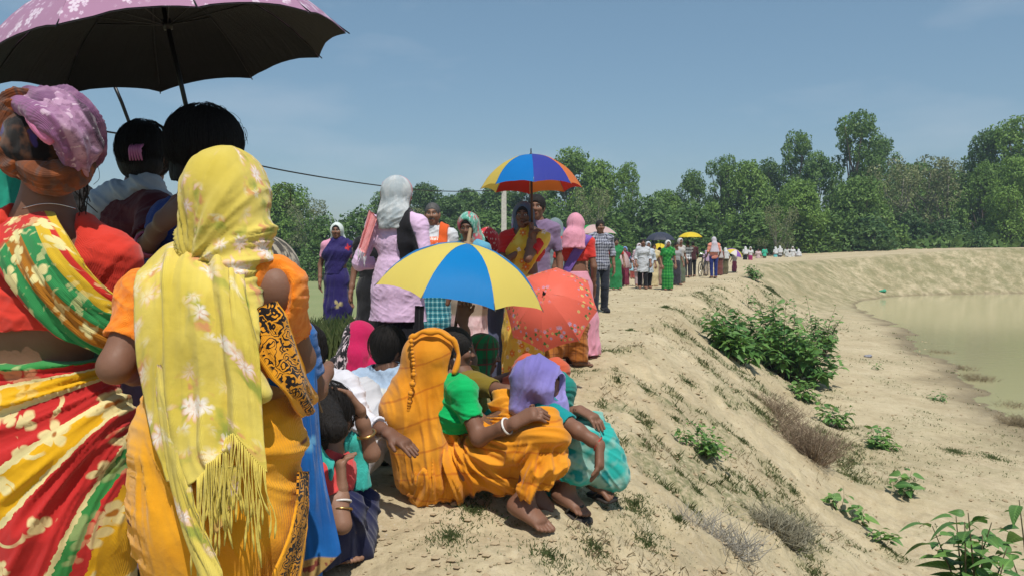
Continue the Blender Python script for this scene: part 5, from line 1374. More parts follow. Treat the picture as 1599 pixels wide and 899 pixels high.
mo = fabric('orange_crinkle_cotton', lambda n_, pv: n_.mix(n_.mapr(n_.noise(pv, 60, 2), .4, .6), C(232, 124, 28), C(242, 142, 46)), .85, bump=.5)
h_ = lambda *a: p.loc_of(P(*a))
p.blouse(mo, .56, h_(330, 590, D2), .03, .011, back=.115, wr=.003, extra=[('x', ell(h_(418, 448, D2-.12), V3(.044, .085, .125), None, .01))])
def marigold(n_, pv):
    x, y, z = n_.sep(pv)
    c = n_.mix(n_.mapr(n_.noise(pv, 4, 3), .35, .65), C(226, 152, 22), C(238, 172, 44))
    sp = flower(n_, pv, c, 9, .13, 2, C(96, 40, 22), C(96, 40, 22), .35, 4.0, 30)
    return sp
ms = fabric('marigold_cotton', marigold, .8, bump=.45)
J = p.J
ops = [('u', cone(h_(335, 590, D2), h_(340, 690, D2), .120, .146, .06, 1.10, p.hside)), ('u', cone(h_(340, 690, D2), h_(346, 800, D2), .146, .150, .06, 1.10, p.hside)), ('u', cone(h_(346, 800, D2), V3(.025, .02, .0), .150, .165, .06, 1.08, p.hside)),
       ('p', V3(0, 0, .03), V3(0, 0, -1)), ('p', h_(335, 602, D2), unit(V3(.12, 0, 1)))]
v, f = solid(ops, p.h); nn = vnormals(v, f)
kx = h_(215, 640, D2-.1); d = v-kx; ang = np.arctan2(-d[:, 2], d[:, 0]); rr = np.hypot(d[:, 0], d[:, 2])
low = sstep(.75, .45, v[:, 2])
v = v+nn*((.009*rfold(ang*.26, rr, 41, .040, 8)*sstep(.03, .16, rr)+.010*low*rfold(v[:, 0]+.2*v[:, 2], v[:, 2], 42, .05, 8)+.004*rfold(v[:, 2]+.25*v[:, 0], v[:, 0], 43, .022, 7)*sstep(-.05, -.13, v[:, 0])))[:, None]
sk = p.put('saree', v, f, ms, pat=np.stack([v[:, 0], v[:, 2], v[:, 1]], 1))
# black paisley border crossing the right side of the waist, and the border at the right hip
def paisley(n_, pv):
    w = n_.vmath('ADD', pv, n_.vmath('SCALE', n_.noise(pv, 18, 3, .6, 1), .09))
    vo = n_.voro(w, 30, '2D', 1.0); k = n_.math('SUBTRACT', n_.math('SINE', n_.math('MULTIPLY', vo[0], 24.0)), n_.mapr(n_.noise(pv, 24, 2), .4, .6, -.6, .6))
    c = n_.mix(n_.mapr(k, -.1, .15), C(30, 22, 20), C(224, 150, 36)); x, y, z = n_.sep(pv)
    return n_.mix(n_.mapr(n_.math('ABSOLUTE', x), .036, .040), c, C(232, 160, 34))
mpz = fabric('black_paisley_border', paisley, .8)
rows = [[(372, 505, 1.535), (405, 480, 1.545), (432, 470, 1.575)], [(395, 545, 1.525), (425, 520, 1.545), (448, 505, 1.575)], [(420, 585, 1.53), (446, 562, 1.555), (464, 545, 1.60)], [(440, 612, 1.545), (464, 600, 1.575), (478, 588, 1.64)], [(458, 634, 1.575), (478, 622, 1.63), (486, 606, 1.71)], [(474, 652, 1.63), (486, 640, 1.70), (490, 622, 1.78)]]
v, f, pt, _ = grid_sheet(rows, 22, 48, lambda u, w: .006*rfold(u, w, 51, .035, 7), .006)
bd = p.put('pallu_border', v-p.loc, f, mpz, pat=pt)
rows = [[(470, 735, 1.60), (482, 735, 1.66)], [(466, 790, 1.575), (481, 790, 1.65)], [(448, 850, 1.535), (476, 850, 1.63)], [(425, 905, 1.505), (468, 905, 1.60)], [(395, 985, 1.48), (455, 985, 1.56)]]
v, f, pt, _ = grid_sheet(rows, 12, 40, lambda u, w: .004*rfold(u, w, 52, .03, 7)-.004, .005)
p.put('skirt_border', v-p.loc, f, mpz, pat=pt)
# shawl
def daisies(n_, pv):
    w = n_.noise(pv, 6, 3)
    c = n_.mix(n_.mapr(w, .35, .65), C(204, 182, 74), C(218, 198, 100))
    wp_ = n_.vmath('ADD', pv, n_.vmath('SCALE', n_.noise(pv, 26, 3, .6, 1), .03))
    zone = n_.mapr(n_.noise(pv, 8.0, 2), .45, .56)
    g = n_.mix(n_.mapr(n_.noise(wp_, 17, 2), .54, .66), c, C(152, 156, 66))
    g = n_.mix(n_.mapr(n_.noise(wp_, 30, 2), .56, .66), g, C(206, 146, 96))
    g = flower(n_, wp_, g, 17, .47, 8, C(226, 160, 124), C(206, 112, 50), .9, 1.0, 5)
    g = flower(n_, wp_, g, 17, .41, 8, C(234, 224, 212), C(212, 124, 56), .9, 1.0, 4)
    g = flower(n_, wp_, g, 22, .44, 7, C(232, 222, 208), C(206, 134, 70), .6, 3.0, 4)
    return n_.mix(zone, c, g)
md = fabric('yellow_daisy_muslin', daisies, .85, bump=.4, weave=1200)
rows = [[(232, 410, 1.66), (262, 384, 1.67), (300, 374, 1.66), (342, 378, 1.64), (378, 402, 1.62)],
        [(214, 442, 1.565), (254, 424, 1.55), (300, 420, 1.54), (350, 430, 1.53), (386, 458, 1.515)],
        [(216, 520, 1.535), (258, 512, 1.505), (308, 512, 1.492), (360, 520, 1.488), (402, 532, 1.492)],
        [(228, 600, 1.53), (268, 600, 1.495), (318, 600, 1.482), (368, 602, 1.476), (408, 605, 1.482)],
        [(244, 680, 1.50), (284, 685, 1.468), (326, 690, 1.455), (368, 690, 1.452), (413, 690, 1.462)],
        [(264, 750, 1.48), (298, 756, 1.452), (330, 722, 1.442), (358, 686, 1.440), (417, 738, 1.448)]]
def crease(u, w):
    t = sstep(.0, .08, w)
    f1 = .010*np.exp(-((u-.045-.02*np.sin(w*5))/.012)**2)-.010*np.exp(-((u-.022-.02*np.sin(w*5))/.014)**2)
    f2 = .008*np.exp(-((u+.05+.03*w)/.010)**2)-.006*np.exp(-((u+.072+.03*w)/.012)**2)
    return t*(f1+f2+.0065*rfold(u+.06*w, w, 61, .034, 11))+.0025*fbm(np.stack([u, w, 0*u], -1), 20, 3, 5)
v, f, pt, S = grid_sheet(rows, 90, 130, crease, .0035)
sh = p.put('shawl', v-p.loc, f, md, pat=pt)
rows = [[(222, 560, 1.525), (236, 565, 1.51), (252, 570, 1.50)], [(240, 660, 1.495), (256, 668, 1.475), (274, 676, 1.465)], [(262, 750, 1.475), (280, 758, 1.455), (298, 766, 1.445)], [(288, 840, 1.452), (305, 840, 1.435), (324, 838, 1.430)], [(310, 905, 1.43), (328, 905, 1.42), (348, 903, 1.418)], [(322, 960, 1.42), (338, 960, 1.412), (354, 958, 1.415)]]
v, f, pt, _ = grid_sheet(rows, 26, 90, lambda u, w: -.004+.006*rfold(u, w, 62, .03, 12), .004)
p.put('shawl_edge', v-p.loc, f, md, pat=pt+V3(.1, 0, 0), parent=sh)
# fringe along the ragged end
g = np.random.default_rng(5); mb = MB()
for k in range(76):
    j = int(30+k*59/76); b = S[-1, j]-p.loc+V3(0, -.004, .004)
    Lf = .10+.06*g.random()+(.05 if g.random() > .7 else 0); dx = g.normal()*.010
    pts = smooth_path([b, b+V3(dx*.3, -.004*g.random(), -Lf*.35), b+V3(dx, .004*g.normal(), -Lf*.7), b+V3(dx*1.2+.004*g.normal(), 0, -Lf)], 8)
    mb.add(tube(pts, [.0011]*6+[.0026, .0010], 5))
tag(mb.build('fringe', fab('yellow_thread', 214, 194, 92), sh), kind='stuff')
rows = [[(312, 735, 1.455), (345, 725, 1.45), (378, 725, 1.45)], [(318, 780, 1.455), (345, 775, 1.45), (372, 765, 1.45)], [(335, 835, 1.45), (345, 825, 1.448), (358, 805, 1.448)]]
v, f, pt, _ = grid_sheet(rows, 22, 30, lambda u, w: .008*rfold(u, w, 63, .026, 9)+.004, .003)
p.put('shawl_end', v-p.loc, f, md, pat=pt+V3(.3, 0, 0), parent=sh)
# part of the shawl over the head
vo = [ell(h_(357, 312, D2+.01), V3(.080, .108, .112), p.HF, .03), cone(h_(340, 300, D2-.0), h_(326, 370, D2+.0), .058, .045, .05), cone(h_(384, 330, D2-.02), h_(400, 384, D2-.03), .048, .038, .05), cone(h_(352, 372, D2-.02), h_(366, 440, D2-.065), .060, .044, .06),
      cone(h_(366, 440, D2-.065), h_(388, 520, D2-.115), .044, .032, .04), cone(h_(388, 520, D2-.115), h_(402, 612, D2-.145), .032, .018, .03), cone(h_(350, 390, D2), h_(330, 400, D2), .06, .06, .04)]
fc = p.J['head']+p.HF@V3(0, .14, -.05)
co = [('x', ell(fc, V3(.075, .09, .12), p.HF, .012)), ('x', cone(h_(438, 428, D2-.04), h_(470, 520, D2-.04), .024, .09, .006)), ('x', cone(h_(425, 440, D2-.10), h_(452, 560, D2-.10), .020, .06, .006)), ('x', cone(h_(290, 470, D2-.05), h_(300, 560, D2-.05), .06, .07, .006))]
v, f = solid([('u', a) for a in vo]+co, .0045); nn = vnormals(v, f)
k0 = h_(300, 420, D2-.1); d = v-k0; ang = np.arctan2(d[:, 2], d[:, 0]+.02); rr = np.hypot(d[:, 0], d[:, 2])
k1 = h_(330, 405, D2-.1); d1 = v-k1
am = .25+.75*sstep(.0, -.13, v[:, 2]-h_(357, 250, D2)[2])
v = v+nn*(am*.0075*rfold(ang*.17, rr, 71, .030, 9)+.0025*fbm(v, 16, 3, 6)+.005*sstep(.10, .05, np.abs(d1[:, 2]))*sstep(.02, .06, d1[:, 0])*rfold(v[:, 2]-.2*v[:, 0], v[:, 0], 72, .016, 8))[:, None]
p.put('head_wrap', v, f, md, pat=np.stack([np.arctan2(v[:, 0]-p.J['head'][0], -(v[:, 1]-p.J['head'][1]))*.11, v[:, 2], v[:, 1]], 1), parent=sh)
# a few loose hairs at the right of the veil
mb = MB()
for k in range(3):
    b = h_(428, 300+6*k, D2); mb.add(tube(smooth_path([b, b+V3(.02, 0, .02+.004*k), b+V3(.035, 0, .008), b+V3(.03, 0, -.018), b+V3(.012, 0, -.012)], 14), .0006, 4))
tag(mb.build('loose_hair', M_HAIR, p.root), kind='stuff')

# ================= red blouse and turban
D1 = 1.84
loc = P(55, 700, D1); loc[2] = gz(loc[0], loc[1])
p = Person('woman in a red blouse with a mauve and brown cloth wound round her head', loc, 0, 1.52, True, .005, 'dark', look=V3(-.1, 1, 0), fat=1.12)
wp(p, pelvis=(60, 690, D1), waist=(52, 585, D1), chest=(52, 490, D1), neck=(74, 352, D1), head=(75, 222, D1+.01), shL=(-72, 408, D1), shR=(175, 405, D1), elL=(-120, 545, D1+.02), wrL=(-90, 640, D1+.1), hdL=(-80, 700, D1+.14), elR=(205, 515, D1+.06), wrR=(190, 530, D1+.28), hdR=(160, 520, D1+.36), hipL=(0, 720, D1), hipR=(120, 720, D1))
for n, s_ in (('L', -1), ('R', 1)): p.J['kn'+n] = V3(s_*.09, .02, .44); p.J['an'+n] = V3(s_*.08, 0, .07); p.J['to'+n] = V3(s_*.09, .16, .02)
p.side = unit(p.J['shR']-p.J['shL'])
h_ = lambda *a: p.loc_of(P(*a))
p.body(hands='R', feet='LR', face=True, fine=.004)
p.blouse(fab('tomato_red_cotton', 204, 58, 44, bump=.35), .52, h_(60, 512, D1), .04, .011, back=.145, wr=.003)
def banded(n_, pv):
    a, r, z = n_.sep(pv)
    o = n_.coord('Object'); ox, oy, oz = n_.sep(o)
    a = n_.math('ADD', a, n_.math('MULTIPLY', n_.math('SUBTRACT', n_.noise(o, 70, 2), .5), .022))
    RED, YEL, GRN, CRM = C(196, 46, 44), C(226, 172, 24), C(58, 140, 70), C(226, 212, 152)
    c = n_.ramp(a, [(0, GRN), (.03, RED), (.085, CRM), (.10, YEL), (.195, CRM), (.215, RED), (.405, CRM), (.43, YEL), (.54, CRM), (.56, RED), (.73, CRM), (.745, GRN), (.785, RED), (.815, YEL)], True)
    q = n_.comb(ox, oz); q = n_.vmath('ADD', q, n_.vmath('SCALE', n_.noise(o, 22, 2, .5, 1), .02))
    c2 = flower(n_, q, c, 10.5, .36, 5, CRM, C(160, 90, 30), .72, 1.0, 16)
    c2 = flower(n_, q, c2, 12.5, .30, 3, CRM, CRM, .6, 2.2, 16)
    vo = n_.voro(q, 10, '2D', 1.0); ringm = n_.mapr(n_.math('ABSOLUTE', n_.math('SUBTRACT', vo[0], .40)), .045, .03)
    c2 = n_.mix(n_.math('MULTIPLY', ringm, n_.mapr(n_.noise(q, 9, 1), .5, .55)), c2, CRM)
    keep = n_.ramp(a, [(0, (.5,)*3), (.03, (.35,)*3), (.20, (1,)*3), (.745, (.35,)*3), (.80, (.9,)*3)], True)
    return n_.mix(n_.math('MULTIPLY', keep, .92), c, c2)
mbnd = fabric('red_yellow_green_printed_cotton', banded, .8, bump=.4)
ops = [('u', cone(h_(55, 580, D1), h_(58, 680, D1), .140, .168, .06, 1.22, p.hside)), ('u', cone(h_(58, 680, D1), h_(62, 800, D1), .168, .178, .06, 1.25, p.hside)), ('u', cone(h_(62, 800, D1), V3(.01, .02, 0), .178, .19, .06, 1.2, p.hside)), ('p', V3(0, 0, .03), V3(0, 0, -1)), ('p', h_(60, 572, D1-.15), unit(V3(-.05, 0, 1)))]
v, f = solid(ops, p.h); nn = vnormals(v, f)
K = h_(232, 566, D1-.1); d = v-K; ang = np.arctan2(-d[:, 2], -d[:, 0]); rr = np.hypot(d[:, 0], d[:, 2])
back = sstep(.02, -.03, v[:, 1]-p.J['pelvis'][1])
v = v+nn*(.0115*rfold(ang*.30, rr, 81, .030, 12)*sstep(.0, .12, rr)+.003*fbm(v, 12, 3, 7))[:, None]
p.put('saree', v, f, mbnd, pat=np.stack([ang/(math.pi/2), rr, v[:, 1]], 1))
def patch(n_, pv):
    x, y, z = n_.sep(pv)
    RED, YEL, GRN, CRM, OCH = C(198, 48, 42), C(214, 176, 44), C(50, 136, 76), C(226, 214, 150), C(170, 110, 30)
    j = n_.math('ADD', y, n_.math('MULTIPLY', n_.noise(pv, 12, 2), .05))
    c = n_.ramp(n_.math('MULTIPLY', j, -2.2), [(0, RED), (.30, GRN), (.36, YEL), (.40, GRN), (.52, OCH), (.66, GRN), (.78, RED), (.9, YEL)], True)
    e = n_.ramp(n_.math('ADD', n_.math('MULTIPLY', x, 4.0), .5), [(0, RED), (.16, GRN), (.30, OCH), (.46, GRN), (.60, YEL), (.70, RED), (.82, YEL)], True)
    c = n_.mix(n_.mapr(j, -.12, -.15), c, e)
    c = n_.mix(n_.mapr(x, .062, .066), c, YEL)
    w = n_.vmath('ADD', pv, n_.vmath('SCALE', n_.noise(pv, 26, 2, .5, 1), .03))
    c = flower(n_, w, c, 14, .36, 4, CRM, CRM, .6, 1.0, 14)
    return n_.mix(n_.mapr(n_.noise(w, 42, 2), .57, .61), c, n_.mix(.5, c, CRM))
rows = [[(-50, 372, 1.80), (-5, 338, 1.84), (45, 310, 1.86), (78, 322, 1.84)], [(-22, 392, 1.735), (20, 372, 1.735), (62, 352, 1.735), (96, 352, 1.735)], [(12, 440, 1.715), (48, 418, 1.705), (84, 398, 1.70), (120, 390, 1.705)], [(58, 492, 1.72), (88, 464, 1.70), (116, 440, 1.70), (145, 428, 1.71)], [(106, 526, 1.74), (130, 500, 1.72), (152, 474, 1.715), (174, 456, 1.72)], [(150, 545, 1.76), (170, 522, 1.745), (190, 498, 1.745), (210, 478, 1.755)], [(205, 570, 1.82), (222, 545, 1.81), (235, 520, 1.82), (248, 505, 1.83)]]
v, f, pt, _ = grid_sheet(rows, 70, 110, lambda u, w: sstep(.12, .4, w)*.012*rfold(u, w, 91, .030, 12)+.004*rfold(u, w, 92, .05, 9), .004)
p.put('pallu', v-p.loc, f, fabric('patchwork_printed_cotton', patch, .8, bump=.4), pat=pt)
# head cloth: dark core with three wound bands
core = [ell(h_(74, 226, D1), V3(.094, .108, .096), p.HF, .03)]
v, f = solid([('u', a) for a in core], .005); nn = vnormals(v, f); v = v+nn*(.007*fbm(v, 26, 3, 4))[:, None]
def muddle(n_, pv):
    o = n_.coord('Object'); c = n_.mix(n_.mapr(n_.noise(o, 24, 3), .42, .56), C(24, 20, 22), C(96, 62, 44)); return n_.mix(n_.mapr(n_.noise(o, 17, 2), .62, .66), c, C(62, 52, 110))
hw = p.put('head_wrap', v, f, fabric('dark_bundled_cloth', muddle, .85))
def wind(name, pts, rads, mat, seed, e=1.7, amp=.007, ax=None):
    q = smooth_path([h_(*a) for a in pts], 22); rd = np.interp(np.linspace(0, 1, 22), np.linspace(0, 1, len(rads)), rads); ops = []
    cc = h_(75, 222, D1)
    for i in range(21):
        tng = unit(q[i+1]-q[i]); ot = unit((q[i]+q[i+1])/2-cc); axx = unit(np.cross(tng, ot)); ops.append(('u', cone(q[i], q[i+1], rd[i], rd[i+1], .012, e, axx)))
    v, f = solid(ops, .0045); nn = vnormals(v, f)
    q = smooth_path([h_(*a) for a in pts], 160)
    t = np.concatenate([np.argmin(((v[i:i+4000, None, :]-q[None])**2).sum(2), 1) for i in range(0, len(v), 4000)]); tn = np.gradient(q, axis=0); tn /= np.linalg.norm(tn, axis=1)[:, None]
    ot = q-cc; ot /= np.linalg.norm(ot, axis=1)[:, None]; axs = np.cross(tn, ot); cu = ((v-q[t])*axs[t]).sum(1)
    v = v+nn*(amp*1.3*rfold(cu, t*.0019, seed, .024, 9)+amp*.4*rfold(cu, t*.0019, seed+5, .011, 9))[:, None]
    return p.put(name, v, f, mat, pat=np.stack([cu, t*.0019, 0*cu], 1), parent=hw)
def mauve(n_, pv):
    c = n_.mix(n_.mapr(n_.noise(pv, 16, 3), .42, .6), C(156, 114, 146), C(188, 150, 176)); x, y, z = n_.sep(pv)
    c = n_.mix(n_.mapr(x, .022, .026), c, C(140, 92, 130)); c = n_.mix(n_.mapr(x, -.030, -.034), c, C(70, 50, 66))
    c = n_.mix(n_.mapr(n_.noise(pv, 75, 3), .52, .60, 0, .6), c, C(120, 86, 112)); c = n_.mix(n_.mapr(n_.noise(pv, 55, 2), .40, .34, 0, .6), c, C(226, 200, 214))
    return c
def rust(n_, pv): return n_.mix(n_.mapr(n_.noise(pv, 14, 3), .4, .6), C(92, 54, 36), n_.mix(n_.mapr(n_.noise(pv, 40, 2), .5, .6), C(150, 82, 44), C(104, 84, 78)))
mr_ = fabric('rust_brown_cotton', rust, .85)
wind('brown_band', [(48, 155, D1-.03), (20, 172, D1-.04), (3, 210, D1-.05), (12, 245, D1-.05), (40, 272, D1-.04)], [.024, .034, .034, .028, .022], mr_, 5, 1.3, .008)
wind('lower_band', [(20, 246, D1-.03), (46, 272, D1-.07), (78, 281, D1-.08), (108, 274, D1-.06), (130, 256, D1-.02)], [.017, .021, .023, .022, .018], mr_, 6, 1.2, .006)
wind('mauve_band', [(44, 158, D1-.02), (76, 166, D1-.08), (101, 190, D1-.105), (118, 224, D1-.09), (130, 260, D1-.05)], [.020, .026, .028, .027, .018], fabric('mauve_cotton', mauve, .75), 7, 1.5, .008)
wind('crown_band', [(60, 150, D1), (95, 160, D1-.06), (126, 186, D1-.06), (138, 222, D1-.03), (134, 250, D1-.0)], [.024, .030, .032, .030, .02], fabric('plum_cotton', lambda n_, pv: n_.mix(n_.mapr(n_.noise(pv, 20, 3), .45, .6), C(118, 80, 112), C(156, 116, 144)), .8), 8, 1.4, .007)
wind('pink_fold', [(38, 166, D1-.085), (52, 180, D1-.115), (66, 200, D1-.13), (80, 222, D1-.13)], [.005, .008, .008, .004], fab('rose_pink_cotton', 214, 126, 168), 9, 1.3, .002)
mb = MB(); g = np.random.default_rng(2)
for k in range(9):
    b = h_(128+g.random()*12, 262+g.random()*8, D1-.03); l = .05+.06*g.random(); mb.add(tube(smooth_path([b, b+V3(.012*g.normal(), 0, -l*.4), b+V3(.016*g.normal(), 0, -l)], 8), .0012, 4))
b = h_(140, 265, D1); mb.add(tube(smooth_path([b, b+V3(.018, 0, .008), b+V3(.022, 0, -.02), b+V3(.008, 0, -.035)], 12), .0006, 4))
tag(mb.build('loose_hair', M_HAIR, p.root), kind='stuff')
nk = [h_(px, 322-8*math.sin((px-34)/84*math.pi)+4, D1-.055-.012*math.sin((px-34)/84*math.pi)) for px in range(34, 120, 6)]
MB().add(tube(nk, .0012, 5)).build('neck_thread', M_SILVER, p.root)

# ================= bun-haired woman with a pink hair clip
D3 = 2.8
loc = P(222, 600, D3); loc[2] = gz(loc[0], loc[1])
p = Person('bare-headed woman with a pink hair clip, maroon sleeve and grey scarf under the mauve umbrella', loc, 0, 1.55, True, .006, 'dark', look=V3(.25, 1, 0))
p.root['label'] = 'bare-headed woman with a pink hair clip, maroon blouse and grey scarf'
wp(p, head=(226, 240, D3), neck=(222, 305, D3), chest=(215, 395, D3), waist=(215, 450, D3), pelvis=(215, 520, D3), shL=(165, 335, D3+.05), shR=(245, 330, D3-.12), elR=(222, 398, D3-.36), wrR=(254, 346, D3-.53), hdR=(302, 312, D3-.57), elL=(150, 420, D3), wrL=(160, 480, D3+.1), hdL=(170, 520, D3+.15), hipL=(190, 530, D3), hipR=(240, 530, D3))
p.side = unit(p.J['shR']-p.J['shL']); h_ = lambda *a: p.loc_of(P(*a))
p.body(hands='R', feet='LR', toes=False, face=True, palm={'R': V3(.3, .9, -.2)}, curl={'R': .5}, thumb={'R': V3(0, 0, 1)}); p.hair(0, .012, long=[ell(h_(222, 256, D3-.06), V3(.070, .055, .06), None, .03)]); p.strands(h_(226, 234, D3-.02), (.091, .112, .105), 600, 7, 2.0)
p.blouse(fab('maroon_cotton', 88, 26, 36), .62, None, .02, .012); p.skirt(fab('grey_mauve_saree', 120, 100, 120))
vo = [cone(h_(168, 318, D3), h_(230, 288, D3-.06), .06, .05, .05, 1.2, V3(0, 1, 0)), cone(h_(168, 318, D3), h_(160, 380, D3+.02), .06, .07, .05), cone(h_(230, 290, D3-.06), h_(258, 318, D3-.04), .045, .035, .04)]
v, f = solid([('u', a) for a in vo], .006); nn = vnormals(v, f); v = v+nn*(.009*rfold(v[:, 0]*.6+v[:, 2], v[:, 0]-v[:, 2], 15, .036, 7))[:, None]; p.put('scarf', v, f, fab('pale_grey_cotton', 176, 184, 194))
c = h_(213, 238, D3-.128); cl = MB()
for k in range(5): cl.add(tube(smooth_path([c+V3(-.018+.009*k, .012, .028), c+V3(-.016+.008*k, -.012, .01), c+V3(-.02+.010*k, -.004, -.028)], 7), [.0035, .005, .006, .006, .005, .004, .003], 6))
cl.add(tube([c+V3(-.02, -.008, .004), c+V3(.02, -.008, .004)], .006, 6)).build('hair_clip', plain_mat('pink_plastic', (.55, .16, .36), .3, .5), p.root)
ring_on(p, 'R', .30, M_PINKB, r=.0045, count=2, gap=.012)
# ================= woman with a big updo
D4 = 2.45
loc = P(318, 640, D4); loc[2] = gz(loc[0], loc[1])
p = Person('bare-headed woman with a large black hair bun and a blue blouse, behind the yellow shawl', loc, 0, 1.52, True, .006, 'deep', look=V3(.1, 1, 0))
wp(p, head=(318, 240, D4), neck=(310, 315, D4), chest=(315, 420, D4), waist=(318, 500, D4), pelvis=(318, 580, D4), shL=(262, 345, D4), shR=(372, 345, D4), hipL=(290, 590, D4), hipR=(345, 590, D4), elL=(245, 430, D4+.1), wrL=(270, 430, D4+.28), hdL=(290, 400, D4+.3), elR=(392, 430, D4+.06), wrR=(340, 340, D4+.2), hdR=(325, 300, D4+.2))
p.side = unit(p.J['shR']-p.J['shL']); h_ = lambda *a: p.loc_of(P(*a))
p.body(hands='R', feet='LR', toes=False, face=True, curl=1.2); p.hair(0, .014, long=[ell(h_(318, 222, D4-.05), V3(.108, .096, .108), None, .03), ell(h_(300, 275, D4-.05), V3(.06, .06, .06), None, .03)], disp=.007); p.strands(h_(318, 222, D4-.05), (.116, .104, .116), 800, 8, 2.0)
p.blouse(fab('royal_blue_cotton', 36, 60, 128), .6); p.skirt(fab('indigo_saree', 50, 56, 110))
mb = MB(); g = np.random.default_rng(9)
for k in range(7):
    a0 = g.uniform(.0, 1.3); b = h_(318+58*math.sin(a0), 222-58*math.cos(a0), D4-.05); o_ = unit(b-h_(318, 222, D4-.05))
    mb.add(tube(smooth_path([b-o_*.02, b+o_*.008*g.random()+V3(.012, 0, 0), b+o_*.004*g.normal()+V3(.025+.008*g.normal(), 0, -.025), b+V3(.02+.01*g.normal(), 0, -.055)], 12), .0005, 4))
tag(mb.build('loose_hair', M_HAIR, p.root), kind='stuff')
# rod beside the clip woman
o = thing('umbrella_rod', 'thin black rod standing up behind the pink hair clip woman', 'rod', P(215, 330, 2.9))
b0 = A(o.location); MB().add(tube([P(176, 128, 2.85), P(190, 160, 2.86), P(203, 195, 2.88), P(222, 330, 2.9)], .0065, 8)).build('shaft', M_BLACKMETAL, o, base=b0)
MB().add(tube([P(219, 310, 2.897), P(226, 360, 2.905)], .012, 8)).build('grip', M_BLACKMETAL, o, base=b0)
# ================= left edge, far head, child in blue
loc = P(-40, 640, 2.35); loc[2] = gz(loc[0], loc[1])
p = Person('person in a teal-green veil cut off by the left picture edge', loc, 10, 1.46, True, .007, 'dark'); wp(p, head=(-28, 262, 2.35), neck=(-35, 335, 2.35))
p.body(hands='', feet=''); p.hair(); p.veil(fab('teal_green_georgette', 44, 168, 140), .2, .03, .19, extra=[cone(p.J['head']+V3(.04, -.04, -.02), p.J['neck']+V3(.06, -.05, -.12), .08, .07, .05)]); p.blouse(fab('orange_red_cotton2', 205, 80, 50)); p.skirt(fab('teal_cotton', 40, 120, 110))
loc, H = spot(128, 286, 5.0)
p = Person('dark-haired person glimpsed between the head-wound cloth and the grey scarf', loc, 20, H, True, .010, 'dark'); p.body(hands='', feet='', face=False); p.hair(.04); p.blouse(fab('brown_grey_cotton', 110, 90, 84), .6); p.skirt(fab('brown_cotton', 100, 80, 70))
loc = P(418, 760, 2.25); loc[2] = gz(loc[0], loc[1])
top = P(436, 372, 2.25)[2]-loc[2]-.01
p = Person('child in a deep blue saree with a gold border, half hidden by the marigold saree', loc, -20, top, True, .006, 'dark', look=V3(.2, 1, 0), hs=.86)
for n, s_ in (('L', -1), ('R', 1)): p.J['sh'+n] = p.J['sh'+n]*A([.8, 1, 1]); p.J['el'+n] = p.J['sh'+n]+V3(0, .10, -.17); p.J['wr'+n] = p.J['el'+n]+V3(-s_*.05, .14, .05); p.J['hd'+n] = p.J['wr'+n]+V3(-s_*.05, .06, .02)
def camo(n_, pv): return n_.mix(n_.mapr(n_.noise(pv, 30, 3), .48, .56), C(70, 66, 60), C(168, 158, 140))
p.body(hands='', feet=''); p.hair(); p.veil(fabric('grey_speckled_scarf', camo), .12, .024, .10, name='headscarf')
def bluegold(n_, pv):
    x, y, z = n_.sep(pv); c = n_.mix(n_.mapr(n_.noise(pv, 6, 2), .4, .6), C(18, 78, 142), C(24, 96, 166)); c = flower(n_, pv, c, 8, .30, 3, C(90, 150, 190), C(90, 150, 190), .5, 1.0, 8)
    return c
mbg = fabric('deep_blue_silk', bluegold, .6); p.blouse(mbg, .6); p.skirt(mbg, flare=.15, hip=.13, hem=.10)
rows = [[(455, 545, 2.10), (475, 540, 2.10), (492, 552, 2.16)], [(458, 640, 2.06), (482, 640, 2.08), (498, 645, 2.14)], [(462, 740, 2.03), (488, 740, 2.05), (508, 738, 2.10)], [(466, 840, 2.0), (496, 835, 2.01), (522, 815, 2.05)], [(470, 912, 1.98), (500, 895, 1.99), (533, 862, 2.02)]]
v, f, pt, _ = grid_sheet(rows, 40, 90, lambda u, w: .007*rfold(u, w, 33, .035, 10), .004)
def bordered(n_, pv):
    c = bluegold(n_, pv); x, y, z = n_.sep(pv); k = n_.mapr(y, -.545, -.55); g_ = n_.mix(n_.mapr(n_.noise(pv, 50, 2), .5, .6), C(168, 138, 84), C(120, 60, 50))
    return n_.mix(k, c, g_)
p.put('pallu', A([p.loc_of(q) for q in v]), f, fabric('blue_silk_gold_border', bordered, .6), pat=pt)
# pale stick in front of the girl
o = thing('bamboo_stick', 'thin pale stick slanting past the crouching girl\'s hair', 'stick', P(503, 643, 2.45)); b0 = A(o.location)
MB().add(tube([P(466, 505, 2.35), P(476, 560, 2.38), P(490, 608, 2.42), P(503, 643, 2.45)], [.0045, .0045, .004, .0035], 8)).build('cane', M_WOOD, o, base=b0)
for q_ in (.35, .7): MB().add(tube([P(466+37*q_, 505+138*q_-3, 2.35+.1*q_), P(466+37*q_+1, 505+138*q_+3, 2.35+.1*q_)], .0055, 8)).build('node', M_WOOD, o, base=b0)
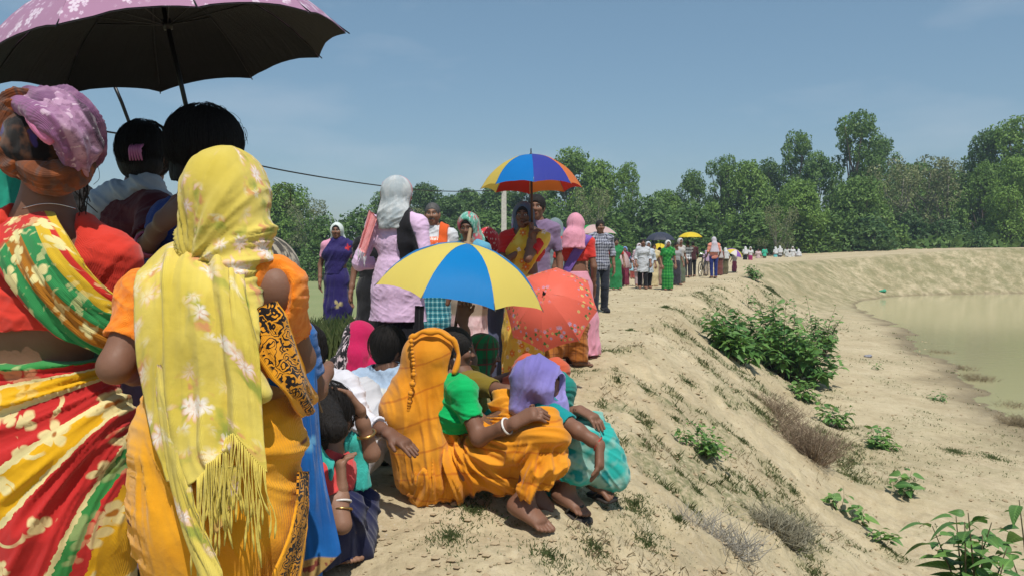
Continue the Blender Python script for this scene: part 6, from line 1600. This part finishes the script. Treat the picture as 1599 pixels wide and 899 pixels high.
# ------------------------------------------------------------------ the crowd further along the embankment
_fm = {}
def fc(r, g, b):
    if min(r, g, b) > 185: r, g, b = int(r*.9), int(g*.9), int(b*.9)
    if (r, g, b) not in _fm: _fm[(r, g, b)] = fab('cotton_%d_%d_%d' % (r, g, b), r, g, b)
    return _fm[(r, g, b)]
def villager(label, px, top, d, face, dress, top_c, low_c, scarf=None, tone='dark', arms=None, seat=False, hemf=.04, z=None, drop=.3, legs=None, pat_top=None, pallu=None, stride=0.0):
    h = .013 if d < 26 else (.019 if d < 40 else .026)
    loc, H = spot(px, top, d, .02 if scarf else 0, z)
    if H < .7: H = .7
    p = Person(label, loc, face, H, dress != 'man', h, tone, group='people walking along the embankment')
    J = p.J; sg = random.uniform(-.03, .03)
    for n, s_ in (('L', -1), ('R', 1)):
        J['el'+n] = J['el'+n]+V3(s_*.01, sg*s_, 0); J['wr'+n] = J['wr'+n]+V3(0, .05+.08*random.random(), .03)
        J['hd'+n] = J['wr'+n]+V3(-s_*.02, .06, -.09)
    if stride: J['anL'] += V3(0, stride, 0); J['toL'] += V3(0, stride, 0); J['anR'] -= V3(0, stride, -.02); J['toR'] -= V3(0, stride, 0); J['knL'] += V3(0, stride*.6, 0); J['knR'] -= V3(0, stride*.1, 0)
    if arms == 'up': J['elR'] = J['shR']+V3(.05, .14, -.14); J['wrR'] = J['elR']+V3(-.04, .08, .18); J['hdR'] = J['wrR']+V3(0, 0, .09)
    p.body(hands='LR' if d < 30 else '', feet='LR', toes=False, face=d < 30, curl=.9 if arms else .5)
    if scarf: p.hair() if d < 30 else None; p.veil(fc(*scarf), drop, .022, .14, 1.0, 'headscarf')
    else: p.hair(0 if dress == 'man' else .045, .012, short=dress == 'man')
    mt = pat_top or fc(*top_c); ml = fc(*low_c)
    if dress == 'saree': p.blouse(mt, .6); p.skirt(ml, hem=hemf, flare=.165); p.band(pallu or ml, 'L', .13, .024)
    elif dress == 'skirt': p.blouse(mt, .7, J['pelvis']); p.skirt(ml, hem=hemf, flare=.17)
    elif dress == 'kurta':
        p.blouse(mt, 1.5, V3(0, 0, .34*H), .02, .018, 'kurta', extra=[('u', cone(J['pelvis'], V3(0, 0, .30*H), .125, .155, .05, 1.2, p.side))], wr=.006); p.trousers(ml, .05, .02)
    else: p.blouse(mt, .9, V3(0, 0, .47*H), .01, .018, 'shirt', extra=[('u', cone(J['pelvis'], V3(0, 0, .44*H), .12, .125, .04, 1.3, p.side))], wr=.006); p.trousers(ml, .05, .015)
    return p
villager('woman in a red blouse and green saree half hidden by the checked shirt', 962, 372, 22, 185, 'saree', (190, 50, 45), (40, 120, 70), None)
villager('woman in a maroon skirt and blue scarf under the pale pink umbrella', 976, 384, 24.6, 170, 'saree', (120, 140, 180), (116, 46, 66), (120, 140, 190), arms='up')
villager('child in a pale blue top and salmon trousers on the left side of the path', 988, 398, 30, 185, 'kurta', (150, 190, 205), (205, 110, 105), None)
villager('woman in a pale pink shawl behind the two women in grey-white', 998, 379, 24.5, 180, 'kurta', (214, 190, 196), (190, 170, 175), (222, 205, 208))
villager('woman in a long grey-white tunic and black trousers, hair uncovered', 1004, 373, 22.8, 178, 'kurta', (205, 208, 214), (28, 28, 32), None, stride=.06)
villager('woman in a pale blue-white shawl next to the uncovered black-haired woman', 1012, 376, 22.9, 186, 'kurta', (200, 210, 222), (30, 30, 34), (206, 212, 222), stride=-.06)
villager('woman in a yellow and cream saree behind the grey-white tunics', 1021, 381, 24, 180, 'saree', (190, 150, 70), (196, 180, 140), None)
villager('person in beige carrying the charcoal umbrella', 1030, 386, 25, 182, 'skirt', (150, 130, 110), (140, 115, 100), None, arms='up')
villager('woman in a pale brown saree between the charcoal umbrella and the green saree', 1024, 388, 26.5, 175, 'saree', (170, 130, 110), (180, 150, 130), None)
gm = fabric('green_checked_saree', checks(C(28, 120, 52), C(70, 150, 70), .09, .3, C(16, 84, 40)))
p = villager('woman in a bright green saree with a white headscarf walking towards the camera', 1043, 374, 22.4, 182, 'saree', (30, 120, 50), (30, 122, 54), (226, 226, 224), drop=.1)
for o in p.root.children:
    if o.name.split('.')[0] in ('skirt', 'pallu'): o.data.materials[0] = gm
villager('woman in a grey scarf and dark skirt right behind the green saree', 1056, 378, 25.5, 200, 'skirt', (150, 150, 152), (52, 50, 58), None, stride=.08)
villager('woman in a white scarf with her face turned to the yellow umbrella', 1062, 371, 27.5, 200, 'skirt', (196, 190, 186), (90, 100, 80), (220, 212, 208))
villager('man in a black and white chequered shirt under the bright yellow umbrella', 1074, 376, 32.5, 5, 'man', (60, 60, 66), (46, 44, 50), None, pat_top=fabric('chequered_shirt', checks(C(30, 32, 40), C(225, 225, 228), .13, .5)), arms='up')
villager('dark-trousered man close to the right of the chequered shirt', 1082, 377, 33.5, 5, 'man', (70, 40, 44), (28, 28, 30), None)
villager('woman in a grey scarf and salmon top with dark blue trousers, seen from behind', 1115, 369, 32, 5, 'man', (214, 140, 122), (36, 48, 110), (186, 180, 190), drop=.34)
villager('woman in a mauve shawl beside the bicycle', 1103, 390, 35, 10, 'skirt', (176, 150, 170), (176, 160, 140), (170, 146, 170))
villager('woman in a brown saree right of the blue trousers', 1124, 384, 35.5, 0, 'saree', (120, 70, 60), (110, 66, 60), (196, 188, 186))
villager('woman in a white veil and olive skirt on the path', 1133, 386, 36.5, 5, 'skirt', (200, 200, 196), (96, 90, 66), (216, 216, 214))
villager('woman in a magenta-brown skirt under the purple and white umbrella', 1147, 395, 38.5, 0, 'skirt', (160, 160, 156), (136, 66, 90), None, arms='up')
Z2 = .30
far = [(1164, 384.5, 56, 'woman in white veil and black skirt, left of the far pair', 'skirt', (222, 222, 222), (34, 32, 36), (226, 226, 226)), (1172, 385, 56, 'woman in white veil and magenta skirt, right of the far pair', 'skirt', (222, 222, 222), (150, 44, 96), (228, 228, 228)),
       (1184, 388, 60, 'person in a pink-white shirt standing alone on the far bank', 'man', (216, 190, 190), (60, 50, 50), None), (1194, 385, 60, 'person in a teal shirt on the far bank', 'man', (60, 172, 140), (110, 100, 80), None),
       (1211, 385, 62, 'person in white and turquoise on the far bank', 'skirt', (220, 222, 224), (110, 196, 200), (224, 226, 226)), (1218, 383.5, 62, 'person in a white shirt right of the turquoise skirt', 'man', (222, 222, 224), (60, 66, 80), (226, 226, 226)),
       (1229, 385, 62, 'white-clad person at the middle of the far bank group', 'kurta', (216, 218, 214), (200, 200, 196), None), (1233, 391, 61, 'low white-clad person in front of the far bank group', 'kurta', (214, 214, 210), (196, 196, 192), None),
       (1238, 384.5, 62, 'tall white-veiled person in the far bank group', 'kurta', (224, 224, 224), (190, 196, 204), (228, 228, 228)), (1247, 388.5, 62, 'rightmost white-clad person of the far bank group', 'kurta', (222, 222, 224), (210, 210, 212), (226, 226, 228))]
for (px, ty, d, lab, dr, a, b, sc) in far: villager(lab, px, ty, d, random.choice([0, 20, -20, 170]), dr, a, b, sc, z=P(px, ty, d)[2]-1.45 if ty < 390 else P(px, ty, d)[2]-1.2)

# bicycle behind the blue trousers
def bicycle():
    w = P(1098, 436, 34.0); w[2] = gz(w[0], w[1]); o = thing('bicycle', 'black bicycle standing left of the woman in blue trousers', 'bicycle', w, math.radians(62))
    for x in (-.5, .5):
        c = V3(x, 0, .33); wl = MB().add(tube([c+.31*V3(math.cos(t), 0, math.sin(t)) for t in np.linspace(0, 6.2832, 29)], .018, 6, False)).build('wheel', M_RUBBER, o)
        sp = MB()
        for k in range(14): a = k*math.pi/7; sp.add(tube([c, c+.3*V3(math.cos(a), 0, math.sin(a))], .003, 4))
        sp.build('spokes', M_SILVER, wl)
    f = MB()
    for a, b in [((-.5, 0, .33), (-.05, 0, .30)), ((-.5, 0, .33), (-.18, 0, .80)), ((-.05, 0, .30), (-.18, 0, .86)), ((-.05, 0, .30), (.36, 0, .72)), ((-.17, 0, .80), (.34, 0, .82)), ((.5, 0, .33), (.33, 0, .95))]: f.add(tube([V3(*a), V3(*b)], .016, 6))
    f.build('frame', M_BLACKMETAL, o)
    MB().add(tube(smooth_path([V3(.22, -.26, .98), V3(.30, -.2, 1.0), V3(.33, 0, .96), V3(.30, .2, 1.0), V3(.22, .26, .98)], 12), .012, 6)).build('handlebar', M_SILVER, o)
    v, fa = solid([('u', cone(V3(-.30, 0, .90), V3(-.06, 0, .90), .05, .018, .02, 1.6, V3(0, 1, 0)))], .012); obj('saddle', mesh_of('saddle', v, fa), M_RUBBER, o)
bicycle()
# ------------------------------------------------------------------ pole and wire
M_CONC = plain_mat('pale_concrete', (.52, .50, .46), .9, .2)
o = thing('utility_pole', 'pale concrete utility pole seen under the multicoloured umbrella', 'pole', (P(787, 400, 20)[0], 20, gz(P(787, 400, 20)[0], 20)))
h0 = P(787, 262, 20)[2]-o.location[2]
v = []; f = []
for z, r in ((-.3, .075), (h0*.5, .066), (h0, .058)):
    for sx, sy in ((-1, -1), (1, -1), (1, 1), (-1, 1)): v.append((sx*r, sy*r, z))
for k in (0, 4):
    for q in range(4): f.append((k+q, k+(q+1) % 4, k+4+(q+1) % 4, k+4+q))
f.append((8, 9, 10, 11)); obj('post', mesh_of('post', v, f, False), M_CONC, o)
mb = MB().add(tube([V3(-.22, -.07, h0-.22), V3(.22, -.07, h0-.22)], .022, 6)); mb.build('crossarm', M_BLACKMETAL, o)
for sx in (-.18, .18): MB().add(tube([V3(sx, -.07, h0-.2), V3(sx, -.07, h0-.14), V3(sx, -.07, h0-.1)], [.02, .03, .012], 8)).build('insulator', M_WHITEB, o)
a, b = P(60, 182, 8.0), P(783, 300, 20); pts = []
ctrl = [P(-120, 150, 7.2), P(150, 203, 8.6), P(265, 222, 9.6), P(430, 264, 11.6), P(600, 291, 14.5), P(700, 299, 17.2), P(787, 297, 20)]
w = MB().add(tube(smooth_path(ctrl, 90), .011, 6)); w2 = w.build('cable', M_BLACKMETAL)
tag(w2, 'black twisted overhead cable sagging from the left to the pale pole', 'cable')
w2.name = 'overhead_cable'

# ------------------------------------------------------------------ plants on the pond side
def leaf_mesh(name, L_=1.0, wd=.5, droop=.35, fold=.18, n=6):
    """pointed leaf along +Y, folded on the midrib and drooping"""
    v = []; f = []
    for i in range(n+1):
        t = i/n; w_ = wd*.5*math.sin(math.pi*min(1, t**.75*1.0))**.8*(1.25-.5*t)+.004
        z = -droop*t*t; y = t*(1-.15*droop*t)
        v += [(-w_, y, z+fold*w_), (0, y, z), (w_, y, z+fold*w_)]
    for i in range(n):
        a = i*3; f += [(a, a+1, a+4, a+3), (a+1, a+2, a+5, a+4)]
    me = mesh_of(name, A(v)*L_, f, True); return me
def leaf_material(name, c1, c2, rough=.45):
    n_ = NT(name); o = n_.n('ShaderNodeObjectInfo').outputs['Random']; c = n_.coord('Object'); x, y, z = n_.sep(c)
    col = n_.mix(o, c1, c2); vein = n_.mapr(n_.math('ABSOLUTE', x), .05, .0)
    col = n_.mix(n_.math('MULTIPLY', vein, .35), col, tuple(min(1, q*2.0) for q in c2))
    vn = n_.math('SINE', n_.math('MULTIPLY', n_.math('ADD', n_.math('MULTIPLY', n_.math('ABSOLUTE', x), -.8), y), 60.0))
    n_.fin(col, rough, .4); n_.bump(vn, .25, .02); n_.translucent(n_.mix(.5, col, (.16, .26, .03)), .28); return n_.m
ML_BIG = leaf_material('glossy_leaf', (.055, .155, .038), (.15, .29, .075))
ML_YOUNG = leaf_material('young_leaf', (.10, .23, .04), (.18, .32, .075))
M_STEM = plain_mat('green_brown_stem', (.10, .085, .04), .7)
LEAFS = [leaf_mesh('leaf', 1, .52, .30), leaf_mesh('leaf', 1, .46, .55), leaf_mesh('leaf', 1, .56, .75, .25)]
for q in LEAFS: q.materials.append(ML_BIG)
LEAFY = [leaf_mesh('leaf', 1, .5, .25), leaf_mesh('leaf', 1, .44, .5)]
for q in LEAFY: q.materials.append(ML_YOUNG)
def leaf_basis(pos, d, L_, roll=0.0):
    y = unit(d); x = unit(np.cross(y, V3(0, 0, 1))+1e-4); z = np.cross(x, y); c, s = math.cos(roll), math.sin(roll); x2 = c*x+s*z; z2 = -s*x+c*z
    return Matrix(((x2[0]*L_, y[0]*L_, z2[0]*L_, pos[0]), (x2[1]*L_, y[1]*L_, z2[1]*L_, pos[1]), (x2[2]*L_, y[2]*L_, z2[2]*L_, pos[2]), (0, 0, 0, 1)))
def plant(label, x, y, stems, height, spread, leaf_len, per_stem, young=.2, seed=1, name='shrub', single=300, lean=(0, 0), sink=0.02, cat='shrub'):
    """stems with alternate leaves; the leaves that show largest are parts, the rest one mass"""
    g = np.random.default_rng(seed); z0, gx_, gy_ = tilt(x, y); root = thing(name, label, cat, (x, y, z0-sink))
    mb = MB(); L_ = []
    for i in range(stems):
        a = g.random()*6.283; r = spread*math.sqrt(g.random()); b = V3(math.cos(a)*r*.35, math.sin(a)*r*.35, 0)
        hh = height*(.45+.7*g.random()**1.6)*(1-.35*(r/max(spread, .01))**2); top = V3(math.cos(a)*r+lean[0], math.sin(a)*r+lean[1], hh)
        b[2] = gx_*b[0]+gy_*b[1]
        top[2] += (gx_*top[0]+gy_*top[1])*.8
        pts = smooth_path([b, (b+top)/2+V3(g.normal()*.04, g.normal()*.04, .06*hh), top], 9); mb.add(tube(pts, np.linspace(.010, .003, 9)*min(1, height), 5))
        for k in range(per_stem):
            t = .25+.75*(k+.5)/per_stem; q = pts[min(8, int(t*8))]*(1-(t*8) % 1)+pts[min(8, int(t*8)+1)]*((t*8) % 1)
            th = k*2.4+g.random(); up = .55*t-.15+.25*g.normal()
            d = V3(math.cos(th), math.sin(th), up); L_.append((q+unit(d)*.02, d, leaf_len*(.40+.80*g.random())*(1.1-.8*max(0, t-.6)), g.normal()*.4, g.random() < young*(.3+t)))
    mb.build('stems', M_STEM, root)
    cam_l = V3(-x, -y, CAM_Z-z0); cam_l /= np.linalg.norm(cam_l)
    order = sorted(range(len(L_)), key=lambda i: -(L_[i][0]@cam_l+L_[i][0][2]*.5))
    rest_v = []; rest_f = []; rest_r = []
    for j, i in enumerate(order):
        q, d, l, roll, yg = L_[i]; M_ = leaf_basis(q, d, l, roll)
        me = LEAFY[i % 2] if yg else LEAFS[i % 3]
        if j < single:
            o_ = obj('leaf', me, None, root); o_.matrix_local = M_
        else:
            co = np.empty(len(me.vertices)*3, np.float32); me.vertices.foreach_get('co', co); co = co.reshape(-1, 3); mm = A(M_)
            off = sum(len(a) for a in rest_v); rest_v.append(co@mm[:3, :3].T+mm[:3, 3]); rest_f += [tuple(ix+off for ix in pl.vertices) for pl in me.polygons]
            rest_r.append(np.full(len(co), g.random()))
    if rest_v: tag(obj('leaf_mass', mesh_of('leaf_mass', np.concatenate(rest_v), rest_f, True, {'rnd': np.concatenate(rest_r)}), ML_MASS, root), kind='stuff')
    return root
ML_MASS = foliage_mat('leaf_mass', (.05, .15, .035), (.16, .30, .075), .2, .28)
def on_slope(px, py, d0=4.0, d1=60.0):
    """ground point seen at a photo pixel"""
    ds = np.exp(np.linspace(math.log(d0), math.log(d1), 500)); Q = A([P(px, py, d) for d in ds]); zz = land(Q[:, 0], Q[:, 1])
    i = int(np.argmax(Q[:, 2] < zz)); return Q[i]
q = on_slope(1225, 590); plant('large leafy green bush on the pond-side slope', q[0], q[1], 110, 1.55, 1.15, .20, 18, .4, 11, 'bush', 300, cat='bush')
q = on_slope(1140, 560); plant('leafy bush joined to the left flank of the large bush', q[0]+.1, q[1]+.2, 34, .85, .55, .19, 15, .2, 12, 'bush', 200, cat='bush')
q = on_slope(1275, 555); plant('looser taller bush at the right of the large bush', q[0], q[1], 30, 1.5, .65, .15, 18, .35, 13, 'bush', 200, cat='bush')
q = on_slope(1255, 622); plant('small bright green shrub below the large bush', q[0], q[1], 14, .42, .32, .12, 10, .7, 14)
q = on_slope(1308, 668); plant('green shrub right of the brown dry bush', q[0], q[1], 14, .45, .34, .13, 9, .5, 15)
q = on_slope(1380, 700); plant('low spreading shrub on the pond floor', q[0], q[1], 14, .30, .30, .12, 8, .6, 16)
q = on_slope(1100, 705); plant('rounded small-leaved shrub alone on the slope', q[0], q[1], 34, .22, .20, .055, 9, .4, 17)
q = on_slope(1352, 822); plant('thin seedling with drooping leaves and a bare stem', q[0], q[1], 3, .40, .08, .15, 5, .5, 18, 'seedling', cat='plant')
q = on_slope(1308, 798); plant('thin pale seedling left of the drooping one', q[0], q[1], 3, .32, .07, .11, 5, .8, 19, 'seedling', cat='plant')
q = on_slope(1415, 782); plant('seedling with a crown of hanging leaves', q[0], q[1], 5, .34, .12, .15, 7, .5, 20, 'seedling', cat='plant')
q = on_slope(1378, 850); plant('small leafy weed low on the slope', q[0], q[1], 6, .22, .10, .10, 6, .7, 21, 'weed', cat='plant')
q = on_slope(1468, 626); plant('tiny shrub alone on the pond floor', q[0], q[1], 9, .22, .16, .07, 7, .3, 22)
q = on_slope(1372, 578); plant('tiny weed beside the scrap of litter', q[0], q[1], 6, .2, .2, .08, 5, .4, 24, 'weed', cat='plant')
q = on_slope(1178, 438); plant('grey-green shrub at the bend of the path', q[0], q[1], 26, .75, .55, .16, 9, .1, 23)
q = on_slope(1170, 480); plant('thin sapling on the slope behind the large bush', q[0], q[1], 4, .7, .2, .16, 6, .1, 25, 'sapling', cat='plant')
# foreground corner plants, leaves large
q = P(1545, 905, 4.6); plant('large-leaved plant in the bottom right corner', q[0], q[1], 24, 1.06, .32, .20, 15, .15, 31, 'broadleaf_plant', cat='plant')
q = P(1625, 895, 4.9); plant('large-leaved plant cut by the right picture edge', q[0], q[1], 14, 1.08, .28, .20, 13, .15, 32, 'broadleaf_plant', cat='plant')

# ------------------------------------------------------------------ dry bushes, grass, clods, litter
def blades(name, label, cx, cy, n, rad, hh, col1, col2, seed, lean=.5, wid=.004, kind='stuff', cat='grass', pts=None, branch=False):
    g = np.random.default_rng(seed)
    if pts is None:
        r = rad*np.sqrt(g.random(n)); a = g.random(n)*6.283; x = cx+r*np.cos(a); y = cy+r*np.sin(a)*1.0
        hs = hh*(.5+.7*g.random(n))*(1-.5*(r/rad)**2)
    else: x, y, hs = pts; n = len(x)
    z = land(x, y)-.006; th = g.random(n)*6.283; le = lean*(.3+g.random(n))*hs
    top = np.stack([x+np.cos(th)*le, y+np.sin(th)*le, z+hs], 1); mid = np.stack([x+np.cos(th)*le*.3, y+np.sin(th)*le*.3, z+hs*.55], 1); b = np.stack([x, y, z], 1)
    ax = np.stack([-np.sin(th), np.cos(th), 0*th], 1)*(wid*(.6+.8*g.random(n))*np.maximum(1, np.hypot(x, y)/4.0))[:, None]
    v = np.stack([b-ax, b+ax, mid+ax*.8, top, mid-ax*.8], 1).reshape(-1, 3); i = np.arange(n)*5
    f = [tuple(q) for q in np.stack([i, i+1, i+2, i+3, i+4], 1)]
    n_ = NT(name+'_blades'); n_.fin(n_.mix(n_.attr('rnd', 'Fac'), col1, col2), .8, .15); n_.translucent(n_.mix(n_.attr('rnd', 'Fac'), col1, col2), .2)
    o = obj(name, mesh_of(name, v, f, False, {'rnd': np.repeat(g.random(n), 5)}), n_.m); tag(o, label, cat, None, kind); return o
def dry_bush(label, px, py, n, rad, hh, c1, c2, seed):
    q = on_slope(px, py); g = np.random.default_rng(seed); z0, gx_, gy_ = tilt(q[0], q[1]); root = thing('dry_bush', label, 'bush', (q[0], q[1], z0)); mb = MB()
    for k in range(n):
        a = g.random()*6.283; r = rad*g.random()**.6; b = V3(math.cos(a)*r*.5, math.sin(a)*r*.5, 0); b[2] = gx_*b[0]+gy_*b[1]-.01
        t = b+V3(math.cos(a)*r*.8+g.normal()*.05, math.sin(a)*r*.8+g.normal()*.05, hh*(.35+.7*g.random())); m = (b+t)/2+g.normal(size=3)*.03
        mb.add(tube([b, m, t], [.0035, .0028, .0012], 3, False))
        for j in range(4):
            s_ = m+(t-m)*g.random(); e_ = s_+V3(g.normal()*.07, g.normal()*.07, .05+.05*g.random()); mb.add(tube([s_, e_], [.002, .0008], 3, False))
    m_ = plain_mat('dry_twig_%d' % seed, c1, .9, .1); tag(mb.build('twigs', m_, root, False), kind='stuff'); return root
dry_bush('brown dry twiggy bush in the middle of the slope', 1265, 712, 300, .34, .34, (.24, .18, .125), None, 41)
dry_bush('grey dry tuft low on the slope', 1222, 842, 170, .15, .14, (.27, .25, .18), None, 42)
dry_bush('sparse dry twigs above the brown bush', 1215, 650, 130, .32, .2, (.24, .18, .12), None, 43)
dry_bush('grey dead twigs lying on the lower slope', 1120, 850, 70, .2, .04, (.30, .28, .24), None, 44)
# low grass over the slope and along the crest, denser where the ground is green
g = np.random.default_rng(77); N = 420000
az = np.radians(g.uniform(-6, 36, N)); r = 2.3*np.exp(g.random(N)*math.log(34/2.3)); x = r*np.sin(az); y = r*np.cos(az)
vm = veg_mask(x, y); clump = sstep(-.05, .4, fbm(np.stack([x, y, 0*x], 1), 9, 2, 123)); k = g.random(N) < (vm*clump*1.0+.004)
x, y, vm = x[k], y[k], vm[k]
blades('low_grass', 'sparse low green grass over the bank and path edge', 0, 0, 0, 0, 0, (.08, .125, .042), (.22, .22, .10), 5, .9, .0018, pts=(x, y, (.009+.022*g.random(len(x)))*(.5+vm)*(1+y*.05)))
print('grass', len(x))
N = 40000; az = np.radians(g.uniform(-4, 38, N)); r = 2.5*np.exp(g.random(N)*math.log(30/2.5)); x = r*np.sin(az); y = r*np.cos(az); s_, cz, cy = edge_dist(x, y)
k = (fbm(np.stack([x, y, 0*x], 1), 1.6, 3, 321) > .12) & (s_ > .1) & (s_ < 3.2) & (g.random(N) < .8); x, y = x[k], y[k]
blades('dry_grass', 'straw-coloured dry grass on the slope', 0, 0, 0, 0, 0, (.26, .20, .12), (.40, .33, .21), 6, 1.0, .0009, pts=(x, y, (.010+.024*g.random(len(x)))*(1+y*.06)))
# weeds in clumps on the slope
tuft = [(1040, 480, .15), (985, 515, .12), (1075, 600, .18), (1010, 610, .15), (965, 600, .12), (1055, 655, .10), (1160, 690, .15), (1180, 620, .2), (990, 790, .25), (1010, 850, .22), (945, 775, .16), (1240, 770, .15), (1180, 770, .16), (1390, 860, .15), (1250, 860, .22), (1330, 720, .15), (1550, 715, .35), (1490, 705, .3), (1090, 770, .10), (1060, 815, .08), (930, 860, .15), (740, 800, .28), (700, 840, .2), (860, 870, .2), (1205, 455, .6)]
X = []; Y = []; HS = []
for (px, py, rad) in tuft:
    q = on_slope(px, py, 2.0, 75); n = int(900*min(1, rad*4)); rr = rad*np.abs(g.normal(size=n))*.6; a = g.random(n)*6.283; sc_ = max(1, q[1]/9)
    X.append(q[0]+rr*np.cos(a)); Y.append(q[1]+rr*np.sin(a)*1.3); HS.append((.010+.026*g.random(n)**1.5)*sc_*(1-.6*rr/rad))
blades('weed_tufts', 'small green weed tufts dotted over the bank', 0, 0, 0, 0, 0, (.075, .12, .04), (.18, .20, .085), 8, .9, .0016, pts=(np.concatenate(X), np.concatenate(Y), np.concatenate(HS)))
q = on_slope(520, 545, 5, 20); n = 2600; rr = np.sqrt(g.random(n)); a = g.random(n)*6.283
blades('path_side_grass', 'green grass clump beside the dark blue saree', 0, 0, 0, 0, 0, (.06, .10, .03), (.15, .18, .07), 9, .5, .004, pts=(q[0]+.9*rr*np.cos(a)-.1, q[1]+1.0*rr*np.sin(a), .12+.25*g.random(n)))
# clods and pebbles
def clods():
    N = 5200; az = np.radians(g.uniform(-20, 38, N)); r = 2.2*np.exp(g.random(N)*math.log(30/2.2)); x = r*np.sin(az); y = r*np.cos(az)
    s = (.004+.012*g.random(N)**3)*(1+r*.06); z = land(x, y)+s*.25
    ico = A([(0, 0, 1), (.9, 0, .3), (.28, .85, .3), (-.73, .53, .3), (-.73, -.53, .3), (.28, -.85, .3), (0, 0, -.8)]); fi = [(0, 1, 2), (0, 2, 3), (0, 3, 4), (0, 4, 5), (0, 5, 1), (6, 2, 1), (6, 3, 2), (6, 4, 3), (6, 5, 4), (6, 1, 5)]
    v = ico[None]*(s[:, None, None]*(.6+.8*g.random((N, 7, 1))))*A([1.2, 1, .7])+np.stack([x, y, z], 1)[:, None]
    f = [tuple(i*7+k for k in q) for i in range(N) for q in fi]
    n_ = NT('clod'); n_.fin(n_.mix(n_.noise(n_.coord(), 9, 2), (.28, .21, .125), (.47, .38, .25)), .95, .15)
    tag(obj('clods', mesh_of('clods', v.reshape(-1, 3), f, False), n_.m), 'crumbs of dry earth strewn over the path and bank', 'earth', kind='stuff')
clods()
def litter(label, px, py, mat, s, seed):
    q = on_slope(px, py); g2 = np.random.default_rng(seed); o = thing('litter_scrap', label, 'litter', (q[0], q[1], gz(q[0], q[1])))
    ops = [('u', ell(V3(0, 0, s*.25), V3(s, s*.6, s*.28))), ('u', ell(V3(s*.6, s*.2, s*.3), V3(s*.5, s*.4, s*.35)))]; v, f = solid(ops, s*.12); v = v+vnormals(v, f)*(s*.35*fbm(v, 1.5/s, 3, seed))[:, None]
    obj('crumpled_sheet', mesh_of('crumpled_sheet', v, f, False), mat, o)
litter('crumpled dark and white scrap on the pond floor', 1355, 558, plain_mat('grey_plastic', (.25, .25, .28), .4), .11, 3)
litter('green plastic scrap at the far water edge', 1378, 457, plain_mat('green_plastic', (.05, .35, .2), .4), .24, 4)
# dry tufts at the water line
for i, (px, py, n, rad, hh) in enumerate([(1528, 596, 110, .32, .14), (1590, 664, 110, .28, .14), (1470, 553, 50, .3, .07), (1578, 638, 50, .25, .08), (1505, 578, 40, .25, .07)]):
    dry_bush(['brown dry tuft overhanging the water where it glints', 'brown tuft at the water line by the right picture edge', 'small dry tuft at the water line, farthest of the row', 'flat dry tuft between the two larger ones at the water line', 'thin dry tuft just behind the largest water-line tuft'][i], px, py, n, rad, hh, (.27, .215, .13), None, 60+i)
# ------------------------------------------------------------------ haze over the distance
def haze():
    x0, x1, y0, y1, z0, z1 = -160, 270, -30, 190, -3.6, 24
    v = [(x, y, z) for z in (z0, z1) for y in (y0, y1) for x in (x0, x1)]
    f = [(0, 2, 3, 1), (4, 5, 7, 6), (0, 1, 5, 4), (2, 6, 7, 3), (0, 4, 6, 2), (1, 3, 7, 5)]
    m = bpy.data.materials.new('haze'); m.use_nodes = True; t = m.node_tree; t.nodes.remove(t.nodes['Principled BSDF'])
    pv = t.nodes.new('ShaderNodeVolumePrincipled'); pv.inputs['Color'].default_value = (.70, .84, 1, 1); pv.inputs['Density'].default_value = 0.0009; pv.inputs['Anisotropy'].default_value = .2
    t.links.new(pv.outputs[0], t.nodes['Material Output'].inputs['Volume'])
    tag(obj('haze', mesh_of('haze', v, f, False), m), 'thin blue haze in the air', 'haze', kind='stuff')
haze()
